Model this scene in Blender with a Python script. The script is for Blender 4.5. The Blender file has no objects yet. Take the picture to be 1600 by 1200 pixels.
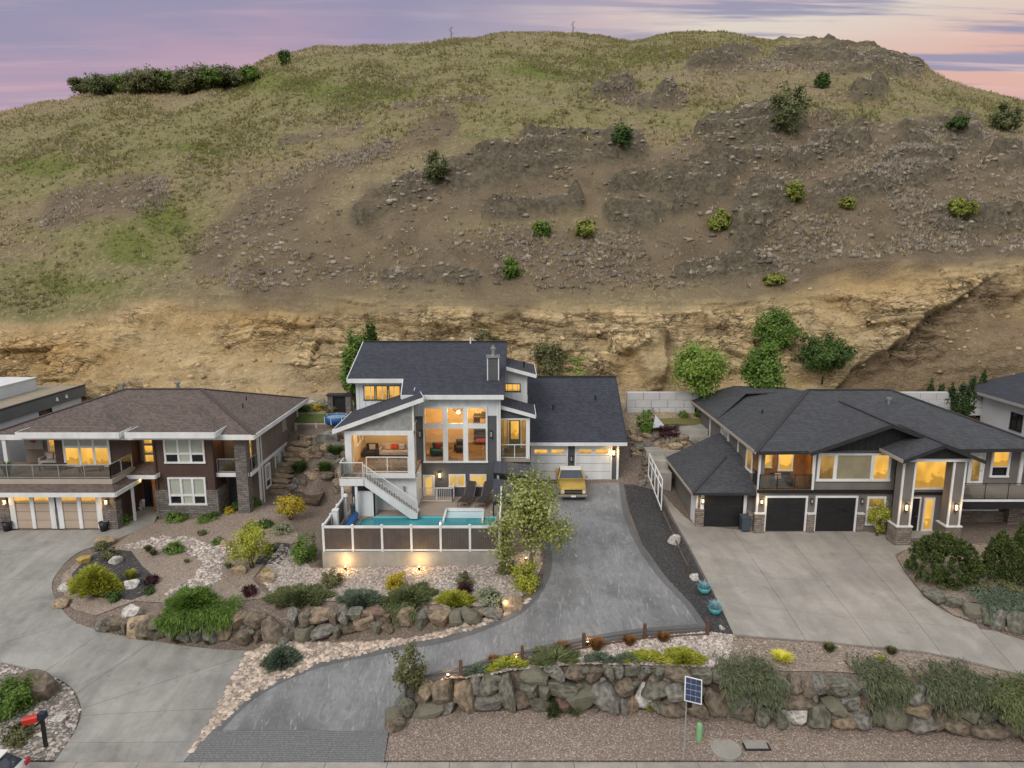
import bpy, bmesh, math, random
import numpy as np
from mathutils import Vector, Matrix
from mathutils.geometry import delaunay_2d_cdt
R = math.radians
random.seed(7)
RNG = np.random.default_rng(7)
SC = bpy.context.scene
COL = SC.collection

# ------------------------------------------------------------------ camera, sky, sun, exposure
CAM_H, PITCH, FPX = 20.0, R(10.4), 1066.7
cam = bpy.data.cameras.new('camera'); cam.lens = 24; cam.sensor_width = 36
cam.clip_start = 0.5; cam.clip_end = 3000
camo = bpy.data.objects.new('camera', cam); COL.objects.link(camo)
camo.location = (0, 0, CAM_H); camo.rotation_euler = (R(90) - PITCH, 0, 0)
SC.camera = camo
SUN_EL, SUN_AZ = R(42), R(208)          # azimuth clockwise from +Y: behind and left of the camera
sl = bpy.data.lights.new('sun', 'SUN'); sl.energy = 1.5; sl.angle = R(30); sl.color = (1, .93, .84)
so = bpy.data.objects.new('sun', sl); COL.objects.link(so)
sd = Vector((math.sin(SUN_AZ) * math.cos(SUN_EL), math.cos(SUN_AZ) * math.cos(SUN_EL), math.sin(SUN_EL)))
so.rotation_euler = sd.to_track_quat('Z', 'Y').to_euler(); so.location = (0, 0, 120)
SC.view_settings.view_transform = 'Standard'; SC.view_settings.look = 'None'
SC.view_settings.exposure = 0.32; SC.view_settings.gamma = 1.0; SC.view_settings.use_curve_mapping = False
SC.render.engine = 'CYCLES'
SC.cycles.use_denoising = True
SC.cycles.max_bounces = 6; SC.cycles.diffuse_bounces = 3; SC.cycles.glossy_bounces = 3
SC.cycles.transmission_bounces = 4; SC.cycles.transparent_max_bounces = 12
SC.cycles.sample_clamp_indirect = 4.0
SC.cycles.caustics_reflective = False; SC.cycles.caustics_refractive = False

class NT:
    """small helper for node trees"""
    def __init__(s, tree): s.t = tree; s.t.nodes.clear()
    def n(s, typ, **kw):
        nd = s.t.nodes.new(typ)
        ins = kw.pop('ins', {})
        for k, v in kw.items(): setattr(nd, k, v)
        for k, v in ins.items():
            if hasattr(v, 'is_linked'): s.t.links.new(v, nd.inputs[k])
            else: nd.inputs[k].default_value = v
        return nd
    def l(s, a, b): s.t.links.new(a, b)
    def math(s, op, a, b=None, c=None, clamp=False):
        ins = {0: a}
        if b is not None: ins[1] = b
        if c is not None: ins[2] = c
        return s.n('ShaderNodeMath', operation=op, use_clamp=clamp, ins=ins).outputs[0]
    def mix(s, f, a, b, blend='MIX'):
        nd = s.n('ShaderNodeMix', data_type='RGBA', blend_type=blend)
        for k, v in ((0, f), (6, a), (7, b)):
            if hasattr(v, 'is_linked'): s.t.links.new(v, nd.inputs[k])
            else: nd.inputs[k].default_value = (*v, 1) if (hasattr(v, '__len__') and len(v) == 3) else v
        return nd.outputs[2]
    def noise(s, vec, scale, detail=4, rough=.55, dist=0):
        nd = s.n('ShaderNodeTexNoise', ins={'Scale': scale, 'Detail': detail, 'Roughness': rough, 'Distortion': dist})
        if vec is not None: s.l(vec, nd.inputs['Vector'])
        return nd.outputs['Fac']
    def ramp(s, f, a, b):
        return s.n('ShaderNodeMapRange', interpolation_type='SMOOTHSTEP', clamp=True, ins={0: f, 1: a, 2: b}).outputs[0]

def make_world():
    w = bpy.data.worlds.new('World'); SC.world = w; w.use_nodes = True
    N = NT(w.node_tree)
    d = N.n('ShaderNodeTexCoord').outputs['Generated']
    sp = N.n('ShaderNodeSeparateXYZ', ins={0: d})
    x, y, z = sp.outputs
    el = N.math('MAXIMUM', z, 0.0)
    az = N.math('ARCTAN2', x, y)                       # 0 straight ahead, + right
    big = N.noise(N.n('ShaderNodeVectorMath', operation='MULTIPLY', ins={0: d, 1: (2.2, 2.2, 7)}).outputs[0], 1.0, 4, .55)
    t = N.ramp(N.math('ADD', az, N.math('MULTIPLY', N.math('SUBTRACT', big, .5), .9)), -.12, .34)
    left = N.mix(N.ramp(N.math('ADD', N.math('MULTIPLY', az, -.16), N.math('ADD', el, N.math('MULTIPLY', N.math('SUBTRACT', big, .5), .30))), .22, .36), (.60, .37, .46), (.34, .31, .45))
    right = N.mix(N.ramp(N.math('ADD', el, N.math('MULTIPLY', N.math('SUBTRACT', big, .5), .12)), .19, .30), (.80, .47, .39), (.80, .70, .60))
    lowr = N.mix(N.ramp(el, .10, .20), (.50, .36, .46), right)
    c = N.mix(t, left, lowr)
    # streaks of cloud on a plane overhead
    inv = N.math('DIVIDE', 1.0, N.math('ADD', el, .06))
    cv = N.n('ShaderNodeCombineXYZ', ins={0: N.math('MULTIPLY', N.math('MULTIPLY', x, inv), .42), 1: N.math('MULTIPLY', N.math('MULTIPLY', y, inv), 3.4), 2: 0.0}).outputs[0]
    st = N.noise(cv, 1.15, 5, .56, .25)
    m = N.ramp(st, .47, .56)
    m = N.math('MULTIPLY', m, N.math('ADD', .30, N.math('MULTIPLY', t, .62)))
    c = N.mix(m, c, (.33, .31, .44))
    st2 = N.noise(cv, 2.6, 4, .55, .4)
    c = N.mix(N.math('MULTIPLY', N.ramp(st2, .52, .72), N.math('MULTIPLY_ADD', t, .38, .14)), c, (.92, .66, .60))
    # unseen overhead and behind: neutral pale sky, shaped to cut pink from the light
    c = N.mix(N.ramp(el, .38, .62), c, (.86, .87, .90))
    back = N.ramp(N.math('ABSOLUTE', az), .85, 1.7)
    c = N.mix(back, c, (.84, .84, .82))
    bg = N.n('ShaderNodeBackground', ins={0: c, 1: 0.72})
    sky = N.n('ShaderNodeTexSky', sky_type='NISHITA', sun_disc=False, sun_elevation=SUN_EL, sun_rotation=SUN_AZ)
    bg2 = N.n('ShaderNodeBackground', ins={0: sky.outputs[0], 1: 0.006})
    ad = N.n('ShaderNodeAddShader', ins={0: bg.outputs[0], 1: bg2.outputs[0]})
    N.n('ShaderNodeOutputWorld', ins={0: ad.outputs[0]})
make_world()

# ------------------------------------------------------------------ measuring: photograph pixels (1600 x 1200) to places
CP, SP = math.cos(PITCH), math.sin(PITCH)
def ray(px, py):
    u = (px - 800) / FPX; v = (600 - py) / FPX
    return u, CP + v * SP, -SP + v * CP
def at_y(px, py, y):
    r = ray(px, py); k = y / r[1]; return Vector((r[0] * k, y, CAM_H + r[2] * k))
def at_z(px, py, z):
    r = ray(px, py); k = (z - CAM_H) / r[2]; return Vector((r[0] * k, r[1] * k, z))

# ------------------------------------------------------------------ noise in numpy
def _h(a, b, s):
    n = (a * 374761393 + b * 668265263 + s * 974634777) & 0xffffffff
    n = ((n ^ (n >> 13)) * 1274126177) & 0xffffffff
    return ((n ^ (n >> 16)) & 0xffff) / 65535.0
def vn(x, y, s=0):
    x = np.asarray(x, float); y = np.asarray(y, float)
    xi = np.floor(x).astype(np.int64); yi = np.floor(y).astype(np.int64)
    u = x - xi; v = y - yi; u = u * u * (3 - 2 * u); v = v * v * (3 - 2 * v)
    a = _h(xi, yi, s); b = _h(xi + 1, yi, s); c = _h(xi, yi + 1, s); d = _h(xi + 1, yi + 1, s)
    return (a * (1 - u) + b * u) * (1 - v) + (c * (1 - u) + d * u) * v
def fbm(x, y, o=4, s=0):
    t = 0; a = .5
    for i in range(o): t = t + a * vn(x, y, s + i); x = x * 2.03; y = y * 2.03; a *= .5
    return t
def ridged(x, y, o=4, s=0):
    t = 0; a = .5
    for i in range(o): t = t + a * (1 - np.abs(2 * vn(x, y, s + i) - 1)); x = x * 2.1; y = y * 2.1; a *= .5
    return t
def sstep(e0, e1, x):
    t = np.clip((x - e0) / (e1 - e0), 0, 1); return t * t * (3 - 2 * t)

# ------------------------------------------------------------------ objects
def link(o, parent=None):
    COL.objects.link(o)
    if parent is not None: o.parent = parent
    return o
def wloc(o):
    v = Vector((0, 0, 0))
    while o is not None: v = v + o.location; o = o.parent
    return v
def tag(o, label=None, cat=None, group=None, kind=None):
    if label: o['label'] = label
    if cat: o['category'] = cat
    if group: o['group'] = group
    if kind: o['kind'] = kind
    return o
def thing(name, label, cat, loc=(0, 0, 0), group=None):
    o = link(bpy.data.objects.new(name, None)); o.location = loc; o.empty_display_size = .2
    return tag(o, label, cat, group, 'thing')
def fast_mesh(name, v, loops, starts, totals, mat, smooth=False):
    me = bpy.data.meshes.new(name)
    me.vertices.add(len(v)); me.vertices.foreach_set('co', np.asarray(v, np.float32).ravel())
    me.loops.add(len(loops)); me.loops.foreach_set('vertex_index', np.asarray(loops, np.int32))
    me.polygons.add(len(starts)); me.polygons.foreach_set('loop_start', np.asarray(starts, np.int32))
    try: me.polygons.foreach_set('loop_total', np.asarray(totals, np.int32))
    except Exception: pass
    if smooth: me.polygons.foreach_set('use_smooth', np.ones(len(starts), bool))
    me.update(calc_edges=True); me.validate()
    if mat: me.materials.append(mat)
    return me
def np_mesh(name, v, f, mat, smooth=False):
    """v (n,3), f (m,k) with k constant"""
    f = np.asarray(f); k = f.shape[1]; m = len(f)
    return fast_mesh(name, v, f.ravel(), np.arange(m) * k, np.full(m, k), mat, smooth)
class MB:
    def __init__(s): s.v = []; s.f = []
    def add(s, vs, fs):
        b = len(s.v); s.v += [tuple(p) for p in vs]; s.f += [tuple(i + b for i in f) for f in fs]; return s
    def box(s, x0, x1, y0, y1, z0, z1):
        if x0 > x1: x0, x1 = x1, x0
        if y0 > y1: y0, y1 = y1, y0
        if z0 > z1: z0, z1 = z1, z0
        return s.add([(x0, y0, z0), (x1, y0, z0), (x1, y1, z0), (x0, y1, z0), (x0, y0, z1), (x1, y0, z1), (x1, y1, z1), (x0, y1, z1)],
                     [(0, 3, 2, 1), (4, 5, 6, 7), (0, 1, 5, 4), (1, 2, 6, 5), (2, 3, 7, 6), (3, 0, 4, 7)])
    def slab(s, pts, off):
        """planar polygon pushed along off"""
        n = len(pts); off = Vector(off); p = [Vector(q) for q in pts]
        nrm = sum(((p[i] - p[0]).cross(p[(i + 1) % n] - p[0]) for i in range(n)), Vector())
        if nrm.dot(off) > 0: p = p[::-1]
        return s.add([*p, *[q + off for q in p]], [tuple(range(n)), tuple(range(2 * n - 1, n - 1, -1))] +
                     [(i, i + n, (i + 1) % n + n, (i + 1) % n)[::1] for i in range(n)])
    def beam(s, a, b, w, h):
        """square bar from a to b: w sideways, h upwards (centred)"""
        a = Vector(a); b = Vector(b); d = (b - a).normalized()
        up = Vector((0, 0, 1)) if abs(d.z) < .95 else Vector((0, 1, 0))
        sd = d.cross(up).normalized(); u = sd.cross(d).normalized()
        c = [sd * (i * w / 2) + u * (j * h / 2) for i, j in ((-1, -1), (1, -1), (1, 1), (-1, 1))]
        return s.add([a + q for q in c] + [b + q for q in c], [(0, 1, 2, 3), (7, 6, 5, 4), (0, 4, 5, 1), (1, 5, 6, 2), (2, 6, 7, 3), (3, 7, 4, 0)])
    def tube(s, a, b, r0, r1=None, n=8, caps=True):
        r1 = r0 if r1 is None else r1
        a = Vector(a); b = Vector(b); d = (b - a).normalized()
        up = Vector((0, 0, 1)) if abs(d.z) < .95 else Vector((1, 0, 0))
        e = d.cross(up).normalized(); u = e.cross(d)
        vs = [p + (e * math.cos(2 * math.pi * i / n) + u * math.sin(2 * math.pi * i / n)) * r for p, r in ((a, r0), (b, r1)) for i in range(n)]
        fs = [(i, (i + 1) % n, n + (i + 1) % n, n + i) for i in range(n)]
        if caps: fs += [tuple(range(n))[::-1], tuple(range(n, 2 * n))]
        return s.add(vs, fs)
    def lathe(s, c, prof, n=16):
        """prof: list of (radius, z) about the vertical through c"""
        c = Vector(c); vs = [c + Vector((r * math.cos(2 * math.pi * i / n), r * math.sin(2 * math.pi * i / n), z)) for r, z in prof for i in range(n)]
        fs = [(k * n + i, k * n + (i + 1) % n, (k + 1) * n + (i + 1) % n, (k + 1) * n + i) for k in range(len(prof) - 1) for i in range(n)]
        return s.add(vs, fs)
    def build(s, name, mat, parent=None, smooth=False, bevel=0):
        o = wloc(parent) if parent is not None else Vector((0, 0, 0))
        me = bpy.data.meshes.new(name)
        me.from_pydata([(p[0] - o.x, p[1] - o.y, p[2] - o.z) for p in s.v], [], s.f)
        me.update()
        if mat: me.materials.append(mat)
        if smooth:
            for p in me.polygons: p.use_smooth = True
        ob = link(bpy.data.objects.new(name, me), parent)
        if bevel:
            b = ob.modifiers.new('bevel', 'BEVEL'); b.width = bevel; b.segments = 2; b.limit_method = 'ANGLE'
        return ob
def bx(parent, name, mat, x0, x1, y0, y1, z0, z1, bevel=0):
    return MB().box(x0, x1, y0, y1, z0, z1).build(name, mat, parent, bevel=bevel)
def lamp(parent, loc, energy, rad=.08, col=(1, .62, .24)):
    l = bpy.data.lights.new('lamp_light', 'POINT'); l.energy = energy; l.shadow_soft_size = rad; l.color = col
    o = link(bpy.data.objects.new('lamp_light', l), parent); o.location = Vector(loc) - (wloc(parent) if parent else Vector()); return o

# ------------------------------------------------------------------ materials
MATS = {}
def base_mat(name):
    m = bpy.data.materials.new(name); m.use_nodes = True
    N = NT(m.node_tree)
    bs = N.n('ShaderNodeBsdfPrincipled'); out = N.n('ShaderNodeOutputMaterial', ins={0: bs.outputs[0]})
    MATS[name] = m
    return m, N, bs
def pos(N): return N.n('ShaderNodeTexCoord').outputs['Object']
def mk(name, c, c2=None, scale=2.0, rough=.8, bump=0, bscale=None, metal=0, island=0, fine=0, spec=.4, rows=0, rowbump=.5, streak=0):
    """plain procedural surface: two tones on noise, fine grain, optional lap rows by height"""
    m, N, bs = base_mat(name)
    p = pos(N); c2 = c2 or tuple(v * .8 for v in c)
    f = N.ramp(N.noise(p, scale, 5, .6), .32, .68)
    col = N.mix(f, c, c2)
    if fine:
        g = N.noise(p, fine, 3, .7)
        col = N.mix(1.0, col, N.n('ShaderNodeCombineColor', ins={i: N.math('MULTIPLY_ADD', g, .9, .55) for i in range(3)}).outputs[0], 'MULTIPLY')
    if streak:
        sv = N.n('ShaderNodeVectorMath', operation='MULTIPLY', ins={0: p, 1: (streak, streak, .25)}).outputs[0]
        g = N.noise(sv, 1.0, 4, .6)
        col = N.mix(1.0, col, N.n('ShaderNodeCombineColor', ins={i: N.math('MULTIPLY_ADD', g, .5, .75) for i in range(3)}).outputs[0], 'MULTIPLY')
    if island:
        ri = N.n('ShaderNodeNewGeometry').outputs['Random Per Island']
        col = N.mix(1.0, col, N.n('ShaderNodeCombineColor', ins={i: N.math('MULTIPLY_ADD', ri, 2 * island, 1 - island) for i in range(3)}).outputs[0], 'MULTIPLY')
    h = None
    if rows:
        z = N.n('ShaderNodeSeparateXYZ', ins={0: p}).outputs[2]
        h = N.math('SUBTRACT', 1.0, N.math('FRACT', N.math('DIVIDE', z, rows)))
        bp = N.n('ShaderNodeBump', ins={'Strength': rowbump, 'Distance': .02, 'Height': h}); N.l(bp.outputs[0], bs.inputs['Normal'])
    if bump:
        b2 = N.n('ShaderNodeBump', ins={'Strength': bump, 'Distance': .03, 'Height': N.noise(p, bscale or scale * 6, 5, .65)})
        if h is not None: N.l(bp.outputs[0], b2.inputs['Normal'])
        N.l(b2.outputs[0], bs.inputs['Normal'])
    N.l(col, bs.inputs['Base Color'])
    bs.inputs['Roughness'].default_value = rough; bs.inputs['Metallic'].default_value = metal
    bs.inputs['Specular IOR Level'].default_value = spec
    return m
def mk_shingle(name, c, row):
    m, N, bs = base_mat(name); p = pos(N)
    s = N.n('ShaderNodeSeparateXYZ', ins={0: p})
    v = N.n('ShaderNodeCombineXYZ', ins={0: N.math('ADD', s.outputs[0], s.outputs[1]), 1: s.outputs[2], 2: 0.0}).outputs[0]
    br = N.n('ShaderNodeTexBrick', offset=.5, ins={'Vector': v, 'Color1': (*[q * .76 for q in c], 1), 'Color2': (*[q * 1.3 for q in c], 1), 'Mortar': (*[q * .42 for q in c], 1),
             'Scale': 1.0, 'Mortar Size': row * .09, 'Brick Width': .21, 'Row Height': row, 'Mortar Smooth': .5})
    g = N.noise(p, 55, 3, .7); w = N.noise(p, .5, 4, .6)
    k = N.math('MULTIPLY', N.math('MULTIPLY_ADD', g, .7, .65), N.math('MULTIPLY_ADD', w, .4, .8))
    col = N.mix(1.0, br.outputs[0], N.n('ShaderNodeCombineColor', ins={0: k, 1: k, 2: k}).outputs[0], 'MULTIPLY')
    N.l(col, bs.inputs['Base Color'])
    saw = N.math('SUBTRACT', 1.0, N.math('FRACT', N.math('DIVIDE', s.outputs[2], row)))
    bp = N.n('ShaderNodeBump', ins={'Strength': .55, 'Distance': .02, 'Height': N.math('ADD', saw, N.math('MULTIPLY', g, .5))})
    N.l(bp.outputs[0], bs.inputs['Normal']); bs.inputs['Roughness'].default_value = .85
    return m
def mk_stone(name, c1, c2, mort, bw=.42, bh=.13):
    m, N, bs = base_mat(name); p = pos(N)
    s = N.n('ShaderNodeSeparateXYZ', ins={0: p})
    wob = N.noise(p, 3.0, 2)
    v = N.n('ShaderNodeCombineXYZ', ins={0: N.math('ADD', s.outputs[0], s.outputs[1]), 1: N.math('ADD', s.outputs[2], N.math('MULTIPLY', wob, .05)), 2: 0.0}).outputs[0]
    br = N.n('ShaderNodeTexBrick', offset=.37, squash=.7, squash_frequency=3, ins={'Vector': v, 'Color1': (*c1, 1), 'Color2': (*c2, 1), 'Mortar': (*mort, 1),
             'Scale': 1.0, 'Mortar Size': .012, 'Brick Width': bw, 'Row Height': bh, 'Mortar Smooth': .3, 'Bias': 0.0})
    g = N.noise(p, 9, 5, .65)
    col = N.mix(1.0, br.outputs[0], N.n('ShaderNodeCombineColor', ins={i: N.math('MULTIPLY_ADD', g, .9, .55) for i in range(3)}).outputs[0], 'MULTIPLY')
    N.l(col, bs.inputs['Base Color'])
    bp = N.n('ShaderNodeBump', ins={'Strength': .9, 'Distance': .04, 'Height': N.math('SUBTRACT', N.math('MULTIPLY', g, .6), br.outputs[1])})
    N.l(bp.outputs[0], bs.inputs['Normal']); bs.inputs['Roughness'].default_value = .9
    return m
def mk_gravel(name, ca, cb, cc, scale=16, bump=.8, big=.25):
    m, N, bs = base_mat(name); p = pos(N)
    vo = N.n('ShaderNodeTexVoronoi', ins={'Vector': p, 'Scale': scale})
    s = N.n('ShaderNodeSeparateColor', ins={0: vo.outputs['Color']})
    col = N.mix(N.ramp(s.outputs[0], .2, .8), ca, cb); col = N.mix(N.ramp(s.outputs[1], .78, .95), col, cc)
    edge = N.ramp(vo.outputs['Distance'], .25, .75)
    col = N.mix(N.math('MULTIPLY', edge, .45), col, tuple(q * .35 for q in ca))
    w = N.noise(p, big, 5, .6)
    k = N.math('MULTIPLY_ADD', w, .7, .65)
    col = N.mix(1.0, col, N.n('ShaderNodeCombineColor', ins={0: k, 1: k, 2: k}).outputs[0], 'MULTIPLY')
    N.l(col, bs.inputs['Base Color']); bs.inputs['Roughness'].default_value = .9
    bp = N.n('ShaderNodeBump', ins={'Strength': bump, 'Distance': .04, 'Height': N.math('SUBTRACT', 1.0, vo.outputs['Distance'])})
    N.l(bp.outputs[0], bs.inputs['Normal'])
    return m
def mk_drive(name, c, tone=.25, fine=40, swirl=0, tint=(1, 1, 1)):
    m, N, bs = base_mat(name); p = pos(N)
    a = N.noise(p, .35, 6, .62, .6); b = N.noise(p, 2.2, 5, .6, 1.0 + swirl); g = N.noise(p, fine, 2, .7)
    st = N.noise(N.n('ShaderNodeVectorMath', operation='MULTIPLY', ins={0: p, 1: (1.1, .22, 1)}).outputs[0], 1.0, 4, .6, .5)
    k = N.math('ADD', N.math('MULTIPLY_ADD', N.ramp(a, .25, .75), tone * 1.5, 1 - tone * 1.1), N.math('MULTIPLY', N.math('SUBTRACT', b, .5), tone * 1.2))
    k = N.math('MULTIPLY', k, N.math('MULTIPLY_ADD', g, .5, .75))
    k = N.math('MULTIPLY', k, N.math('MULTIPLY_ADD', N.ramp(st, .3, .7), .22, .89))
    k = N.math('MULTIPLY', k, N.math('SUBTRACT', 1.0, N.math('MULTIPLY', N.ramp(N.noise(p, .9, 3, .5), .62, .78), .22)))
    k = N.math('MULTIPLY', k, N.math('SUBTRACT', 1.0, N.math('MULTIPLY', N.ramp(N.noise(p, 3.1, 2, .5), .70, .76), .25)))
    cc = N.mix(N.ramp(N.noise(p, .16, 3), .35, .65), c, tuple(q * t for q, t in zip(c, tint)))
    col = N.mix(1.0, cc, N.n('ShaderNodeCombineColor', ins={0: k, 1: k, 2: k}).outputs[0], 'MULTIPLY')
    if swirl:                                          # thin pale and dark scuffs of a worn sealed surface
        s2 = N.noise(N.n('ShaderNodeVectorMath', operation='MULTIPLY', ins={0: p, 1: (2.4, .5, 1)}).outputs[0], 1.3, 5, .7, 2.5)
        col = N.mix(N.math('MULTIPLY', N.ramp(s2, .54, .66), .55), col, tuple(q * 1.7 for q in c))
        col = N.mix(N.math('MULTIPLY', N.ramp(s2, .46, .34), .55), col, tuple(q * .55 for q in c))
    N.l(col, bs.inputs['Base Color'])
    bp = N.n('ShaderNodeBump', ins={'Strength': .25, 'Distance': .02, 'Height': g}); N.l(bp.outputs[0], bs.inputs['Normal'])
    bs.inputs['Roughness'].default_value = .8
    return m
def mk_leaf(name, c1, c2, c3=None, trans=.3, rough=.6):
    m, N, bs = base_mat(name)
    ri = N.n('ShaderNodeNewGeometry').outputs['Random Per Island']
    oi = N.noise(pos(N), 1.4, 3, .6)
    c1, c2 = tuple(min(v * 1.35, .8) for v in c1), tuple(min(v * 1.35, .8) for v in c2)
    col = N.mix(N.ramp(N.math('ADD', N.math('MULTIPLY', ri, .7), N.math('MULTIPLY', oi, .5)), .25, .85), c1, c2)
    if c3: col = N.mix(N.ramp(ri, .80, .90), col, c3)
    N.l(col, bs.inputs['Base Color']); bs.inputs['Roughness'].default_value = rough; bs.inputs['Specular IOR Level'].default_value = .25
    tr = N.n('ShaderNodeBsdfTranslucent', ins={0: col})
    mx = N.n('ShaderNodeMixShader', ins={0: trans, 1: bs.outputs[0], 2: tr.outputs[0]})
    N.n('ShaderNodeOutputMaterial', is_active_output=True, ins={0: mx.outputs[0]})
    return m
def mk_emit(name, c, strength, var=.5, scale=1.4, c2=None):
    """a lit window: warm light with uneven glow and furniture painted in, behind shiny glass"""
    m, N, bs = base_mat(name); p = pos(N)
    n1 = N.noise(N.n('ShaderNodeVectorMath', operation='MULTIPLY', ins={0: p, 1: (2.2, 2.2, 1.2)}).outputs[0], scale, 1.0, .4)
    col = N.mix(N.ramp(n1, .30, .75), c, c2 or tuple(q * (1 - var) for q in c))
    gz_ = N.n('ShaderNodeSeparateXYZ', ins={0: N.n('ShaderNodeTexCoord').outputs['Generated']}).outputs[2]      # painted into the pane: dark furniture low down, brighter lamp glow above
    f2 = N.noise(p, 3.2, 2, .5)
    col = N.mix(N.math('MULTIPLY', N.ramp(N.math('ADD', gz_, N.math('MULTIPLY', N.math('SUBTRACT', f2, .5), 1.1)), .34, .22), .62 if var > .3 else .2), col, tuple(q * .28 for q in c))
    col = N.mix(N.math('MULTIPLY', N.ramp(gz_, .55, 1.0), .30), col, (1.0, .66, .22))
    bs.inputs['Base Color'].default_value = (.05, .04, .03, 1); bs.inputs['Roughness'].default_value = .08
    N.l(col, bs.inputs['Emission Color']); bs.inputs['Emission Strength'].default_value = strength
    return m
def mk_glass(name, tint=(.9, .93, .95), refl=.16, opac=0.0, body=(.3, .35, .36)):
    m = bpy.data.materials.new(name); m.use_nodes = True; N = NT(m.node_tree); MATS[name] = m
    tr = N.n('ShaderNodeBsdfTransparent', ins={0: (*tint, 1)}); gl = N.n('ShaderNodeBsdfGlossy', ins={0: (1, 1, 1, 1), 1: .04})
    fr = N.n('ShaderNodeFresnel', ins={0: 1.5})
    a = N.n('ShaderNodeMixShader', ins={0: N.math('ADD', fr.outputs[0], refl * .4, clamp=True), 1: tr.outputs[0], 2: gl.outputs[0]})
    if opac:
        df = N.n('ShaderNodeBsdfDiffuse', ins={0: (*body, 1)})
        a = N.n('ShaderNodeMixShader', ins={0: opac, 1: a.outputs[0], 2: df.outputs[0]})
    N.n('ShaderNodeOutputMaterial', ins={0: a.outputs[0]})
    return m
def mk_dark(name, c):
    m = mk(name, c, rough=.06, spec=.6); return m

white = mk('white_paint', (.72, .73, .75), (.66, .67, .69), 1.2, .5, streak=1.5)
whitesid = mk('white_siding', (.66, .68, .71), (.60, .62, .66), .8, .6, streak=2)
greysid = mk('grey_siding', (.085, .088, .100), (.072, .075, .085), .8, .6, rows=.17, rowbump=.9, streak=2)
cream = mk('cream_wall', (.62, .48, .30), (.56, .42, .26), 1, .8)
roofgrey = mk_shingle('slate_grey_shingle', (.038, .042, .060), .075)
roofgar = mk_shingle('slate_grey_shingle_garage', (.038, .042, .060), .10)
roofblack = mk_shingle('charcoal_shingle', (.055, .058, .068), .058)
roofbrown = mk_shingle('brown_shingle', (.120, .092, .082), .060)
brownsid = mk('brown_siding', (.075, .042, .034), (.062, .034, .028), .8, .6, rows=.17, rowbump=.8)
taupesid = mk('taupe_siding', (.20, .155, .130), (.175, .135, .113), .6, .7, rows=.17, rowbump=.8, streak=1.5)
greigesid = mk('greige_siding', (.17, .155, .145), (.145, .13, .122), .7, .7, rows=.17, rowbump=.8, streak=1.5)
blackp = mk('black_paint', (.012, .012, .014), (.018, .018, .02), 2, .45)
charp = mk('charcoal_paint', (.03, .031, .035), (.024, .025, .028), 2, .5)
tan = mk('tan_trim', (.42, .36, .31), (.37, .32, .27), 1, .6); tandoor = mk('tan_door_panel', (.46, .365, .295), (.42, .335, .27), 1, .6)
stone_l = mk_stone('grey_ledgestone', (.24, .215, .20), (.13, .115, .11), (.06, .055, .05))
stone_r = mk_stone('tan_ledgestone', (.30, .25, .215), (.17, .14, .125), (.07, .06, .055))
shinglew = mk('scalloped_shingle', (.34, .34, .34), (.24, .24, .24), 3.5, .8, fine=14)
deckboard = mk('deck_boards', (.22, .16, .11), (.16, .115, .08), 2, .7, streak=6)
concrete = mk('cast_concrete', (.36, .34, .31), (.27, .255, .235), .9, .85, bump=.3, bscale=18, fine=30, streak=1.6)
patio = mk('patio_concrete', (.34, .29, .25), (.29, .25, .215), .7, .8, fine=30)
wood = mk('cedar_wood', (.30, .14, .05), (.22, .10, .035), 2, .6, streak=8)
postwood = mk('weathered_post', (.12, .065, .045), (.085, .05, .038), 4, .8, streak=10)
metalroof = mk('ribbed_metal', (.062, .070, .095), (.055, .063, .086), 1, .35, spec=.5)
steel = mk('galvanised_steel', (.45, .47, .5), (.38, .4, .42), 3, .35, metal=.8)
greymetal = mk('grey_metal', (.35, .35, .36), None, 3, .5)
fencepanel = mk('brown_vinyl_slat', (.105, .085, .078), (.085, .068, .063), 1.5, .55, streak=5)
ltgrey = mk('light_grey_cloth', (.36, .34, .33), (.30, .28, .27), 4, .9)
beigecl = mk('beige_cloth', (.42, .30, .22), (.36, .25, .18), 4, .9)
darkcl = mk('dark_cloth', (.03, .03, .034), (.045, .045, .05), 4, .9)
tealcl = mk('teal_cloth', (.02, .12, .15), (.03, .16, .19), 4, .9)
redcl = mk('red_cloth', (.45, .05, .03), (.36, .04, .03), 4, .9)
pinkcl = mk('pink_cloth', (.5, .36, .34), None, 4, .9)
bluecl = mk('blue_tarp', (.01, .13, .42), (.02, .09, .30), 3, .5)
sage = mk('sage_green_paint', (.17, .18, .13), None, 2, .6)
glass = mk_glass('clear_glass')
railglass = mk_glass('rail_glass', (.86, .88, .88), .12, .05, (.25, .24, .22))
darkglass = mk_dark('dark_window', (.012, .015, .02))
blind = mk('pale_blind', (.40, .43, .38), (.36, .39, .345), 1.5, .25, spec=.6)
blindg = mk('taupe_blind', (.25, .23, .16), (.3, .27, .18), 1.5, .2, spec=.6)
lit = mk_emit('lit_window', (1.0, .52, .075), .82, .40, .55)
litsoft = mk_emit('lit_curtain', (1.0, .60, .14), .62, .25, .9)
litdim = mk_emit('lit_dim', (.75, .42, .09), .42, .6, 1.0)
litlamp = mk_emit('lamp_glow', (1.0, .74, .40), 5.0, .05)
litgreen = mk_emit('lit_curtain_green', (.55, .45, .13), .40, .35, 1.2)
def rockmat(n, c, c2): return mk(n, tuple(v * 1.25 for v in c), tuple(v * .8 for v in c2), 2.3, .92, bump=1.0, bscale=4.5, fine=9)
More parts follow.
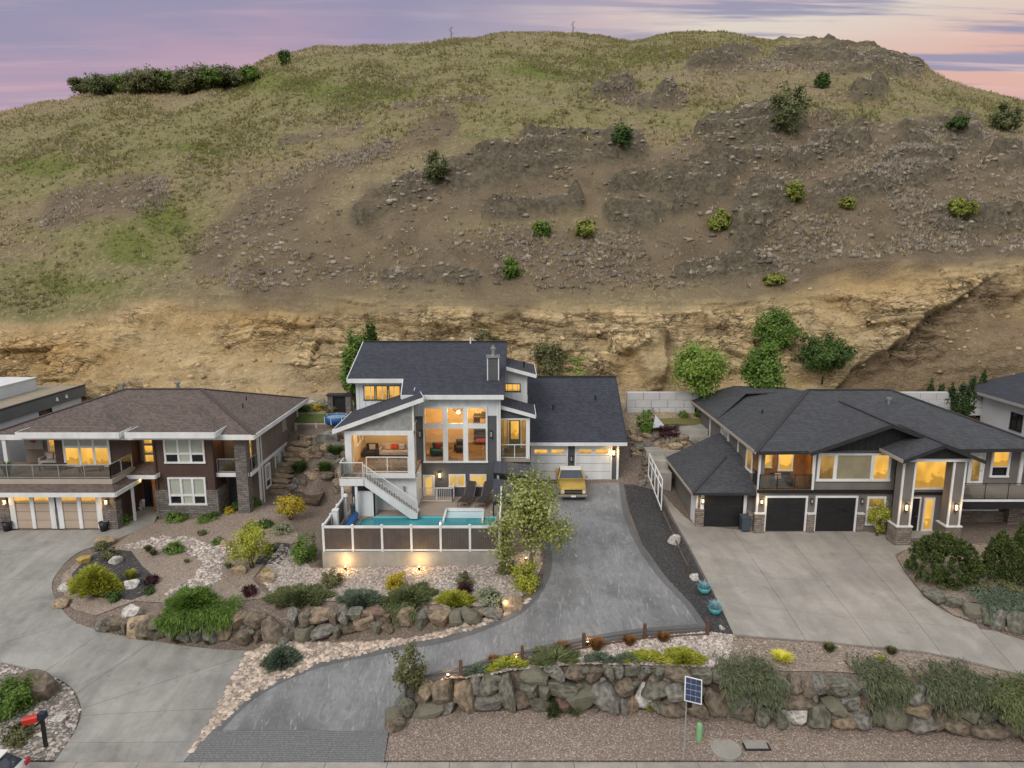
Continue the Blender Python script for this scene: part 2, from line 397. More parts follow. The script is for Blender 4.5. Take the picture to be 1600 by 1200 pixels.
ROCKS = [rockmat('rock_grey_green', (.165, .16, .125), (.10, .098, .08)), rockmat('rock_brown', (.18, .145, .11), (.115, .092, .072)),
         rockmat('rock_grey', (.20, .19, .17), (.12, .115, .105)), rockmat('rock_olive', (.135, .13, .095), (.18, .165, .13)),
         rockmat('rock_red', (.18, .115, .09), (.12, .08, .068)), rockmat('rock_tan', (.26, .20, .14), (.17, .13, .095))]
ROCKW = rockmat('rock_white', (.52, .50, .48), (.38, .36, .34)); ROCKT = rockmat('rock_sandstone', (.36, .27, .18), (.26, .20, .14))
ROCKY = rockmat('rock_yellow', (.42, .30, .06), (.34, .26, .10))
# ------------------------------------------------------------------ the lie of the land
class Field:
    def __init__(s, pts):
        P = np.array([tuple(p) for p in pts], float); s.p = P[:, :2]; n = len(P)
        A = np.zeros((n + 3, n + 3)); d = np.linalg.norm(s.p[:, None] - s.p[None], axis=2)
        A[:n, :n] = -d + np.eye(n) * -.15; A[:n, n] = 1; A[:n, n + 1:] = s.p; A[n, :n] = 1; A[n + 1:, :n] = s.p.T
        s.w = np.linalg.solve(A, np.concatenate([P[:, 2], np.zeros(3)]))
    def __call__(s, x, y):
        x = np.asarray(x, float); y = np.asarray(y, float); sh = x.shape; q = np.stack([x.ravel(), y.ravel()], 1)
        out = np.empty(len(q))
        for i in range(0, len(q), 20000):
            k = q[i:i + 20000]; d = np.linalg.norm(k[:, None] - s.p[None], axis=2); n = len(s.p)
            out[i:i + 20000] = -d @ s.w[:n] + s.w[n] + k @ s.w[n + 1:]
        return out.reshape(sh)
def Q(l): return [at_z(*p) for p in l]
BACK = Q([(1000, 740, 3.7), (1010, 705, 4.6), (1040, 668, 6.3), (1000, 652, 6.6), (1085, 652, 6.6), (1075, 695, 5.4), (1060, 725, 4.2), (1062, 748, 3.1), (985, 690, 5.3), (985, 760, 3.6),
          (450, 655, 7.0), (420, 655, 7.0), (500, 660, 6.9), (505, 690, 6.0), (470, 700, 5.6), (500, 722, 5.0), (450, 735, 4.1), (500, 748, 4.2), (430, 770, 3.05), (470, 772, 3.1), (510, 772, 3.1), (440, 800, 2.85),
          (826, 752, 3.6), (975, 757, 3.6), (900, 752, 3.6)]) + \
       [Vector(p) for p in ((0, 59, 7), (-8, 59, 7.2), (8, 59, 6.8), (14, 61, 7), (25, 62, 7), (38, 62, 7), (60, 62, 6), (-20, 59, 7.4), (-35, 60, 7.5), (-60, 60, 7.5), (-8, 47, 3.6), (-3, 47, 3.6), (0, 52, 4), (5, 54, 4.5),
                            (-22, 50, 4), (-30, 50, 3.5), (-45, 48, 3), (-60, 45, 2.6), (20, 50, 3.2), (30, 50, 3), (45, 48, 2.6), (60, 45, 2.4), (0, 62, 8.2), (-25, 62, 8.4), (25, 64, 8.2))]
FM = Field(Q([(20, 826, 2.5), (175, 826, 2.5), (-200, 826, 2.5), (0, 925, 1.9), (-200, 925, 1.9), (90, 920, 1.9), (0, 1035, 1.1), (120, 965, 1.5), (240, 1005, 1.2), (393, 1018, 1.05), (300, 1080, .6), (110, 1075, .6),
      (200, 1150, .15), (85, 1190, 0), (290, 1190, 0), (-200, 1190, 0), (0, 1190, 0), (450, 1190, 0), (600, 1190, 0), (360, 1070, .65), (330, 1130, .2), (450, 1100, .4), (500, 1030, 1.0), (605, 1120, .25),
      (640, 1075, .85), (620, 1005, 1.5), (720, 1045, 1.45), (760, 975, 2.2), (820, 1022, 2.0), (830, 935, 2.6), (910, 1003, 2.35), (1105, 985, 2.45), (1000, 950, 2.6), (850, 880, 2.95), (960, 880, 3.0),
      (1040, 900, 2.75), (838, 800, 3.5), (900, 810, 3.4), (1000, 850, 3.05), (700, 1060, 1.55), (800, 1050, 1.9), (900, 1050, 2.1), (1100, 1050, 2.2), (1120, 1010, 2.3),
      (1145, 990, 2.3), (1300, 1005, 2.15), (1450, 1025, 2.05), (1600, 1055, 1.9), (1800, 1090, 1.8), (1103, 823, 2.2), (1350, 832, 2.2), (1390, 855, 2.2), (1200, 900, 2.2), (1300, 950, 2.15), (1600, 1000, 2.0),
      (1060, 800, 2.4), (1035, 775, 2.9), (1250, 1050, 2.0), (1400, 1050, 1.9), (1600, 1090, 1.75), (1500, 850, 2.3), (1600, 880, 2.5), (1450, 900, 2.3), (1560, 925, 2.75), (1640, 925, 2.9), (1500, 905, 2.45), (1560, 830, 2.3)]) + BACK)
FY = Field(Q([(160, 972, 1.85), (200, 952, 2.0), (300, 955, 2.2), (400, 945, 2.3), (500, 942, 2.35), (640, 945, 2.4), (760, 945, 2.5), (805, 950, 2.5), (110, 962, 1.6), (82, 920, 1.95), (130, 880, 2.3), (180, 850, 2.4), (250, 820, 2.55),
      (300, 900, 2.5), (450, 900, 2.65), (490, 884, 2.75), (640, 884, 2.8), (780, 880, 2.85), (838, 850, 3.1), (838, 895, 2.85), (400, 800, 2.8), (340, 808, 2.65), (470, 830, 2.9), (250, 795, 2.55), (200, 810, 2.5), (830, 800, 3.4)]) + BACK)
def W2(l, z): return [tuple(at_z(px, py, z if len(p) == 0 else p[0])[:2]) for px, py, *p in l]
YPOLY = W2([(236, 800, 2.55), (235, 818, 2.5), (170, 845, 2.4), (120, 864, 2.3), (86, 900, 2.0), (83, 925, 1.9), (112, 968, 1.5), (165, 987, 1.35), (240, 1001, 1.2), (330, 1008, 1.1), (400, 1010, 1.1), (500, 1003, 1.2), (600, 994, 1.55), (700, 986, 1.9), (762, 972, 2.2),
            (815, 945, 2.5), (848, 890, 2.9), (840, 820, 3.3), (830, 775, 3.55)], 0) + [(0.5, 47), (0.5, 58), (-17, 58), (-18, 46)]
VPOLY = W2([(598, 1240, -.3), (606, 1150, .1), (612, 1134, .2), (640, 1124, .25), (700, 1119, .3), (900, 1116, .3), (1100, 1122, .3), (1300, 1140, .3), (1500, 1152, .3), (1650, 1160, .3), (2000, 1185, .3)], 0) + [(60, 15), (-6, 15)]
VPOLY = [(x, y + (.85 if 2 <= i <= 10 else 0)) for i, (x, y) in enumerate(VPOLY)]
YPOLY = [(x, y + (.55 if 7 <= i <= 14 else 0)) for i, (x, y) in enumerate(YPOLY)]
def inpoly(poly, x, y):
    x = np.asarray(x, float); y = np.asarray(y, float); r = np.zeros(x.shape, bool); n = len(poly)
    for i in range(n):
        x0, y0 = poly[i]; x1, y1 = poly[(i + 1) % n]
        if y0 == y1: continue
        c = ((y0 > y) != (y1 > y)) & (x < (x1 - x0) * (y - y0) / (y1 - y0) + x0); r ^= c
    return r
def fv(x, y): return np.clip((np.asarray(y, float) - 24.4) * .11, -.05, .4)
def zg(x, y):
    x = np.asarray(x, float); y = np.asarray(y, float)
    z = FM(x, y); z = np.where(inpoly(YPOLY, x, y), FY(x, y), z); z = np.where(inpoly(VPOLY, x, y), fv(x, y), z)
    return np.where((y < 24.3), np.minimum(z, 0.0), z)
def gnd(px, py):
    """where the sight line through a pixel meets the ground"""
    r = ray(px, py); ys = np.linspace(18, 64, 1400); k = ys / r[1]
    h = CAM_H + r[2] * k - zg(r[0] * k, ys); i = int(np.argmax(h <= 0)) if (h <= 0).any() else len(ys) - 1
    return Vector((r[0] * k[i], ys[i], CAM_H + r[2] * k[i]))
def gz(x, y): return float(zg(np.array([x]), np.array([y]))[0])

# ground sheet
g_dirt = mk_gravel('brown_soil_gravel', (.17, .13, .105), (.23, .175, .145), (.30, .26, .22), 14)
xs = np.arange(-75, 75.01, .34); ys = np.arange(14, 63.01, .34); X, Y = np.meshgrid(xs, ys)
Zg = zg(X, Y) - .03
Zg = Zg - np.where((Y < 24.35), .25, 0)
Zg = np.where((X > -10.9) & (X < -.45) & (Y > 36.35) & (Y < 45.8), np.minimum(Zg, 1.9), Zg)
nx, ny = len(xs), len(ys); idx = np.arange(nx * ny).reshape(ny, nx)
fc = np.stack([idx[:-1, :-1], idx[:-1, 1:], idx[1:, 1:], idx[1:, :-1]], -1).reshape(-1, 4)
# openings below houses and pool are simply covered by them
o = link(bpy.data.objects.new('ground', np_mesh('ground', np.stack([X, Y, Zg], -1).reshape(-1, 3), fc, g_dirt, True))); tag(o, kind='structure')

def sheet(name, poly, mat, off=.02, fld=None, step=.8, parent=None, kind='structure', skirt=0):
    fld = fld or zg
    P = np.array(poly); x0, y0 = P.min(0); x1, y1 = P.max(0)
    bp = []
    for i in range(len(P)):
        a, b = P[i], P[(i + 1) % len(P)]; n = max(1, int(np.linalg.norm(b - a) / step))
        bp += [tuple(a + (b - a) * k / n) for k in range(n)]
    gx, gy = np.meshgrid(np.arange(x0 + step * .5, x1, step), np.arange(y0 + step * .5, y1, step))
    gx = gx.ravel(); gy = gy.ravel(); m = inpoly([tuple(p) for p in P], gx, gy)
    B = np.array(bp); pts = [Vector(p) for p in bp]
    for a, b in zip(gx[m], gy[m]):
        if np.min((B[:, 0] - a) ** 2 + (B[:, 1] - b) ** 2) > (step * .4) ** 2: pts.append(Vector((a, b)))
    n = len(bp)
    r = delaunay_2d_cdt(pts, [(i, (i + 1) % n) for i in range(n)], [list(range(n))], 1, 1e-5)
    v = np.array([tuple(q) for q in r[0]]); z = fld(v[:, 0], v[:, 1]) + off
    V = [(a, b, c) for (a, b), c in zip(v, z)]; F = []
    for f in r[2]:
        a, b, c = [Vector(V[i]) for i in f[:3]]
        F.append(tuple(f) if (b - a).cross(c - a).z > 0 else tuple(f)[::-1])
    if skirt:                                          # give the sheet an edge going down
        base = len(V); V += [(V[i][0], V[i][1], V[i][2] - skirt) for i in range(n)]
        ccw = sum(bp[i][0] * bp[(i + 1) % n][1] - bp[(i + 1) % n][0] * bp[i][1] for i in range(n)) > 0
        for i in range(n):
            j = (i + 1) % n; q = (i, base + i, base + j, j); F.append(q if ccw else q[::-1])
    mb = MB(); mb.v = V; mb.f = F
    ob = mb.build(name, mat, parent, smooth=not skirt)
    if kind and parent is None: tag(ob, kind=kind)
    return ob
def smooth_line(pts, n=6):
    """Catmull-Rom through points"""
    P = [np.array(p, float) for p in pts]; P = [2 * P[0] - P[1]] + P + [2 * P[-1] - P[-2]]; out = []
    for i in range(1, len(P) - 2):
        a, b, c, d = P[i - 1:i + 3]
        for k in range(n):
            t = k / n; out.append(tuple(.5 * ((2 * b) + (c - a) * t + (2 * a - 5 * b + 4 * c - d) * t * t + (3 * b - a - 3 * c + d) * t ** 3)))
    out.append(tuple(P[-2])); return out
def band(line, w0, w1):
    """polygon along a line between two sideways offsets (left positive)"""
    L = np.array(line); d = np.gradient(L, axis=0); d /= np.linalg.norm(d, axis=1)[:, None]; nrm = np.stack([-d[:, 1], d[:, 0]], 1)
    return [tuple(p) for p in L + nrm * w0] + [tuple(p) for p in (L + nrm * w1)[::-1]]
def cut(poly, p, q, gap=.02):
    """split a polygon by the line through p,q; two polygons with a joint between"""
    p = np.array(p); q = np.array(q); d = (q - p) / np.linalg.norm(q - p); nr = np.array([-d[1], d[0]])
    def clip(sg):
        out = []; n = len(poly); s = [sg * float(np.dot(np.array(a) - p, nr)) - gap / 2 for a in poly]
        for i in range(n):
            a, b = np.array(poly[i]), np.array(poly[(i + 1) % n]); sa, sb = s[i], s[(i + 1) % n]
            if sa >= 0: out.append(tuple(a))
            if (sa >= 0) != (sb >= 0): out.append(tuple(a + (b - a) * sa / (sa - sb)))
        return out
    return clip(1), clip(-1)
def area(p): return abs(sum(p[i][0] * p[(i + 1) % len(p)][1] - p[(i + 1) % len(p)][0] * p[i][1] for i in range(len(p)))) / 2
def slabs(poly, lines):
    ps = [poly]
    for p, q in lines:
        nx_ = []
        for a in ps: nx_ += [c for c in cut(a, p, q) if len(c) > 2 and area(c) > .25]
        ps = nx_
    return ps

# ------------------------------------------------------------------ road, drives, beds
d_left = mk_drive('grey_concrete_drive', (.29, .283, .265), .30, tint=(1.0, 1.0, 1.03))
d_right = mk_drive('warm_concrete_drive', (.35, .32, .285), .20, tint=(.95, .96, 1.0))
d_main = mk_drive('sealed_dark_drive', (.215, .218, .228), .36, 30, swirl=1)
d_border = mk_drive('dark_paver_border', (.125, .125, .13), .2, 60)
d_road = mk_drive('asphalt_road', (.10, .10, .10), .15)
g_white = mk_gravel('pale_river_gravel', (.34, .28, .25), (.50, .44, .40), (.62, .58, .54), 9)
g_pink = mk_gravel('pink_gravel', (.40, .31, .25), (.50, .41, .34), (.58, .52, .46), 8)
g_verge = mk_gravel('brown_pea_gravel', (.235, .178, .150), (.32, .25, .21), (.44, .38, .34), 15, big=.12)
g_tan = mk_gravel('tan_pea_gravel', (.29, .225, .18), (.36, .29, .24), (.44, .38, .33), 16, big=.3)
g_dark = mk_gravel('black_lava_gravel', (.040, .038, .042), (.065, .06, .065), (.11, .10, .10), 14)
g_rug = mk_gravel('grey_rubble', (.16, .145, .13), (.24, .22, .20), (.55, .52, .49), 9)
g_dry = mk_gravel('dry_creek_gravel', (.14, .13, .125), (.36, .32, .30), (.56, .52, .49), 8)
paver = mk_stone('grey_pavers', (.182, .184, .194), (.165, .167, .177), (.14, .14, .147), .22, .11)
# pavers lie flat: lay the pattern in plan
def flat_brick(m):
    for nd in m.node_tree.nodes:
        if nd.type == 'TEX_BRICK':
            vec = nd.inputs['Vector']; cx = vec.links[0].from_node
            s = [q for q in m.node_tree.nodes if q.type == 'SEPXYZ'][0]
            m.node_tree.links.new(s.outputs[0], cx.inputs[0]); m.node_tree.links.new(s.outputs[1], cx.inputs[1])
flat_brick(paver)

sheet('road', [(-75, 8), (75, 8), (75, 23.85), (-75, 23.85)], d_road, -.12 + .0, lambda x, y: np.zeros_like(x), 6)
kerb = link(bpy.data.objects.new('kerb', None)); tag(kerb, kind='structure')
for i in range(60):
    x = -75 + i * 2.5
    MB().box(x, x + 2.48, 23.85, 24.32, -.3, .03).build('kerb_stone', concrete, kerb)
# left drive, poured in slabs
garL = W2([(-260, 832, 2.5), (0, 829, 2.5), (165, 828, 2.5), (200, 812, 2.5), (214, 796, 2.5), (240, 792, 2.5), (250, 804, 2.5), (240, 820, 2.48)], 0)
edgeL = smooth_line(W2([(240, 820, 2.48), (172, 845, 2.4), (121, 864, 2.25), (87, 900, 2.0), (83, 926, 1.9), (112, 968, 1.5), (165, 987, 1.35), (240, 1003, 1.2), (330, 1014, 1.1), (393, 1018, 1.05)], 0), 4)
edgeL2 = W2([(393, 1018, 1.05), (360, 1070, .62), (330, 1122, .25), (290, 1191, 0)], 0)
edgeL3 = smooth_line(W2([(85, 1191, 0), (120, 1140, .2), (127, 1108, .4), (112, 1075, .6), (70, 1050, .95), (0, 1035, 1.1), (-120, 1022, 1.3), (-260, 1018, 1.4)], 0), 4)
polyL = garL[:-1] + edgeL[:-1] + edgeL2 + edgeL3
jl = [((0, 1010, 1.2), (70, 985, 1.4)), ((75, 1050, .8), (160, 988, 1.3)), ((127, 1082, .5), (235, 1005, 1.2)), ((130, 1108, .4), (300, 1055, .7)), ((100, 1162, .1), (310, 1160, .1)), ((0, 907, 2.0), (85, 905, 2.0)), ((0, 860, 2.3), (130, 860, 2.3)), ((140, 1120, .3), (340, 1110, .3))]
drv = link(bpy.data.objects.new('driveway', None)); tag(drv, kind='structure')
for p in slabs(polyL, [(at_z(*a)[:2], at_z(*b)[:2]) for a, b in jl]): sheet('concrete_slab', p, d_left, .03, FM, 1.0, drv, skirt=.1)
# main drive
edgeA = smooth_line(W2([(287, 1191, 0), (332, 1140, .2), (400, 1080, .55), (500, 1033, 1.0), (620, 1007, 1.5), (700, 992, 1.9), (765, 974, 2.2), (815, 948, 2.5), (845, 908, 2.8), (852, 870, 3.0), (843, 815, 3.4), (829, 757, 3.6)], 0), 5)
edgeB = smooth_line(W2([(974, 755, 3.6), (984, 800, 3.4), (1004, 852, 3.05), (1040, 903, 2.75), (1080, 945, 2.55), (1108, 985, 2.45)], 0), 5)
edgeC = smooth_line(W2([(1108, 985, 2.45), (1000, 995, 2.4), (910, 1009, 2.3), (816, 1028, 2.0), (720, 1054, 1.45), (665, 1075, .95), (630, 1105, .45), (608, 1145, .12), (600, 1191, 0)], 0), 5)
polyM = edgeA + edgeB[:-1] + edgeC
sheet('driveway', polyM, d_main, .03, FM, .7, skirt=.12)
for e, w in ((edgeA, (-.38, .0)), (edgeB, (-.38, .0)), (edgeC, (-.5, .0))): sheet('driveway_border', band(e, *w), d_border, .042, FM, .5)
apron = W2([(289, 1191, 0), (332, 1142, .2), (608, 1142, .15), (600, 1191, 0)], 0)
sheet('paver_apron', apron, paver, .05, FM, .8)
# right drive, slabs between saw-cut joints
polyR = W2([(1036, 772, 2.9), (1086, 822, 2.25), (1103, 822, 2.2), (1180, 829, 2.2), (1352, 831, 2.2), (1420, 845, 2.2), (1423, 856, 2.2)], 0) + \
        smooth_line(W2([(1398, 868, 2.2), (1410, 890, 2.2), (1440, 930, 2.2), (1490, 965, 2.15), (1600, 1001, 2.0), (1760, 1035, 1.9)], 0), 4) + \
        smooth_line(W2([(1760, 1092, 1.8), (1600, 1055, 1.9), (1450, 1020, 2.05), (1300, 1004, 2.15), (1146, 991, 2.3)], 0), 4)
jr = [((1160, 850), (1253, 991)), ((1242, 850), (1365, 1006)), ((1330, 850), (1476, 1022)), ((1084, 863), (1335, 866)), ((1100, 903), (1394, 908)), ((1122, 946), (1445, 974)), ((1540, 990), (1600, 1050))]
drv = link(bpy.data.objects.new('driveway', None)); tag(drv, kind='structure')
for p in slabs(polyR, [(at_z(*a, 2.2)[:2], at_z(*b, 2.2)[:2]) for a, b in jr]): sheet('concrete_slab', p, d_right, .03, FM, 1.2, drv, skirt=.1)
# beds of gravel
BEDS = {}
def bed(key, name, px, mat, off=.012, fld=None, step=.6):
    BEDS[key] = [tuple(gnd(*p)[:2]) for p in px] if fld is None else W2(px, 0)
    sheet(name, BEDS[key], mat, off, {'front': FM, 'frontr': FM, 'strip': FM, 'yard': FY, 'yardl': FY, 'rightb': FM}.get(key, zg) if fld is None else fld, step)
bed('strip', 'gravel_bed', [(385, 1022), (425, 1003), (560, 1004), (640, 999), (760, 968), (800, 955), (830, 935), (815, 950), (765, 976), (700, 994), (620, 1009), (500, 1035), (400, 1083), (332, 1142), (290, 1188)], g_pink)
bed('dark', 'gravel_bed', [(975, 757), (1030, 768), (1060, 830), (1100, 905), (1147, 990), (1112, 990), (1080, 942), (1040, 900), (1004, 850), (984, 798)], g_dark)
bed('front', 'gravel_bed', [(640, 1100), (668, 1078), (720, 1057), (816, 1031), (910, 1012), (1000, 998), (1108, 988), (1146, 993), (1140, 1030), (1110, 1058), (900, 1056), (760, 1058), (690, 1078)], g_white)
bed('frontr', 'gravel_bed', [(1148, 996), (1300, 1007), (1450, 1023), (1600, 1058), (1640, 1085), (1500, 1060), (1300, 1050), (1130, 1050)], g_tan)
bed('yard', 'gravel_bed', [(440, 850), (487, 888), (780, 884), (840, 850), (848, 880), (835, 915), (800, 945), (740, 948), (600, 940), (430, 938), (405, 900)], g_white)
bed('yardl', 'gravel_bed', [(236, 812), (300, 812), (380, 790), (440, 790), (470, 845), (430, 860), (395, 905), (420, 935), (300, 945), (210, 940), (150, 962), (112, 950), (95, 920), (98, 898), (130, 872), (180, 852)], g_tan, .010)
bed('creek', 'gravel_bed', [(180, 856), (250, 838), (300, 840), (330, 852), (372, 838), (405, 812), (425, 815), (385, 850), (350, 870), (345, 905), (320, 925), (255, 930), (300, 905), (318, 880), (290, 862), (230, 858)], g_dry, .022)
bed('lava', 'gravel_bed', [(112, 898), (140, 870), (165, 858), (205, 862), (222, 885), (245, 905), (240, 925), (205, 938), (160, 935), (120, 925)], g_dark, .03)
bed('lava2', 'gravel_bed', [(398, 882), (405, 868), (430, 848), (452, 850), (452, 868), (435, 882)], g_dark, .03)
bed('corner', 'gravel_bed', [(-150, 1020), (0, 1037), (70, 1052), (112, 1077), (126, 1108), (118, 1140), (86, 1189), (-150, 1189)], g_rug, .012)
bed('rightb', 'gravel_bed', [(1402, 872), (1425, 850), (1520, 850), (1640, 850), (1680, 940), (1600, 996), (1490, 962), (1442, 928), (1412, 890)], g_tan, .012)
BEDS['verge'] = W2([(601, 1189, 0), (609, 1140, .2), (640, 1116, .3), (900, 1108, .3), (1100, 1112, .3), (1300, 1130, .3), (1500, 1141, .3), (1660, 1150, .3), (1900, 1166, .3), (1900, 1189, 0)], 0)
sheet('gravel_verge', BEDS['verge'], g_verge, .015, fv, .6)
grassm = mk('mown_grass', (.09, .13, .03), (.07, .10, .022), 2, .9, fine=30, bump=.6, bscale=40)
grassd = mk('dry_lawn', (.17, .15, .05), (.13, .125, .04), 2, .9, fine=30, bump=.6, bscale=40)
bed('lawn1', 'lawn', [(455, 662), (518, 662), (522, 648), (450, 648)], grassm, .03)
bed('lawn2', 'lawn', [(1028, 668), (1100, 668), (1100, 656), (1024, 656)], grassd, .03)

g_foot = mk_gravel('tan_clay_soil', (.30, .23, .15), (.36, .28, .19), (.44, .37, .27), 7, .8, .5)
sheet('bank_foot', [(-75, 55.5), (75, 55.5), (75, 62.9), (-75, 62.9)], g_foot, .02, zg, 1.2)
# loose stones lying on the beds
def stones(name, poly, n, s0, s1, mat, label=None, flat=.65, parent=None, fld=None):
    P = np.array(poly); x0, y0 = P.min(0); x1, y1 = P.max(0); px = []; c = 0
    while c < n:
        a = RNG.uniform(x0, x1, n * 2); b = RNG.uniform(y0, y1, n * 2); m = inpoly(poly, a, b); px.append(np.stack([a[m], b[m]], 1)); c += m.sum()
    p = np.concatenate(px)[:n]; z = (fld or zg)(p[:, 0], p[:, 1])
    s = s0 + (s1 - s0) * RNG.random(n) ** 2.5
    base = np.array([(1, 0, 0), (-1, 0, 0), (0, 1, 0), (0, -1, 0), (0, 0, 1), (0, 0, -1), (.7, .7, .3), (-.7, .7, -.1), (-.7, -.7, .3), (.7, -.7, .0)], float)
    tri = np.array([(6, 2, 4), (2, 7, 4), (7, 1, 4), (1, 8, 4), (8, 3, 4), (3, 9, 4), (9, 0, 4), (0, 6, 4)])
    V = base[None] * s[:, None, None] * RNG.uniform(.55, 1.0, (n, 10, 1)); V[:, :, 2] *= flat
    an = RNG.uniform(0, 6.28, n); ca, sa = np.cos(an)[:, None], np.sin(an)[:, None]
    V[:, :, 0] *= RNG.uniform(.8, 1.4, (n, 1)); x = V[:, :, 0] * ca - V[:, :, 1] * sa; y = V[:, :, 0] * sa + V[:, :, 1] * ca
    V = np.stack([x + p[:, 0:1], y + p[:, 1:2], V[:, :, 2] + z[:, None] + .02], -1)
    F = (tri[None] + (np.arange(n) * 10)[:, None, None]).reshape(-1, 3)
    o = link(bpy.data.objects.new(name, np_mesh(name, V.reshape(-1, 3), F, mat)), parent); tag(o, label, 'gravel' if label else None, None, 'stuff'); return o
st_w = mk('pale_stones', (.46, .40, .36), (.36, .31, .28), .5, .9, island=.55)
st_p = mk('pink_stones', (.48, .39, .32), (.40, .33, .28), .5, .9, island=.5)
st_d = mk('dark_stones', (.06, .058, .06), (.08, .075, .075), .5, .9, island=.6)
st_t = mk('tan_stones', (.33, .27, .22), (.26, .21, .18), .5, .9, island=.6)
stones('river_stones', BEDS['front'], 6500, .035, .12, st_w, 'pale pink river stones between rail fence and boulder wall', fld=FM)
stones('river_stones', BEDS['yard'], 8500, .035, .11, st_w, 'pale river stones in front of the pool fence wall', fld=FY)
stones('river_stones', BEDS['strip'], 3600, .05, .20, st_p, 'pinkish stones in the strip between the two left driveways')
stones('river_stones', BEDS['creek'], 2600, .05, .17, st_w, 'grey and white stones of the dry creek bed in the left garden')
stones('river_stones', BEDS['corner'], 2400, .04, .16, st_w, 'grey rubble stones around the red mailbox')
stones('river_stones', BEDS['yardl'], 2500, .025, .07, st_t, 'tan pea stones in the garden before the brown house')
stones('river_stones', BEDS['verge'], 6500, .018, .05, st_t, 'brown pea stones on the verge below the boulder wall', fld=fv)
stones('river_stones', BEDS['rightb'], 2200, .03, .08, st_t, 'tan stones around the mountain pines')
stones('river_stones', BEDS['frontr'], 2200, .03, .08, st_t, 'tan stones above the boulder wall by the wide concrete drive', fld=FM)
stones('lava_stones', BEDS['dark'], 1800, .03, .07, st_d, 'black lava stones between the dark drive and the wide concrete drive')
# ------------------------------------------------------------------ the hill and the cut bank behind the houses
def ang(px, py):
    r = ray(px, py); return r[0] / r[1], r[2] / r[1]
def curve(l):
    A = np.array([ang(*p) for p in l]); return lambda a: np.interp(a, A[:, 0], A[:, 1])
SKYL = curve([(-300, 262), (-100, 205), (0, 182), (100, 162), (150, 152), (280, 138), (380, 112), (420, 88), (500, 74), (600, 68), (700, 57), (780, 48), (880, 49), (985, 59), (1070, 50), (1160, 53), (1240, 66), (1300, 72), (1350, 79), (1400, 93), (1440, 106), (1500, 127), (1600, 158), (1700, 190), (1900, 250)])
CTOP = curve([(-300, 480), (0, 487), (60, 497), (90, 492), (180, 461), (240, 456), (330, 461), (450, 466), (600, 461), (800, 471), (1000, 466), (1150, 460), (1250, 440), (1330, 412), (1420, 405), (1500, 402), (1600, 395), (1900, 390)])
NC = 800; A1 = np.linspace(-1.25, 1.25, NC)
TC = np.linspace(0, 1, 110)[:, None]; TH = (np.linspace(0, 1, 330) ** 1.25)[1:, None] * 1.55
a = A1[None, :]
y1 = 70 + 0 * a; z1 = CAM_H + y1 * CTOP(a)
Yc = 162 + 14 * fbm(a * 2 + 5, a * 0, 2, 3) - 30 * np.clip(-a - .25, 0, 1) - 22 * np.clip(a - .35, 0, 1); zc = CAM_H + Yc * SKYL(a)
# bank
prof = TC + .10 * np.sin(TC * math.pi * 2)
y00 = 61.2 - 3.8 * sstep(.16, .30, -a)
yb = y00 + (y1 - y00) * (TC * .85 + .15 * TC ** 3); zb = 5.0 + (z1 - 5.0) * prof ** .9
xb = a * yb
def pxof(x, y, z):
    zz = z - CAM_H; d = y * CP - zz * SP; v = y * SP + zz * CP; return 800 + FPX * x / d, 600 - FPX * v / d
U, V_ = pxof(xb, yb, zb)
warp = fbm(xb * .10, zb * .25, 3, 11) * 2.4
lay = zb * 1.0 + xb * .03 + warp + .22 * fbm(xb * .9, zb * .9, 3, 12)
def beds(th, wid, sd):
    """blocky courses: each bed stands out or in by its own amount, broken into blocks"""
    q = lay / th; Li = np.floor(q).astype(np.int64); fr_ = q - Li; h1 = _h(Li, Li * 0 + 3, sd); cx = xb / (wid * (.5 + 1.4 * h1)) + h1 * 13 + .35 * fbm(xb * .6, zb * .6, 2, sd)
    ci = np.floor(cx).astype(np.int64); fx = cx - ci; v = _h(ci, Li, sd + 5); joint = np.minimum(np.minimum(fr_, 1 - fr_) * th / .10, np.minimum(fx, 1 - fx) * wid / .16); return v, np.clip(joint, 0, 1)
v1, j1 = beds(1.25, 4.2, 301); v2, j2 = beds(.48, 2.0, 311)
amp = sstep(.40, .56, fbm(xb * .06 + 9, zb * .15, 4, 21))                       # firm rock against loose talus
blk = ridged(xb * .22, zb * .45, 4, 31); wob = fbm(xb * .09, zb * .1, 3, 41); env = np.sin(np.clip(TC, 0, 1) * math.pi) ** .5
rill = ridged(xb * .55 + .3 * warp, zb * .06, 3, 37)
disp = env * (amp * (v1 * 1.5 + v2 * .55 - (1 - j1) * .35 - (1 - j2) * .16) + (blk - .5) * 1.2 + (wob - .5) * 5.0 + (fbm(xb * 1.6, zb * 2.4, 4, 51) - .5) * (.35 + .5 * amp) - (1 - amp) * rill * .7)
def seg(u, v, p, q):
    d = np.array(q, float) - p; L = np.hypot(*d); return ((u - p[0]) * -d[1] + (v - p[1]) * d[0]) / L, ((u - p[0]) * d[0] + (v - p[1]) * d[1]) / L / L
side, alo = seg(U, V_, (1295, 612), (1525, 440)); side = side + (fbm(xb * .35, zb * .5, 4, 55) - .47) * 26
wgl = sstep(-3, 5, side) * sstep(-.15, .05, alo) * (1 - sstep(150, 260, side)) * (1 - sstep(1.0, 1.3, alo))
disp = disp - wgl * .6 + sstep(-70, -4, side) * (1 - sstep(-4, 3, side)) * sstep(-.1, .1, alo) * (1 - sstep(.9, 1.1, alo)) * 1.1
def blob(u, v, cx, cy, rx, ry): return np.exp(-(((u - cx) / rx) ** 2 + ((v - cy) / ry) ** 2))
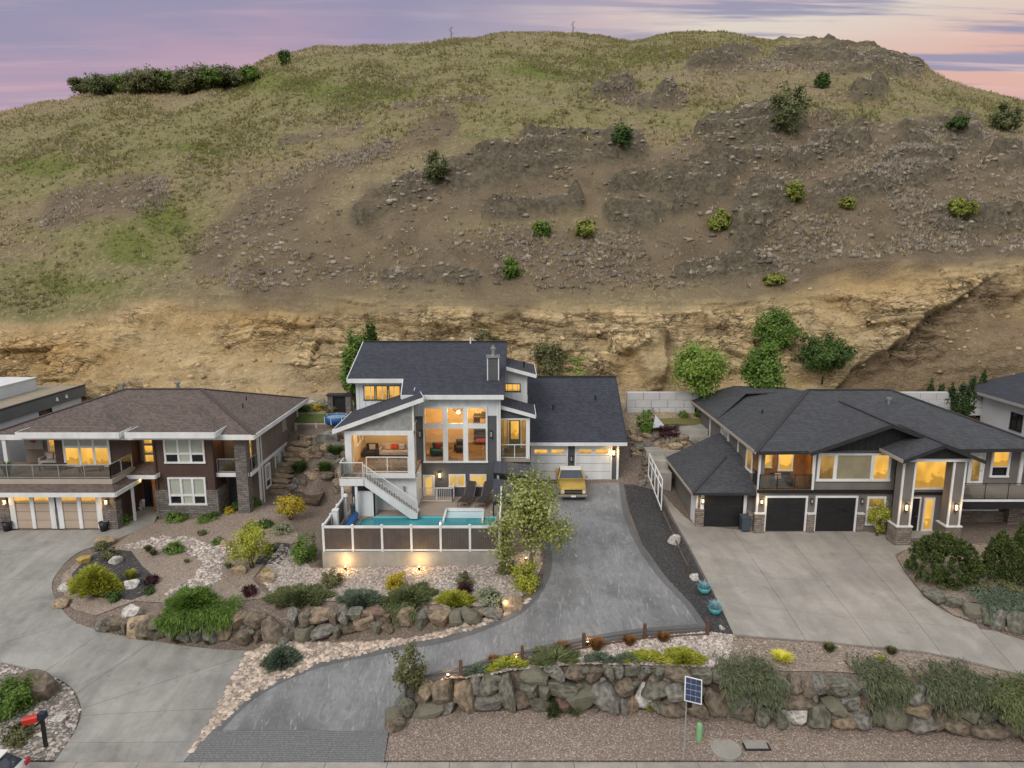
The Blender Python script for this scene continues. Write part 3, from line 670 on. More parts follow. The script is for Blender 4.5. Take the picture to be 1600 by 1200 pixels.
disp = disp + 2.2 * sstep(.30, .6, blob(U, V_, 1018, 560, 26, 45) + (blk - .5) * .5) + 1.0 * sstep(.35, .6, blob(U, V_, 1390, 490, 60, 26) + (blk - .5) * .6) + .9 * sstep(.35, .6, blob(U, V_, 700, 490, 120, 26) + (blk - .5) * .6)
lip = sstep(.93, 1.0, TC) * 0
xb2 = xb; yb2 = yb - disp * .8; zb2 = zb + disp * .45 * env
# hill
s = TH; yh = y1 + (Yc - y1) * s; zh = z1 + (zc - z1) * (s * (1.45 - .45 * s)); xh = a * yh
Uh, Vh = pxof(xh, yh, zh)
fade = sstep(0, .06, s)
def rb(u, v, x0, y0, x1, y1, w):
    dx, dy = x1 - x0, y1 - y0; t_ = np.clip(((u - x0) * dx + (v - y0) * dy) / (dx * dx + dy * dy), 0, 1); return np.exp(-((u - x0 - t_ * dx) ** 2 + (v - y0 - t_ * dy) ** 2) / (w * w))
rk = np.zeros_like(xh); n_ = fbm(xh * .11, yh * .16, 5, 61); n2_ = fbm(xh * .4, yh * .4, 3, 63)
for x0, y0, x1, y1, w_ in ((560, 332, 700, 292, 17), (700, 290, 860, 258, 22), (860, 258, 990, 248, 22), (985, 335, 1110, 292, 28), (1110, 288, 1200, 252, 18), (1165, 375, 1195, 330, 26), (1110, 222, 1230, 202, 18), (1425, 232, 1505, 212, 26), (1385, 290, 1470, 265, 17), (1235, 268, 1340, 228, 16), (930, 152, 985, 136, 8), (1000, 172, 1050, 160, 8), (1080, 114, 1175, 88, 11), (1225, 88, 1330, 80, 13), (1330, 84, 1432, 104, 13), (1335, 162, 1372, 156, 14), (1310, 122, 1400, 118, 7), (600, 428, 740, 436, 10), (1060, 428, 1210, 415, 10), (1470, 348, 1590, 350, 13), (1560, 262, 1620, 250, 18), (760, 345, 900, 330, 10), (1280, 330, 1400, 300, 12)):
    rk = np.maximum(rk, rb(Uh, Vh, x0, y0, x1, y1, w_ * 1.25))
rk = 1.3 * sstep(.30, .70, rk + (n_ - .47) * 1.2 + (n2_ - .45) * .5) * sstep(.10, .30, rk)
zh2 = zh + fade * ((fbm(xh * .02, yh * .02, 4, 71) - .5) * 5 + (fbm(xh * .10, yh * .10, 4, 81) - .5) * 1.9 + (fbm(xh * .6, yh * .6, 3, 91) - .5) * .38)
rr = ridged(xh * .20, yh * .34, 4, 101)
zh2 = zh2 + fade * rk * (rr - .35) * 1.6
def ledge(z, h, sd):
    q = z / h + fbm(xh * .10, yh * .10, 3, sd) * 1.6 + xh * .012; fl = np.floor(q); t_ = q - fl; return h * ((t_ ** .28) - t_) * (.4 + 1.2 * _h(fl.astype(np.int64), fl.astype(np.int64), sd) * 0 + 1.3 * vn(xh * .22 + fl * 7.3, yh * .05 + fl, sd + 3))
rkk = np.clip(rk, 0, 1.3)
ld = fade * rkk * (.85 * ledge(zh2, 2.3, 151) + .6 * ledge(zh2, .9, 161)); ld = sum(np.roll(ld, k, 1) for k in (-2, -1, 0, 1, 2)) / 5
zh2 = zh2 + np.clip(ld, -1.5, 1.5)
yh2 = yh - fade * rkk * (fbm(xh * .5, yh * .5, 3, 171) - .5) * 1.4
gull = ridged(xh * .035 + yh * .012, yh * .008, 4, 181); zh2 = zh2 - fade * sstep(.62, .9, gull) * 1.1
slope = np.abs(np.gradient(zh2, axis=0) / (np.gradient(yh, axis=0) + 1e-6)); steep = sstep(.85, 1.6, slope) * np.clip(rkk * 2, 0, 1)
# what grows where
G = np.zeros_like(xh)
for cx, cy, rx, ry in ((90, 440, 150, 45), (190, 375, 110, 45), (265, 325, 60, 28), (70, 265, 190, 45), (330, 205, 260, 50), (560, 135, 280, 65), (820, 105, 260, 50), (1020, 85, 240, 40), (1110, 65, 150, 22), (790, 200, 160, 30), (620, 215, 90, 25), (1060, 190, 90, 18), (1330, 190, 200, 22), (1500, 160, 140, 25)):
    G = np.maximum(G, blob(Uh, Vh, cx, cy, rx, ry))
B = np.zeros_like(xh)
for x0, y0, x1, y1, w_ in ((90, 325, 240, 300, 24), (330, 390, 520, 262, 30), (520, 262, 700, 205, 20), (440, 222, 560, 200, 8), (420, 420, 900, 400, 55), (900, 400, 1580, 370, 60), (600, 340, 1000, 300, 50), (1000, 320, 1580, 290, 60), (1100, 225, 1300, 215, 28), (1380, 230, 1600, 260, 40), (1120, 110, 1420, 100, 14), (620, 172, 760, 158, 7), (960, 150, 1060, 170, 10)):
    B = np.maximum(B, rb(Uh, Vh, x0, y0, x1, y1, w_ * 1.3))
n1 = .6 * (fbm(xh * .05 + yh * .03, yh * .05 - xh * .02, 6, 111) - .5) + .7 * (fbm(xh * .16 + yh * .1, yh * .16, 5, 113) - .5)
gm = np.clip(sstep(.2, .75, G - B * .5 + n1 * 1.7 + .16), 0, 1); dm = np.clip(sstep(.2, .8, B - G * .35 + n1 * 1.5), 0, 1); rm = np.clip(.7 * steep + .22 * rk + .5 * rk * sstep(.45, .6, rr), 0, 1)
greenm = np.zeros_like(xh)
for cx, cy, rx, ry in ((130, 440, 75, 26), (195, 380, 55, 30), (255, 330, 45, 22), (300, 228, 90, 7), (580, 140, 120, 22), (420, 120, 90, 20), (860, 110, 120, 20), (1000, 90, 120, 18), (60, 255, 70, 14)):
    greenm = np.maximum(greenm, blob(Uh, Vh, cx, cy, rx, ry))
greenm = np.clip(sstep(.3, .9, greenm + n1 * 1.3), 0, 1)
allx = np.concatenate([xb2 + 0 * yb2, xh]); ally = np.concatenate([yb2, yh2]); allz = np.concatenate([zb2, zh2]); nr = allx.shape[0]
mask = np.zeros((nr, NC, 4), np.float32); nb = xb2.shape[0]
mask[nb:, :, 0] = gm; mask[nb:, :, 1] = dm; mask[nb:, :, 2] = rm; mask[nb:, :, 3] = 0
mask[:nb, :, 3] = 1; mask[:nb, :, 2] = amp
fr = sstep(.86, 1.0, TC + (fbm(xb * .25, zb * .6, 3, 131) - .5) * .12); mask[:nb, :, 3] = 1 - fr * .999; mask[:nb, :, 2] = amp * (1 - sstep(.0, .25, fr))
mask[:nb, :, 1] = fr * dm[0][None, :]; mask[:nb, :, 0] = fr * gm[0][None, :]
mask2 = np.zeros((nr, NC, 4), np.float32); mask2[nb:, :, 0] = greenm; mask2[nb:, :, 3] = 1
org = np.maximum(blob(U, V_, 70, 560, 120, 45), .8 * blob(U, V_, 400, 500, 120, 30)); org = np.maximum(org, .6 * blob(U, V_, 1350, 440, 120, 40))
mask2[:nb, :, 3] = (v1 * .6 + v2 * .4) * amp * np.minimum(j1, .4 + .6 * j2) + (1 - amp) * .45; mask2[:nb, :, 1] = org; mask2[:nb, :, 2] = np.clip(wgl + .8 * blob(U, V_, 560, 590, 120, 20) + .7 * blob(U, V_, 1520, 560, 120, 40), 0, 1)
def hill_mat():
    m, N, bs = base_mat('dry_hillside'); p = pos(N)
    a1 = N.n('ShaderNodeVertexColor', layer_name='mask'); a2 = N.n('ShaderNodeVertexColor', layer_name='mask2')
    s1 = N.n('ShaderNodeSeparateColor', ins={0: a1.outputs[0]}); s2 = N.n('ShaderNodeSeparateColor', ins={0: a2.outputs[0]})
    n1 = N.noise(p, .35, 6, .65); n2 = N.noise(p, 2.2, 5, .7); n3 = N.noise(p, 7, 3, .7)
    grass = N.mix(N.ramp(n1, .35, .65), (.255, .225, .108), (.165, .16, .068)); grass = N.mix(N.ramp(n2, .48, .64), grass, (.33, .285, .165))
    green = N.mix(N.ramp(n2, .4, .6), (.14, .165, .045), (.20, .205, .07))
    dry = N.mix(N.ramp(n1, .35, .68), (.280, .228, .138), (.200, .158, .098)); dry = N.mix(N.ramp(n2, .50, .66), dry, (.37, .31, .20))
    dirt = N.mix(N.ramp(n1, .35, .65), (.142, .108, .072), (.205, .160, .108)); dirt = N.mix(N.math('MULTIPLY', N.ramp(n3, .54, .66), .7), dirt, (.34, .285, .23)); dirt = N.mix(N.math('MULTIPLY', N.ramp(n2, .58, .70), .6), dirt, (.095, .07, .05))
    rock = N.mix(N.ramp(n2, .35, .65), (.165, .143, .105), (.080, .068, .050)); rock = N.mix(N.math('MULTIPLY', N.ramp(N.noise(p, .9, 5, .7), .50, .66), .7), rock, (.21, .175, .12)); rock = N.mix(N.math('MULTIPLY', N.ramp(n3, .56, .7), .5), rock, (.22, .195, .155))
    c = N.mix(s1.outputs[0], dry, grass); c = N.mix(N.math('MULTIPLY', s2.outputs[0], .95), c, green); c = N.mix(s1.outputs[1], c, dirt); c = N.mix(s1.outputs[2], c, rock)
    # cut bank: bedded sandstone and clay
    sx = N.n('ShaderNodeSeparateXYZ', ins={0: p})
    w = N.noise(p, .25, 4, .6)
    sv = N.n('ShaderNodeCombineXYZ', ins={0: N.math('MULTIPLY', sx.outputs[0], .10), 1: N.math('MULTIPLY', sx.outputs[1], .2), 2: N.math('ADD', N.math('MULTIPLY', sx.outputs[2], 1.3), N.math('MULTIPLY', w, 5))}).outputs[0]
    b1 = N.noise(sv, 1.0, 6, .7)
    bank = N.mix(N.ramp(b1, .36, .66), (.46, .33, .17), (.70, .53, .30)); bank = N.mix(N.ramp(n1, .40, .66), bank, (.54, .42, .255))
    bank = N.mix(N.math('MULTIPLY', N.ramp(N.noise(p, .9, 5, .7), .52, .68), .6), bank, (.74, .59, .38))
    bank = N.mix(N.math('MULTIPLY', N.ramp(n3, .57, .72), .5), bank, (.27, .195, .12))
    bank = N.mix(N.math('MULTIPLY', s2.outputs[1], .65), bank, (.48, .28, .09))
    bank = N.mix(N.math('MULTIPLY', s2.outputs[2], .75), bank, N.mix(N.ramp(n2, .4, .65), (.17, .122, .085), (.26, .19, .13)))
    vv = N.n('ShaderNodeCombineXYZ', ins={0: N.math('MULTIPLY', sx.outputs[0], .34), 1: N.math('MULTIPLY', sx.outputs[1], .34), 2: N.math('ADD', N.math('MULTIPLY', sx.outputs[2], 1.15), N.math('MULTIPLY', w, 3.0))}).outputs[0]
    vd = N.n('ShaderNodeVectorMath', operation='ADD', ins={0: vv, 1: N.n('ShaderNodeVectorMath', operation='SCALE', ins={0: N.n('ShaderNodeTexNoise', ins={'Vector': p, 'Scale': 1.1, 'Detail': 4.0}).outputs['Color'], 3: .55}).outputs[0]}).outputs[0]
    ck = N.n('ShaderNodeTexVoronoi', feature='DISTANCE_TO_EDGE', ins={'Vector': vd, 'Scale': 1.0}).outputs['Distance']
    ck2 = N.n('ShaderNodeTexVoronoi', feature='DISTANCE_TO_EDGE', ins={'Vector': vd, 'Scale': 2.6}).outputs['Distance']
    crack = N.math('MAXIMUM', N.ramp(ck, .055, .0), N.math('MULTIPLY', N.ramp(ck2, .06, .0), .6)); crack = N.math('MULTIPLY', crack, N.math('MULTIPLY_ADD', s1.outputs[2], .75, .15))
    crack = N.math('MULTIPLY', crack, N.ramp(N.noise(p, .55, 3, .6), .38, .60))
    bank = N.mix(N.math('MULTIPLY', crack, .55), bank, (.16, .11, .065))
    bv = N.math('MULTIPLY_ADD', a2.outputs[1], .75, .62)
    bank = N.mix(1.0, bank, N.n('ShaderNodeCombineColor', ins={0: bv, 1: bv, 2: bv}).outputs[0], 'MULTIPLY')
    c = N.mix(a1.outputs[1], c, bank)
    N.l(c, bs.inputs['Base Color']); bs.inputs['Roughness'].default_value = .95; bs.inputs['Specular IOR Level'].default_value = .15
    h = N.math('ADD', N.math('MULTIPLY', n2, .6), N.math('MULTIPLY', n3, .4))
    h = N.math('ADD', h, N.math('MULTIPLY', N.math('MULTIPLY', b1, 1.6), a1.outputs[1]))
    h = N.math('SUBTRACT', h, N.math('MULTIPLY', N.math('MULTIPLY', crack, 1.2), a1.outputs[1]))
    bp = N.n('ShaderNodeBump', ins={'Strength': 1.0, 'Distance': .45, 'Height': h}); N.l(bp.outputs[0], bs.inputs['Normal'])
    return m
idx = np.arange(nr * NC).reshape(nr, NC)
fc = np.stack([idx[:-1, :-1], idx[:-1, 1:], idx[1:, 1:], idx[1:, :-1]], -1).reshape(-1, 4)
HV = np.stack([allx, ally, allz], -1)
me = np_mesh('hillside', HV.reshape(-1, 3), fc, hill_mat(), True)
for nm, mk_ in (('mask', mask), ('mask2', mask2)):
    at = me.attributes.new(nm, 'FLOAT_COLOR', 'POINT'); at.data.foreach_set('color', mk_.reshape(-1))
tag(link(bpy.data.objects.new('hillside', me)), kind='structure')
# far ground, so the land goes on to the horizon behind the viewer and beyond the hill
far = mk('far_valley', (.13, .13, .075), (.17, .145, .09), .01, .95)
MB().add([(-1500, -1500, -1.2), (1500, -1500, -1.2), (1500, 1500, -1.2), (-1500, 1500, -1.2)], [(0, 1, 2, 3)]).build('valley_floor', far)['kind'] = 'structure'

# sampling points on the hill
HU, HVv = pxof(HV[nb:, :, 0], HV[nb:, :, 1], HV[nb:, :, 2])
def hill_at(px, py):
    """nearest hill or bank vertex that is seen at a pixel"""
    u, v = pxof(HV[:, :, 0], HV[:, :, 1], HV[:, :, 2]); d = (u - px) ** 2 + (v - py) ** 2 + (HV[:, :, 1] > 185) * 1e6; i = np.unravel_index(np.argmin(d), d.shape)
    return Vector(HV[i])
def scatter(n, w, rows=slice(nb, nb + 260)):
    """random points on the hill weighted by a mask"""
    H = HV[rows]; ar = np.abs(np.gradient(H[:, :, 1], axis=0) * np.gradient(H[:, :, 0], axis=1)); p = (ar * w).ravel(); p = p / p.sum()
    k = RNG.choice(len(p), n, p=p); r_, c_ = np.unravel_index(k, H.shape[:2]); r2 = np.clip(r_ + 1, 0, H.shape[0] - 1); c2 = np.clip(c_ + 1, 0, NC - 1)
    t1, t2 = RNG.random((2, n, 1)); return H[r_, c_] * (1 - t1) * (1 - t2) + H[r2, c_] * t1 * (1 - t2) + H[r_, c2] * (1 - t1) * t2 + H[r2, c2] * t1 * t2
def tufts(name, P, s0, s1, mat, label, blades=6, spread=.9):
    n = len(P); s = RNG.uniform(s0, s1, (n, 1)); an = RNG.uniform(0, 6.28, (n, blades)); ln = RNG.uniform(.5, 1.0, (n, blades)) * s; ti = RNG.uniform(.1, spread, (n, blades))
    dx, dy = np.cos(an), np.sin(an); w = .16 * s
    b0 = np.stack([-dy * w, dx * w, 0 * dx - .06], -1); tip = np.stack([dx * ln * ti, dy * ln * ti, ln * .75], -1)
    base = P[:, None, :] + np.stack([dx * .1 * s, dy * .1 * s, 0 * dx], -1)
    Vv = np.stack([base - b0 * [1, 1, -1], base + b0, base + tip], 2)
    F = np.arange(n * blades * 3).reshape(-1, 3)
    o = link(bpy.data.objects.new(name, np_mesh(name, Vv.reshape(-1, 3), F, mat))); tag(o, label, 'grass', None, 'stuff'); return o
gA = mk_leaf('olive_bunchgrass', (.17, .165, .070), (.27, .24, .115), (.37, .32, .19), .40); gB = mk_leaf('straw_bunchgrass', (.36, .30, .18), (.50, .43, .27), (.28, .22, .13), .45)
gC = mk_leaf('grey_sagebrush', (.34, .30, .25), (.46, .41, .36), (.26, .22, .18), .4); gD = mk_leaf('fresh_grass', (.15, .19, .05), (.23, .26, .075), None, .45)
vis = sstep(0, .02, TH[:260]) 
q = slice(0, 260)
clump = .18 + sstep(.42, .60, fbm(xh[q] * .16, yh[q] * .16, 4, 191)); vis = vis * clump
tufts('bunchgrass', scatter(26000, (gm[q] * .9 + .06) * (1 - rm[q]) * vis), .35, .85, gA, 'olive bunchgrass covering the upper hillside', 5)
tufts('straw_grass', scatter(17000, (1 - gm[q] * .75) * (1 - dm[q] * .6) * (1 - rm[q] * .9) * vis), .35, .95, gB, 'straw coloured dry grass on the hillside', 5)
tufts('sagebrush', scatter(9000, (dm[q] * .55 + .05) * sstep(.35, .6, fbm(xh[q] * .05, yh[q] * .05, 3, 141)) * vis), .3, .8, gC, 'grey sagebrush tufts on the bare brown slope', 7, 1.2)
tufts('green_grass', scatter(9000, greenm[q] ** 1.5 * vis), .2, .45, gD, 'fresh green grass in the gullies of the hillside', 5)
st_h = mk('hill_stones', (.27, .235, .195), (.19, .16, .13), .5, .95, island=.45)
st_b = mk('bank_stones', (.46, .35, .21), (.34, .25, .15), .5, .95, island=.35)
def hillstones(n, w, s0, s1, label, rows=slice(nb, nb + 260)):
    P = scatter(n, w, rows); s = s0 + (s1 - s0) * RNG.random((n, 1, 1)) ** 3
    base = np.array([(1, 0, -.15), (.6, .75, -.1), (-.5, .8, -.2), (-1, .1, -.1), (-.6, -.8, -.35), (.6, -.8, -.35), (.55, .3, .6), (-.6, .2, .65), (.05, -.6, .45), (0, 0, -.6)], float)
    tri = np.array([(0, 1, 6), (1, 2, 6), (2, 7, 6), (2, 3, 7), (3, 4, 7), (4, 8, 7), (4, 5, 8), (5, 0, 8), (0, 6, 8), (6, 7, 8), (1, 0, 9), (2, 1, 9), (3, 2, 9), (4, 3, 9), (5, 4, 9), (0, 5, 9)])
    Vv = base[None] * s * RNG.uniform(.65, 1.25, (n, 10, 1)); an = RNG.uniform(0, 6.28, (n, 1)); x_, y_ = Vv[:, :, 0] * np.cos(an) - Vv[:, :, 1] * np.sin(an), Vv[:, :, 0] * np.sin(an) + Vv[:, :, 1] * np.cos(an)
    Vv = np.stack([x_ * 1.2, y_, Vv[:, :, 2]], -1) + P[:, None] - [0, 0, .02]; F = (tri[None] + (np.arange(n) * 10)[:, None, None]).reshape(-1, 3)
    o = link(bpy.data.objects.new('hill_stones', np_mesh('hill_stones', Vv.reshape(-1, 3), F, st_b if rows.start == 0 else st_h))); tag(o, label, 'stones', None, 'stuff')
hillstones(7000, (dm[q] + .05 + rm[q] * .4) * vis, .08, .45, 'pale stones scattered over the bare brown slope')
hillstones(1300, np.ones((nb, NC)) * env, .06, .34, 'fallen stones lying on the cut bank', slice(0, nb))
# ------------------------------------------------------------------ boulders
def boulder_mesh(i, mat):
    r = np.random.default_rng(100 + i); bm = bmesh.new(); bmesh.ops.create_icosphere(bm, subdivisions=3, radius=1)
    P = np.array([tuple(v.co) for v in bm.verts]); e = r.uniform(.45, .62)
    P = np.sign(P) * np.abs(P) ** e; P /= np.abs(P).max()
    for k in range(9):
        n = r.normal(size=3); n /= np.linalg.norm(n); d = r.uniform(.50, .88); t = P @ n; P = P - np.maximum(t - d, 0)[:, None] * n[None] * .93
    P += (fbm(P[:, 0] * 2.2 + 9 * i, P[:, 1] * 2.2 + P[:, 2] * 1.7, 3, i)[:, None] - .45) * .30 * P
    P /= np.abs(P).max(0)
    for v, p in zip(bm.verts, P): v.co = p
    me = bpy.data.meshes.new('boulder'); bm.to_mesh(me); bm.free(); me.materials.append(mat)
    for p in me.polygons: p.use_smooth = True
    me.set_sharp_from_angle(angle=R(17)); return me
BM = {}
def bmesh_of(mat, k):
    if (mat.name, k) not in BM: BM[(mat.name, k)] = boulder_mesh(k, mat)
    return BM[(mat.name, k)]
def rock(parent, c, sx, sy, sz, mat=None, rot=None, name='boulder', k=None):
    mat = mat or random.choices(ROCKS, (5, 5, 5, 4, .6, 1.2))[0]
    o = link(bpy.data.objects.new(name, bmesh_of(mat, random.randrange(8) if k is None else k)), parent)
    o.location = Vector(c) - (wloc(parent) if parent is not None else Vector()); o.scale = (sx, sy, sz)
    o.rotation_euler = rot or (random.uniform(-.12, .12), random.uniform(-.12, .12), random.uniform(-.3, .3) + random.choice((0, math.pi))); return o
def rock_wall(name, label, base, hgt, w0=.8, w1=1.4, mats=None, batter=.32, rowh=.78, special=(), fill=None):
    """base: list of (x,y,z) along the foot; hgt: list of heights at the same points"""
    B = np.array([tuple(b) for b in base]); L = np.concatenate([[0], np.cumsum(np.linalg.norm(np.diff(B[:, :2], axis=0), axis=1))]); T = L[-1]
    root = thing(name, label, 'rock wall', tuple(B[0])); root['kind'] = 'thing'
    f = lambda s: np.array([np.interp(s, L, B[:, j]) for j in range(3)]); H = lambda s: float(np.interp(s, L, hgt))
    rows = max(1, int(round(max(hgt) / rowh))); tall = []
    def put(c, w, r, n, h, span):
        rh = h / n; p = f(c); q = f(min(c + .3, T)) - f(max(c - .3, 0)); d = q[:2] / (np.linalg.norm(q[:2]) + 1e-6); inn = np.array([-d[1], d[0]])
        zc = p[2] + rh * (r + span * .5) + random.uniform(-.09, .09) * rh; off = .38 + batter * (r + .5 * (span - 1)) * rh + random.uniform(-.1, .16); mt = None
        for (sp, rr_, m_) in special:
            if abs(c - sp) < w * .5 and rr_ == r: mt = m_
        mt = mt or (random.choice(mats) if mats else None)
        rock(root, (p[0] + inn[0] * off, p[1] + inn[1] * off, zc), w * random.uniform(.58, .66), random.uniform(.48, .66), rh * span * random.uniform(.57, .68), mt,
             (random.uniform(-.25, .12), random.uniform(-.22, .22), math.atan2(d[1], d[0]) + random.uniform(-.18, .18) + random.choice((0, math.pi))))
        if random.random() < .55:                          # chinking stone in the joint
            e = p + np.array([d[0], d[1], 0]) * w * .5; g = random.uniform(.12, .24)
            rock(root, (e[0] + inn[0] * (off - .22), e[1] + inn[1] * (off - .22), p[2] + rh * (r + random.choice((.12, .95)))), g, g * .9, g * .8, mt)
    for r in range(rows):
        s = random.uniform(-.3, .2)
        while s < T:
            w = random.choice((random.uniform(w0 * .7, w0), random.uniform(w0, w1), random.uniform(w0, w1 * 1.15))); c = min(max(s + w / 2, 0), T); h = H(c); n = max(1, int(round(h / rowh)))
            if r < n and not (r == 1 and any(a0 < c < a1 for a0, a1 in tall)):
                if r == 0 and n >= 2 and random.random() < .2: put(c, w * 1.05, 0, n, h, 1.75); tall.append((c - w * .45, c + w * .45))
                else: put(c, w, r, n, h, 1)
            s += w * random.uniform(.93, 1.0)
    return root
def line3(l): return [at_z(*p) for p in l]
# front wall along the verge
fw = line3([(612, 1136, .15), (650, 1122, .22), (700, 1118, .27), (800, 1117, .3), (900, 1116, .3), (1000, 1118, .3), (1100, 1123, .3), (1155, 1130, .3)])
Lf = lambda pts: sum((Vector(pts[i + 1]) - Vector(pts[i])).length for i in range(len(pts) - 1))
rock_wall('boulder_wall', 'dry stacked boulder wall below the white river stones and rail fence', fw, [.45, .9, 1.35, 1.6, 1.85, 1.95, 1.95, 1.95], .62, 1.15, rowh=.66, special=((Lf(fw) * .75, 0, ROCKW), (Lf(fw) * .5, 0, ROCKS[4])))
fw2 = line3([(1155, 1130, .3), (1300, 1142, .3), (1400, 1147, .3), (1500, 1152, .3), (1600, 1158, .3), (1720, 1166, .3)])
rock_wall('boulder_wall', 'boulder wall under trailing juniper beside the wide concrete drive', fw2, [1.9, 1.85, 1.8, 1.7, 1.6, 1.5], .6, 1.15, rowh=.62, special=((2.2, 0, ROCKW), (4.6, 0, ROCKS[5])))
mw = line3([(150, 984, 1.35), (190, 994, 1.28), (240, 1001, 1.2), (330, 1008, 1.1), (400, 1008, 1.1), (470, 1003, 1.2), (540, 997, 1.35), (640, 986, 1.75), (720, 980, 2.0), (775, 968, 2.3)])
rock_wall('boulder_wall', 'boulder wall holding up the garden above the curved grey drive', mw, [.5, .75, 1.0, 1.25, 1.35, 1.3, 1.2, .85, .7, .4], .6, 1.15, rowh=.62)
rw = line3([(1440, 935, 2.25), (1480, 953, 2.2), (1530, 975, 2.15), (1600, 996, 2.0), (1700, 1012, 2.0)])
rock_wall('boulder_wall', 'low boulder edging below the mountain pines', rw, [.35, .6, .9, 1.0, 1.0], .7, 1.2)
TER = [ROCKS[5], ROCKT, ROCKS[1], ROCKT, ROCKS[2]]
def rockery(label, px, n, s0, s1, mats, rows=None):
    P = [gnd(*p) for p in px]; poly = [tuple(p[:2]) for p in P]; root = thing('rockery', label, 'rockery', P[0]); root['kind'] = 'thing'; A_ = np.array(poly); a0, a1 = A_.min(0), A_.max(0); done = []; tries = 0
    while len(done) < n and tries < 6000:
        tries += 1; x, y = random.uniform(a0[0], a1[0]), random.uniform(a0[1], a1[1]); s_ = random.uniform(s0, s1)
        if not inpoly(poly, np.array([x]), np.array([y]))[0] or any((x - q[0]) ** 2 + (y - q[1]) ** 2 < (.72 * (s_ + q[2])) ** 2 for q in done): continue
        done.append((x, y, s_)); rock(root, (x, y, gz(x, y) + s_ * .22), s_ * random.uniform(.85, 1.15), s_ * .8, s_ * random.uniform(.6, .85), random.choice(mats))
    return root
rockery('tan boulder bank just above the dark planting pad', [(455, 765), (545, 765), (545, 750), (462, 748)], 26, .28, .55, TER)
rockery('rust and tan boulders of the middle terrace beside the stone steps', [(462, 728), (545, 726), (545, 714), (466, 714)], 22, .25, .5, TER)
rockery('tumbled orange and pale boulders below the slatted lawn fence', [(468, 708), (515, 708), (545, 715), (545, 686), (470, 686)], 30, .28, .6, TER)
rockery('column of pale rocks against the covered deck', [(522, 770), (545, 770), (545, 690), (530, 690)], 18, .25, .5, [ROCKT, ROCKS[2]])
rockery('grey boulder terrace by the block wall beside the wide grey house', [(988, 712), (1085, 706), (1085, 690), (990, 676), (984, 690)], 34, .28, .55, [ROCKS[2], ROCKT, ROCKS[5]])
rockery('dark stacked stones behind the white mesh gate', [(1000, 756), (1030, 756), (1030, 716), (1006, 716)], 26, .2, .4, [ROCKS[1], ROCKS[2]])
rockery('pale rock row behind the back lawn of the brown house', [(455, 642), (525, 642), (525, 632), (455, 632)], 22, .3, .6, [ROCKT, ROCKS[2], ROCKW])
def lone(px, py, w, h, mat, label, sink=.25):
    g = gnd(px, py); o = rock(None, (g.x, g.y, g.z + h * (.5 - sink)), w / 2, w * .42, h / 2 * 1.2, mat, name='landscape_rock'); tag(o, label, 'rock'); return o
for a in ((210, 916, .9, .65, ROCKW, 'white pointed rock on black lava gravel in front of spreading yellow juniper'), (181, 880, .8, .55, ROCKW, 'white rock between black lava gravel and the dry creek'),
          (373, 896, .9, .6, ROCKT, 'pale jagged rock beside the yellow green garden tree'), (417, 908, 1.0, .7, ROCKT, 'rounded sandstone rock beside the river stone slope'),
          (228, 985, 1.7, 1.1, ROCKT, 'large pitted tan boulder at the bend of the grey drive'), (207, 962, .9, .7, ROCKW, 'small pale boulder at the tip of the garden island'),
          (131, 878, .9, .4, ROCKY, 'yellow lichen stone on the lava gravel'), (163, 850, 1.3, .45, ROCKT, 'flat pale stone where the garden meets the grey drive'),
          (103, 920, .7, .45, ROCKW, 'white edging stone on the outer curve of the garden island'), (97, 945, .8, .5, ROCKT, 'tan edging stone on the outer curve of the garden island'),
          (357, 852, .9, .5, ROCKT, 'tan stone beside the dry creek'), (1083, 905, .6, .5, ROCKW, 'smooth white rock on black lava gravel'), (1053, 850, .8, .75, ROCKW, 'upright white rock by the log rail'),
          (1530, 906, .8, .75, ROCKW, 'pale pointed rock between the mountain pines'), (617, 1140, .9, .7, ROCKS[1], 'brown rock at the apron end of the boulder wall'), (440, 1004, .8, .5, ROCKS[2], 'grey rock below the garden wall'),
          (815, 893, 1.0, .6, ROCKW, 'white rock at the foot of the variegated tree'), (800, 948, 1.1, .8, ROCKT, 'sandstone boulder lit by a garden lamp'), (55, 1085, 1.9, 1.2, ROCKS[1], 'large brown boulder beside the mailbox bush'),
          (93, 1128, .7, .3, ROCKW, 'flat white stone behind the mailbox'), (30, 1078, 1.5, 1.3, ROCKS[2], 'grey brown boulder behind the mailbox bush'), (1128, 983, .3, .25, ROCKW, 'small round white stone near the last fence post'),
          (512, 695, 1.7, 1.6, ROCKS[2], 'big pale boulder set in the terrace by the covered deck'), (330, 985, 1.0, .6, ROCKW, 'white rock at the foot of the trailing juniper')):
    lone(*a)

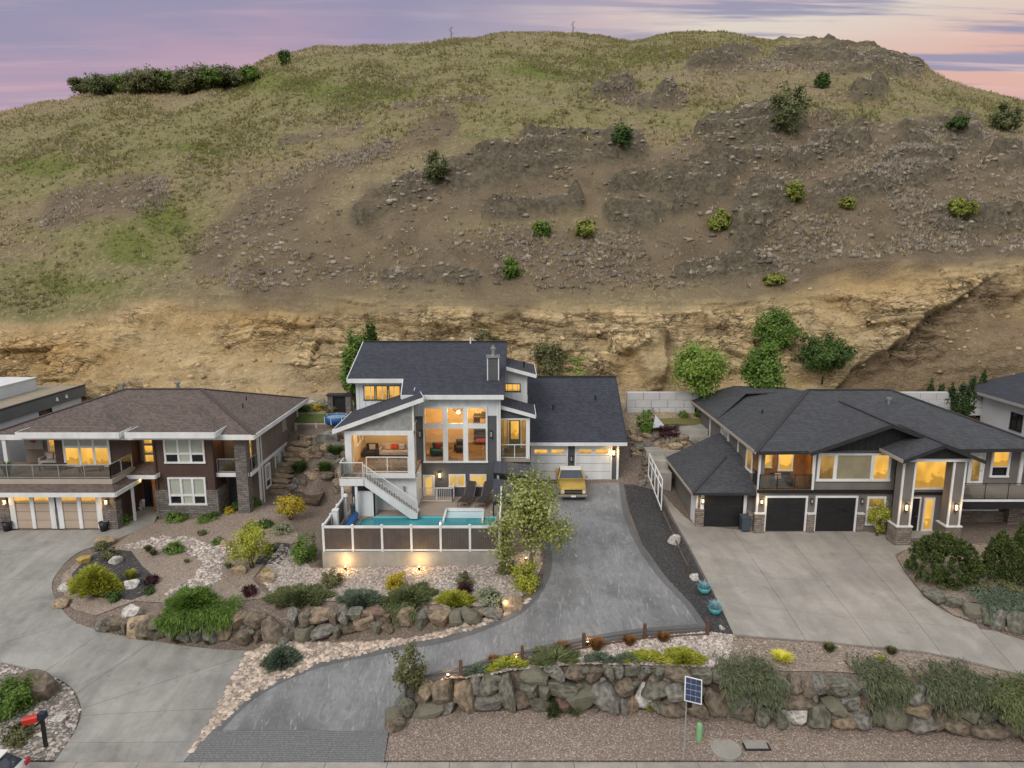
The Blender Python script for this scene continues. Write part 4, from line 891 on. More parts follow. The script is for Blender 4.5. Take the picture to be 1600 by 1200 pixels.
# ------------------------------------------------------------------ plants
def leaf_mesh(name, C, D, size, mat, asp=.55, seed=0):
    """C centres, D outward directions; one folded diamond leaf each"""
    r = np.random.default_rng(seed); n = len(C); D = D / (np.linalg.norm(D, axis=1)[:, None] + 1e-6)
    t = np.cross(D, r.normal(size=(n, 3))); t /= np.linalg.norm(t, axis=1)[:, None] + 1e-6; b = np.cross(D, t)
    tilt = r.uniform(-.6, .6, (n, 1)); ax = t * np.cos(tilt) + D * np.sin(tilt); s = size * r.uniform(.6, 1.3, (n, 1))
    V = np.stack([C - ax * s, C + b * s * asp, C + ax * s, C - b * s * asp], 1)
    return np_mesh(name, V.reshape(-1, 3), np.arange(n * 4).reshape(-1, 4), mat)
def crown_pts(r, n, clusters, rx, ry, rz, z0, cs=.28, low=.0, shell=.55, taper=0):
    """points in leafy clumps filling an uneven ellipsoid"""
    k = r.normal(size=(clusters, 3)); k /= np.linalg.norm(k, axis=1)[:, None]; rad = (shell + (1 - shell) * r.random((clusters, 1))) * r.uniform(.8, 1.12, (clusters, 1)); k = k * rad
    if low: k[:, 2] = np.where(k[:, 2] < -low, -low * r.random(clusters), k[:, 2])
    if taper: k[:, :2] *= (1 - taper * (k[:, 2:3] * .5 + .5))
    w = r.random(clusters) + .4; c = r.choice(clusters, n, p=w / w.sum()); j = r.normal(size=(n, 3)) * cs * .5
    P = (k[c] + j) * [rx, ry, rz]; D = j * .8 + k[c] * .6 + r.normal(size=(n, 3)) * .25 + [0, 0, .35]
    return P + [0, 0, z0], D, k * [rx, ry, rz] + [0, 0, z0]
bark = mk('bark', (.11, .085, .065), (.07, .055, .042), 4, .9, bump=.5); barkp = mk('pale_bark', (.26, .22, .18), (.17, .14, .11), 4, .9)
def tree(name, label, base, h, rx, rz, n, ls, mat, trunk=.1, clusters=60, group=None, cat='tree', seed=None, cs=.28, low=0, taper=0, clear=None, asp=.55, bk=None, shell=.55, stems=1):
    seed = seed if seed is not None else random.randrange(9999); r = np.random.default_rng(seed); base = Vector(base)
    root = thing(name, label, cat, base, group); z0 = h - rz
    P, D, K = crown_pts(r, n, clusters, rx, rx, rz, z0, cs, low, taper=taper, shell=shell)
    link(bpy.data.objects.new('crown', leaf_mesh('crown', P, D, ls, mat, asp, seed)), root)
    mb = MB(); top = Vector((r.uniform(-.1, .1) * rx, r.uniform(-.1, .1) * rx, z0 + rz * .35))
    for q in range(stems):
        ofs = Vector((r.uniform(-.2, .2), r.uniform(-.2, .2), 0)) * (stems > 1); t2 = top + Vector((r.uniform(-.4, .4) * rx, r.uniform(-.4, .4) * rx, 0)) * (stems > 1)
        mid = Vector((0, 0, -.1)) + ofs + (t2 - ofs) * .5 + Vector((r.uniform(-.05, .05), r.uniform(-.05, .05), 0))
        mb.tube(Vector((0, 0, -.15)) + ofs, mid, trunk, trunk * .75); mb.tube(mid, t2, trunk * .75, trunk * .35)
    for i in r.choice(len(K), min(14, len(K)), replace=False):
        z = float(np.clip(K[i][2] * .55, z0 * .35, top.z)); f_ = z / top.z; mb.tube(Vector((top.x * f_, top.y * f_, z)), Vector(K[i]) * .92, trunk * .32, trunk * .1, 5, False)
    mb.v = [tuple(Vector(p) + base) for p in mb.v]; mb.build('trunk', bk or bark, root, True)
    return root
def blades_mesh(name, r, n, rx, h, mat, lean=.6, w=.02, droop=.25):
    an = r.uniform(0, 6.28, n); q = r.random(n) ** .6; b = np.stack([np.cos(an) * q * rx * .35, np.sin(an) * q * rx * .35, 0 * an], 1)
    l = h * r.uniform(.6, 1.05, n); le = r.uniform(.05, lean, n); d = np.stack([np.cos(an) * le, np.sin(an) * le, 0 * an], 1) * rx
    m = b + d * .45 + np.stack([0 * l, 0 * l, l * .65], 1); t = b + d + np.stack([0 * l, 0 * l, l * (1 - droop * le)], 1); sd = np.stack([-np.sin(an), np.cos(an), 0 * an], 1) * w
    V = np.stack([b - sd, b + sd, m + sd, m - sd, t], 1).reshape(-1, 3); k = np.arange(n)[:, None] * 5
    F = np.concatenate([k + [0, 1, 2], k + [0, 2, 3], k + [3, 2, 4]]); return np_mesh(name, V, F, mat)
def sprays(name, r, n, pts, dirs, L, mat, w=.03, droop=.0):
    """needle sprays: slim pointed leaves along given directions"""
    d = dirs / (np.linalg.norm(dirs, axis=1)[:, None] + 1e-6); s = np.cross(d, r.normal(size=d.shape)); s /= np.linalg.norm(s, axis=1)[:, None] + 1e-6; l = L * r.uniform(.6, 1.2, (len(d), 1))
    V = np.stack([pts - s * w * .3, pts + d * l * .45 + s * w, pts + d * l + [0, 0, -droop], pts + d * l * .45 - s * w], 1)
    return np_mesh(name, V.reshape(-1, 3), np.arange(len(d) * 4).reshape(-1, 4), mat)
G_DK = mk_leaf('dark_green_leaf', (.035, .07, .018), (.075, .125, .030)); G_MD = mk_leaf('green_leaf', (.06, .12, .022), (.13, .20, .04)); G_BR = mk_leaf('bright_green_leaf', (.11, .19, .03), (.21, .29, .06))
G_YE = mk_leaf('yellow_green_leaf', (.20, .24, .03), (.34, .33, .05)); G_GO = mk_leaf('golden_leaf', (.30, .25, .02), (.44, .34, .04)); G_OL = mk_leaf('olive_leaf', (.085, .095, .04), (.15, .15, .07))
G_PU = mk_leaf('purple_leaf', (.028, .008, .014), (.055, .018, .024)); G_SG = mk_leaf('sage_leaf', (.16, .19, .12), (.26, .28, .19)); G_BL = mk_leaf('blue_green_needle', (.075, .105, .075), (.13, .165, .115))
G_JU = mk_leaf('juniper_needle', (.070, .095, .036), (.13, .15, .062), (.17, .165, .09), .15); G_JB = mk_leaf('trailing_juniper_needle', (.060, .078, .042), (.115, .130, .072), (.15, .15, .09), .15)
G_PI = mk_leaf('pine_needle', (.028, .050, .014), (.075, .105, .030), (.17, .165, .06), .1); G_VA = mk_leaf('variegated_leaf', (.13, .165, .03), (.30, .32, .10), (.56, .53, .33)); G_RU = mk_leaf('rust_grass', (.17, .08, .03), (.26, .14, .06)); G_CE = mk_leaf('cedar_needle', (.018, .040, .012), (.040, .070, .020), None, .1)
G_SB = mk_leaf('slope_shrub_leaf', (.075, .095, .040), (.135, .15, .065)); G_LM = mk_leaf('lime_leaf', (.16, .19, .035), (.24, .26, .06)); FLOW = mk_leaf('yellow_flower', (.55, .50, .05), (.62, .58, .12)); G_TE = mk('teal_glaze', (.05, .25, .27), (.10, .34, .36), 5, .25)
def shrub(kind, px, py, w, h, label, mat=None, name=None, cat='shrub', group=None, hill=False, P=None):
    g = P or (hill_at(px, py) if hill else gnd(px, py)); r = np.random.default_rng(int(px * 7 + py * 13)); root = thing(name or {'mound': 'mound_shrub', 'grass': 'ornamental_grass', 'juniper': 'spreading_juniper', 'pine': 'mountain_pine'}.get(kind, 'shrub'), label, cat, g, group)
    rx = w / 2
    if kind == 'mound':
        n = int(700 + 900 * w * h); P_, D, K = crown_pts(r, n, 26, rx, rx, h * .62, h * .38, .34, .55); me = leaf_mesh('foliage', P_, D, .04 + .02 * w, mat, .5, 1)
    elif kind == 'grass': me = blades_mesh('foliage', r, 420, rx, h, mat, .9, .012 + .008 * w)
    elif kind in ('juniper', 'spread'):
        n = int(1500 * w); a_ = r.uniform(0, 6.28, n); q = np.sqrt(r.random(n)); lob = .62 + .38 * np.sin(a_ * 5 + r.uniform(0, 6)) * np.sin(a_ * 3 + 1)
        P_ = np.stack([np.cos(a_) * q * rx * lob, np.sin(a_) * q * rx * .72 * lob, h * (.25 + .75 * (1 - q ** 1.5)) * r.uniform(.35, 1, n)], 1)
        if P is None and not hill: P_[:, 2] += zg(P_[:, 0] + g.x, P_[:, 1] + g.y) - g.z if kind == 'juniper' else 0
        D = np.stack([np.cos(a_), np.sin(a_), .55 + 0 * a_], 1) + r.normal(size=(n, 3)) * .3; me = sprays('foliage', r, n, P_, D, .20 + .05 * w, mat, .035)
    elif kind == 'pine':
        n = int(5200 * w); k = r.normal(size=(230, 3)); k /= np.linalg.norm(k, axis=1)[:, None]; k[:, 2] = np.abs(k[:, 2]) * 1.05 - .12; k *= r.uniform(.55, 1.03, (230, 1)) ** .6; c = r.integers(0, 230, n)
        t_ = r.random((n, 1)); P_ = k[c] * [rx, rx, h * .80] + [0, 0, h * .15] + np.concatenate([r.normal(size=(n, 2)) * .075 * (1.2 - t_), t_ * .34 - .05], 1); D = np.concatenate([r.normal(size=(n, 2)) * .55 + k[c][:, :2] * .3, r.uniform(.3, 1.1, (n, 1))], 1)
        me = sprays('foliage', r, n, P_, D, .17, mat, .034)
    link(bpy.data.objects.new('foliage', me), root)
    mb = MB()
    for i in range(5):
        a_ = i * 1.256 + .4; mb.tube(g + Vector((0, 0, -.08)), g + Vector((math.cos(a_) * rx * .5, math.sin(a_) * rx * .5, h * .45)), .025 + .01 * w, .01, 5, False)
    mb.build('stem', bark, root); return root
def trailing(px0, px1, pytop, pybot, label, mat, n=2600, zt=2.0, drop=.95, seed=0, zb=.5):
    """juniper that spills from a wall top down its face"""
    r = np.random.default_rng(seed); a_ = at_z(px0, pytop, zt); b_ = at_z(px1, pytop, zt); c_ = at_y((px0 + px1) / 2, pybot, a_.y - .9)
    root = thing('trailing_juniper', label, 'shrub', (a_ + b_) / 2)
    st = 90; yw = a_.y - drop; s0 = r.random(st); L = r.uniform(.3, 1.0, st) * (.55 + .45 * np.sin(s0 * math.pi * 3 + seed) ** 2); foot = at_y(px0, pybot, a_.y - 1.0).z
    P_ = []; D_ = []
    for i in range(st):
        m = n // st; t_ = r.random(m) * L[i]; lead = r.uniform(.5, 2.2)
        x = a_.x + (b_.x - a_.x) * s0[i] + r.normal(size=m) * .10 + (t_ * r.uniform(-.5, .5)); y = a_.y + (b_.y - a_.y) * s0[i] + lead * (1 - t_ * 1.0) - np.minimum(t_ * 4, 1) * .75 - t_ * .75; z = zt + .22 - np.maximum(t_ - .22, 0) / .78 * (zt - zb) + r.uniform(-.05, .16, m)
        y = np.where(t_ < .3, yw + lead * (1 - t_ / .3) - t_ / .3 * .35, yw - .35 - (t_ - .3) * .45)
        z = np.where(t_ < .3, np.maximum(zt + .25, zg(x, y) + .08) + r.uniform(0, .14, m), zt + .3 - (t_ - .3) / .7 * (zt - zb) + r.uniform(-.05, .12, m))
        P_.append(np.stack([x, y, z], 1)); D_.append(np.stack([r.normal(size=m) * .35, -.5 + r.normal(size=m) * .2, -.9 + .6 * (t_ < .22) + r.normal(size=m) * .3], 1))
    P_ = np.concatenate(P_); D_ = np.concatenate(D_); me = sprays('foliage', r, n, P_ - np.array(root.location), D_, .28, mat, .026); link(bpy.data.objects.new('foliage', me), root)
    mb = MB(); 
    for i in range(6):
        q = a_.lerp(b_, (i + .5) / 6); q.z = gz(q.x, q.y + 1.0); mb.tube(Vector((q.x, q.y + 1.0, q.z)), Vector((q.x, q.y - .1, zt + .1)), .03, .015, 5, False)
    mb.build('stem', bark, root); return root
# ------------------------------------------------------------------ building pieces
def plane(face, d0):
    if face == 'f': return lambda s, z, d: (s, d0 - d, z)
    if face == 'r': return lambda s, z, d: (d0 + d, s, z)
    return lambda s, z, d: (d0 - d, s, z)
def pbox(mb, P, s0, s1, z0, z1, da, db):
    a = P(s0, z0, da); b = P(s1, z1, db); mb.box(a[0], b[0], a[1], b[1], a[2], b[2])
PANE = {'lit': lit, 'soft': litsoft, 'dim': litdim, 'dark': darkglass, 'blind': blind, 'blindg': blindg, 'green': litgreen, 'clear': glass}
def window(parent, face, d0, s0, s1, z0, z1, cols=(1,), rows=(1,), kinds='lit', fm=None, trim=.10, mull=.06, deep=.07, recess=.015, label=None, name='window'):
    """framed window; rows from the bottom up; kinds = one kind, or a list by row"""
    fm = fm or white; P = plane(face, d0); mb = MB()
    pbox(mb, P, s0 - trim, s1 + trim, z1, z1 + trim, -.02, deep); pbox(mb, P, s0 - trim - .03, s1 + trim + .03, z0 - trim, z0, -.02, deep + .03)
    pbox(mb, P, s0 - trim, s0, z0, z1, -.02, deep); pbox(mb, P, s1, s1 + trim, z0, z1, -.02, deep)
    cs = np.concatenate([[0], np.cumsum(cols)]) / sum(cols) * (s1 - s0) + s0; rs = np.concatenate([[0], np.cumsum(rows)]) / sum(rows) * (z1 - z0) + z0
    for c in cs[1:-1]: pbox(mb, P, c - mull / 2, c + mull / 2, z0, z1, -.02, deep - .012)
    for q in rs[1:-1]: pbox(mb, P, s0, s1, q - mull / 2, q + mull / 2, -.02, deep - .02)
    w = mb.build(name, fm, parent)
    if label: w['label'] = label
    for j in range(len(rows)):
        k = kinds if isinstance(kinds, str) else kinds[j]
        for i in range(len(cols)):
            kk = k if isinstance(k, str) else k[i]; m2 = MB(); e = mull / 2
            pbox(m2, P, cs[i] + (e if i else 0), cs[i + 1] - (e if i < len(cols) - 1 else 0), rs[j] + (e if j else 0), rs[j + 1] - (e if j < len(rows) - 1 else 0), recess - .02, recess); m2.build('pane', PANE[kk], w)
    return w
def holes(parent, name, mat, y0, y1, x0, x1, z0, z1, hs):
    """wall parallel to the street with rectangular openings (x0,x1,z0,z1)"""
    X_ = sorted({x0, x1, *[h[0] for h in hs], *[h[1] for h in hs]}); Z_ = sorted({z0, z1, *[h[2] for h in hs], *[h[3] for h in hs]}); mb = MB()
    for i in range(len(X_) - 1):
        for j in range(len(Z_) - 1):
            cx, cz = (X_[i] + X_[i + 1]) / 2, (Z_[j] + Z_[j + 1]) / 2
            if not any(h[0] < cx < h[1] and h[2] < cz < h[3] for h in hs): mb.box(X_[i], X_[i + 1], y0, y1, Z_[j], Z_[j + 1])
    return mb.build(name, mat, parent)
def garage_door(parent, x0, x1, z0, z1, y, mat, fm, panes='lit', prow=3, label=None, npan=2):
    mb = MB(); t = .12; mb.box(x0 - t, x0, y - .09, y + .02, z0, z1 + t); mb.box(x1, x1 + t, y - .09, y + .02, z0, z1 + t); mb.box(x0, x1, y - .09, y + .02, z1, z1 + t)
    d = mb.build('garage_door', fm, parent); h = (z1 - z0) / 4
    if label: d['label'] = label
    for k in range(4): MB().box(x0 + .005, x1 - .005, y - .035, y + .02, z0 + k * h + .012, z0 + (k + 1) * h - .012).build('door_panel', mat, d, bevel=.012)
    bx(d, 'door_backing', charp, x0, x1, y - .015, y + .02, z0, z1)
    w = (x1 - x0) / npan
    for i in range(npan): bx(d, 'pane', PANE[panes], x0 + i * w + w * .13, x0 + (i + 1) * w - w * .13, y - .048, y - .03, z0 + prow * h + h * .26, z0 + (prow + 1) * h - h * .28)
    return d
def door(parent, x0, x1, z0, z1, y, mat, fm, pane=None, px=(.2, .8, .15, .9), label=None):
    mb = MB(); t = .09; mb.box(x0 - t, x0, y - .07, y + .02, z0, z1 + t); mb.box(x1, x1 + t, y - .07, y + .02, z0, z1 + t); mb.box(x0, x1, y - .07, y + .02, z1, z1 + t)
    d = bx(parent, 'door', mat, x0, x1, y - .03, y + .02, z0, z1)
    if label: d['label'] = label
    mb.build('door_frame', fm, d); w, h = x1 - x0, z1 - z0
    if pane: bx(d, 'pane', PANE[pane], x0 + w * px[0], x0 + w * px[1], y - .042, y - .03, z0 + h * px[2], z0 + h * px[3])
    MB().tube((x1 - .09, y - .09, z0 + h * .46), (x1 - .09, y - .03, z0 + h * .46), .03).tube((x1 - .09, y - .09, z0 + h * .46), (x1 - .2, y - .09, z0 + h * .46), .015).build('handle', steel, d)
    return d
def railing(parent, pts, h, mat, kind='glass', post=1.3, base=.08, w=.05, label=None):
    """pts: floor line; posts, top rail, and glass or balusters between"""
    r = MB(); r2 = MB(); P = [Vector(p) for p in pts]
    for a_, b_ in zip(P[:-1], P[1:]): r.beam(a_ + Vector((0, 0, h)), b_ + Vector((0, 0, h)), w * 1.2, w); r2.beam(a_ + Vector((0, 0, base)), b_ + Vector((0, 0, base)), w, w * .8)
    root = r.build('railing', mat, parent); r2.build('bottom_rail', mat, root)
    if label: root['label'] = label
    for a_, b_ in zip(P[:-1], P[1:]):
        L = (b_ - a_).length; n = max(1, round(L / post))
        for k in range(n + 1):
            q = a_.lerp(b_, k / n); MB().beam(q, q + Vector((0, 0, h)), w, w).build('post', mat, root)
        if kind == 'glass':
            for k in range(n):
                p0 = a_.lerp(b_, (k + .04) / n); p1 = a_.lerp(b_, (k + .96) / n); u = Vector((0, 0, 1)); nn = (p1 - p0).cross(u).normalized() * .008
                MB().slab([p0 + u * (base + .03) - nn, p1 + u * (base + .03) - nn, p1 + u * (h - .03) - nn, p0 + u * (h - .03) - nn], nn * 2).build('glass_panel', railglass, root)
        else:
            m = max(2, round(L / .13))
            for k in range(1, m):
                q = a_.lerp(b_, k / m); MB().beam(q + Vector((0, 0, base)), q + Vector((0, 0, h)), .022, .022).build('baluster', mat, root)
    return root
def sconce(parent, x, y, z, mat=None, energy=10, h=.32, glow=True, upd=False):
    o = MB().box(x - .06, x + .06, y - .03, y, z - h * .4, z + h * .4).box(x - .09, x + .09, y - .2, y - .03, z + h * .42, z + h * .5).box(x - .09, x + .09, y - .2, y - .03, z - h * .5, z - h * .42).build('wall_lamp', mat or blackp, parent)
    if glow:
        MB().lathe((x, y - .12, z), [(.0, -h * .3), (.055, -h * .3), (.055, h * .3), (0, h * .3)], 8).build('lamp_bulb', litlamp, o)
        if energy: lamp(o, (x, y - .34, z + .02), energy, .06)
    else: MB().lathe((x, y - .12, z), [(.0, -h * .35), (.06, -h * .35), (.06, h * .35), (0, h * .35)], 8).build('lamp_glass', greymetal, o)
    return o
def fascia(parent, mat, pts, h=.24, t=.07, up=.02, name='fascia'):
    mb = MB()
    for a_, b_ in zip(pts[:-1], pts[1:]):
        a_ = Vector(a_); b_ = Vector(b_); d = (b_ - a_).normalized(); n = Vector((d.y, -d.x, 0)).normalized() * t; u = Vector((0, 0, up)); l = Vector((0, 0, h))
        mb.slab([a_ + u, b_ + u, b_ + u - l, a_ + u - l], n)
    return mb.build(name, mat, parent)
def roof(parent, mat, faces, t=.16, name='roof'):
    mb = MB()
    for f_ in faces: mb.slab(f_, (0, 0, -t))
    return mb.build(name, mat, parent)
def battens(parent, mat, x0, x1, y, zf, step=.42, w=.045):
    mb = MB(); x = x0 + step / 2
    while x < x1: a_, b_ = zf(x); mb.box(x - w / 2, x + w / 2, y - .03, y + .01, a_, b_); x += step
    return mb.build('batten_strips', mat, parent)

# ------------------------------------------------------------------ white and grey house in the middle
H = thing('modern_house', 'white and dark grey house with slate roof, tall lit windows and double garage', 'house', (-3, 50, 3.6))
Zd, Zm = 3.62, 6.22
GW = [(-5.98, -1.80, 6.22, 9.95)]
holes(H, 'wall', greysid, 45.6, 45.85, -6.62, -.95, 3.4, 9.42, [(-5.98, -1.80, 6.22, 9.42)])
holes(H, 'wall', whitesid, 45.6, 45.85, -6.62, -.95, 9.42, 11.0, [(-5.98, -1.80, 9.42, 9.95)])
battens(H, whitesid, -6.62, -.95, 45.6, lambda x: (9.95 if -6.1 < x < -1.7 else 9.44, 10.85))
bx(H, 'trim', white, -6.62, -6.0, 45.56, 45.6, 9.40, 9.47); bx(H, 'corner_board', white, -1.05, -.90, 45.55, 45.72, 3.5, 10.9)
bx(H, 'downpipe', white, -.88, -.78, 45.5, 45.6, 6.2, 10.8)
# great room
bx(H, 'floor', deckboard, -6.6, -.97, 45.86, 52, 5.95, 6.15)
mb = MB(); mb.box(-6.62, -6.5, 45.85, 52, 3.4, 10.7); mb.box(-1.05, -.93, 45.86, 52, 3.4, 10.7); mb.box(-6.5, -1.05, 50.6, 50.8, 6.1, 10.7); mb.build('inner_wall', cream, H)
bx(H, 'side_wall', greysid, -.93, -.88, 45.74, 52.2, 3.4, 10.9); bx(H, 'side_wall', whitesid, -6.68, -6.625, 45.64, 47.7, 6.2, 11.3)
bx(H, 'ceiling', white, -6.5, -1.05, 45.85, 50.6, 10.55, 10.7)
window(H, 'f', 45.6, -5.98, -1.80, 6.22, 9.95, (1, 1, 1), (2.3, 1.15), 'clear', white, .12, .34, .09, -.05, 'six pane lit window wall of the great room')
lamp(H, (-3.9, 47.6, 9.6), 190, .5, (1, .56, .18)); lamp(H, (-2.6, 49.2, 8.8), 110, .4, (1, .56, .18)); lamp(H, (-5.4, 48.6, 8.6), 90, .4, (1, .56, .18))
# lower floor
window(H, 'f', 45.6, -4.32, -3.32, 4.42, 5.18, (1, 1), (1,), 'soft', white, .08); window(H, 'f', 45.6, -2.86, -1.86, 4.42, 5.18, (1, 1), (1,), 'soft', white, .08)
door(H, -6.12, -5.48, 3.64, 5.12, 45.6, white, white, 'soft', (.14, .86, .08, .92), 'white patio door with lit glass')
sconce(H, -5.02, 45.6, 5.2, greymetal, 14); sconce(H, -6.32, 45.6, 8.15, glow=False, h=.5); sconce(H, -1.42, 45.6, 8.15, glow=False, h=.5)
# main roof: one wide slope, stepped eave
pl = lambda y: 10.95 + .365 * (y - 45.1)
rf = roof(H, roofgrey, [[(-7.45, 45.1, pl(45.1)), (-.55, 45.1, pl(45.1)), (-.42, 52.6, pl(52.6)), (-11.45, 52.6, pl(52.6)), (-11.55, 47.15, pl(47.15)), (-7.62, 47.15, pl(47.15))]], .2)
roof(H, roofgrey, [[(-.42, 52.6, pl(52.6)), (-.42, 57, 11.6), (-11.45, 57, 11.6), (-11.45, 52.6, pl(52.6))]], .2, 'rear_roof')
fascia(H, white, [(-7.45, 45.1, pl(45.1)), (-.55, 45.1, pl(45.1))], .30); fascia(H, white, [(-11.55, 47.15, pl(47.15)), (-7.62, 47.15, pl(47.15))], .30)
fascia(H, white, [(-11.5, 52.6, pl(52.6)), (-11.57, 47.15, pl(47.15))], .22, .05); fascia(H, charp, [(-.55, 45.1, pl(45.1)), (-.42, 52.6, pl(52.6))], .26, .05); fascia(H, white, [(-7.62, 47.15, pl(47.15)), (-7.46, 45.1, pl(45.1))], .26, .05)
bx(H, 'soffit', white, -7.4, -.6, 45.14, 45.6, 10.62, 10.68)
bx(H, 'rear_wall', whitesid, -11.0, -.9, 52.0, 56.5, 3.4, 11.8); bx(H, 'wall', whitesid, -11.12, -6.63, 47.72, 52.0, 3.4, 11.62)
battens(H, whitesid, -11.12, -7.3, 47.72, lambda x: (8.2, 11.6))
for x0 in (-10.52, -9.62, -8.72): window(H, 'f', 47.72, x0, x0 + .72, 10.12, 11.08, (1,), (1,), 'lit', blackp, .05, .04, .05)
# chimney
c = bx(H, 'chimney', greysid, -1.72, -.92, 47.0, 47.8, 11.2, 13.22); bx(c, 'chimney_cap', steel, -1.80, -.84, 46.92, 47.88, 13.22, 13.34)
MB().lathe((-1.32, 47.4, 13.34), [(.12, 0), (.12, .42), (.2, .44), (.2, .56), (.10, .58), (.10, .72), (0, .72)], 12).build('flue', steel, c)
for x in (-1.74, -.97): bx(c, 'corner_board', white, x, x + .07, 46.97, 47.04, 11.3, 13.21)
MB().tube((-3.2, 52.3, 13.4), (-3.2, 52.3, 14.1), .06).build('vent_pipe', white, H)
# stair tower right of the main roof
bx(H, 'wall', whitesid, -.86, 1.12, 49.4, 53.5, 6.4, 11.6)
battens(H, whitesid, -.86, 1.12, 49.4, lambda x: (8.6, 12.05 - .28 * (x + .9)), .36)
MB().slab([(-.86, 49.4, 11.6), (1.12, 49.4, 11.6), (-.86, 49.4, 12.15)], (0, 4, 0)).build('wall', whitesid, H)
window(H, 'f', 49.4, -.46, .56, 10.42, 10.92, (1,), (1,), 'lit', blackp, .06, .04, .05)
roof(H, roofgrey, [[(-.42, 48.8, 12.28), (1.75, 48.8, 11.70), (1.75, 53.8, 11.70), (-.42, 53.8, 12.28)]], .14, 'tower_roof')
fascia(H, white, [(-.42, 48.8, 12.30), (1.75, 48.8, 11.72)], .26, .05); fascia(H, white, [(1.75, 48.8, 11.72), (1.75, 53.8, 11.72)], .22, .05); MB().tube((.9, 51.0, 11.9), (.9, 51.0, 12.35), .07).build('vent_pipe', blackp, H)
# entry porch
roof(H, roofgrey, [[(-.86, 45.95, 10.06), (1.62, 45.95, 9.36), (1.62, 49.4, 9.36), (-.86, 49.4, 10.06)]], .14, 'porch_roof')
fascia(H, white, [(-.86, 45.95, 10.08), (1.62, 45.95, 9.38)], .26, .05); fascia(H, white, [(1.62, 45.95, 9.38), (1.62, 49.4, 9.38)], .22, .05)
MB().slab([(-.86, 46.2, 9.1), (1.2, 46.2, 9.1), (1.2, 46.2, 9.36), (-.86, 46.2, 9.9)], (0, .12, 0)).build('gable', greysid, H)
bx(H, 'porch_floor', patio, -.86, 1.3, 46.2, 48.4, 5.95, 6.2); bx(H, 'porch_base', greysid, -.86, 1.3, 46.4, 48.4, 3.4, 5.95); bx(H, 'entry_wall', cream, -.86, 1.2, 48.4, 48.6, 6.2, 9.4)
bx(H, 'porch_post', white, .98, 1.24, 46.2, 46.46, 6.2, 9.15); bx(H, 'porch_wall', whitesid, 1.0, 1.2, 46.46, 49.3, 6.2, 9.3); bx(H, 'porch_trim', white, -.86, .98, 46.2, 46.32, 8.98, 9.12)
door(H, -.22, .62, 6.22, 8.5, 48.4, sage, white, 'lit', (.16, .84, .36, .95), 'sage green front door with lit glass'); bx(H, 'sidelight', PANE['dim'], -.62, -.4, 48.36, 48.4, 6.4, 8.5); bx(H, 'sidelight', PANE['dim'], .82, .97, 48.36, 48.4, 6.4, 8.5)
for k in range(2): bx(H, 'step', deckboard, -.5, .9, 47.9 - .3 * k, 48.38, 6.2, 6.36 - .1 * k)
lamp(H, (.2, 47.2, 8.9), 34, .15); railing(H, [(-.84, 46.22, 6.2), (1.2, 46.22, 6.2)], 1.0, white, 'glass', 1.0)
# garage
holes(H, 'garage_wall', greysid, 49.3, 49.5, 1.2, 7.95, 3.4, 6.7, []); bx(H, 'garage_side', greysid, 7.75, 7.95, 49.5, 58, 3.4, 6.7); bx(H, 'corner_board', white, 7.84, 8.0, 49.24, 49.4, 3.6, 6.6)
garage_door(H, 1.52, 4.06, 3.62, 6.15, 49.3, whitesid, white, 'lit'); garage_door(H, 4.82, 7.36, 3.62, 6.15, 49.3, whitesid, white, 'lit')
roof(H, roofgar, [[(1.2, 48.75, 6.62), (8.5, 48.75, 6.62), (8.55, 55.6, 10.42), (1.3, 55.6, 10.42)], [(8.55, 55.6, 10.42), (8.5, 60, 8.2), (1.3, 60, 8.2), (1.3, 55.6, 10.42)]], .18, 'garage_roof')
fascia(H, white, [(1.2, 48.75, 6.64), (8.5, 48.75, 6.64)], .24); MB().slab([(7.95, 49.5, 6.6), (7.95, 58.5, 6.6), (7.95, 55.6, 10.2)], (-.1, 0, 0)).build('gable', greysid, H); fascia(H, charp, [(8.5, 48.75, 6.64), (8.55, 55.6, 10.44)], .22, .05)
sconce(H, 4.44, 49.3, 5.3, glow=False, h=.45); sconce(H, 7.58, 49.3, 5.75, greymetal, 22)
MB().beam((1.3, 55.6, 10.45), (8.55, 55.6, 10.45), .28, .05).build('ridge_cap', charp, H); MB().beam((-11.45, 52.6, pl(52.6) + .03), (-.42, 52.6, pl(52.6) + .03), .28, .05).build('ridge_cap', charp, H)
for q_ in ((3.2, 52.0), (6.6, 53.0)): MB().tube((*q_, 6.62 + (q_[1] - 48.75) * .555 - .1), (*q_, 6.62 + (q_[1] - 48.75) * .555 + .4), .06).build('vent_pipe', blackp, H)
# covered deck on the left
rl = lambda x: 9.22 + .362 * (x + 11.45)
roof(H, roofgrey, [[(-11.45, 42.35, rl(-11.45)), (-5.6, 42.35, rl(-5.6)), (-6.7, 47.7, rl(-6.7)), (-11.45, 47.7, rl(-11.45))]], .14, 'deck_roof')
fascia(H, white, [(-11.45, 42.35, rl(-11.45) + .02), (-5.6, 42.35, rl(-5.6) + .02)], .28); fascia(H, white, [(-11.45, 47.7, rl(-11.45)), (-11.45, 42.35, rl(-11.45))], .24, .05); fascia(H, white, [(-5.6, 42.35, rl(-5.6)), (-6.7, 47.7, rl(-6.7))], .24, .05)
MB().slab([(-10.75, 42.72, 9.1), (-6.38, 42.72, 9.1), (-6.38, 42.72, rl(-6.38) - .14), (-10.75, 42.72, rl(-10.75) - .14)], (0, .12, 0)).build('gable', shinglew, H)
bx(H, 'beam', white, -10.8, -6.36, 42.62, 42.9, 8.82, 9.1)
for x in (-10.78, -6.72): bx(H, 'deck_post', white, x, x + .4, 42.6, 43.0, 6.3, 8.82)
bx(H, 'deck_post', white, -6.42, -6.3, 42.7, 42.85, 9.1, 10.9)
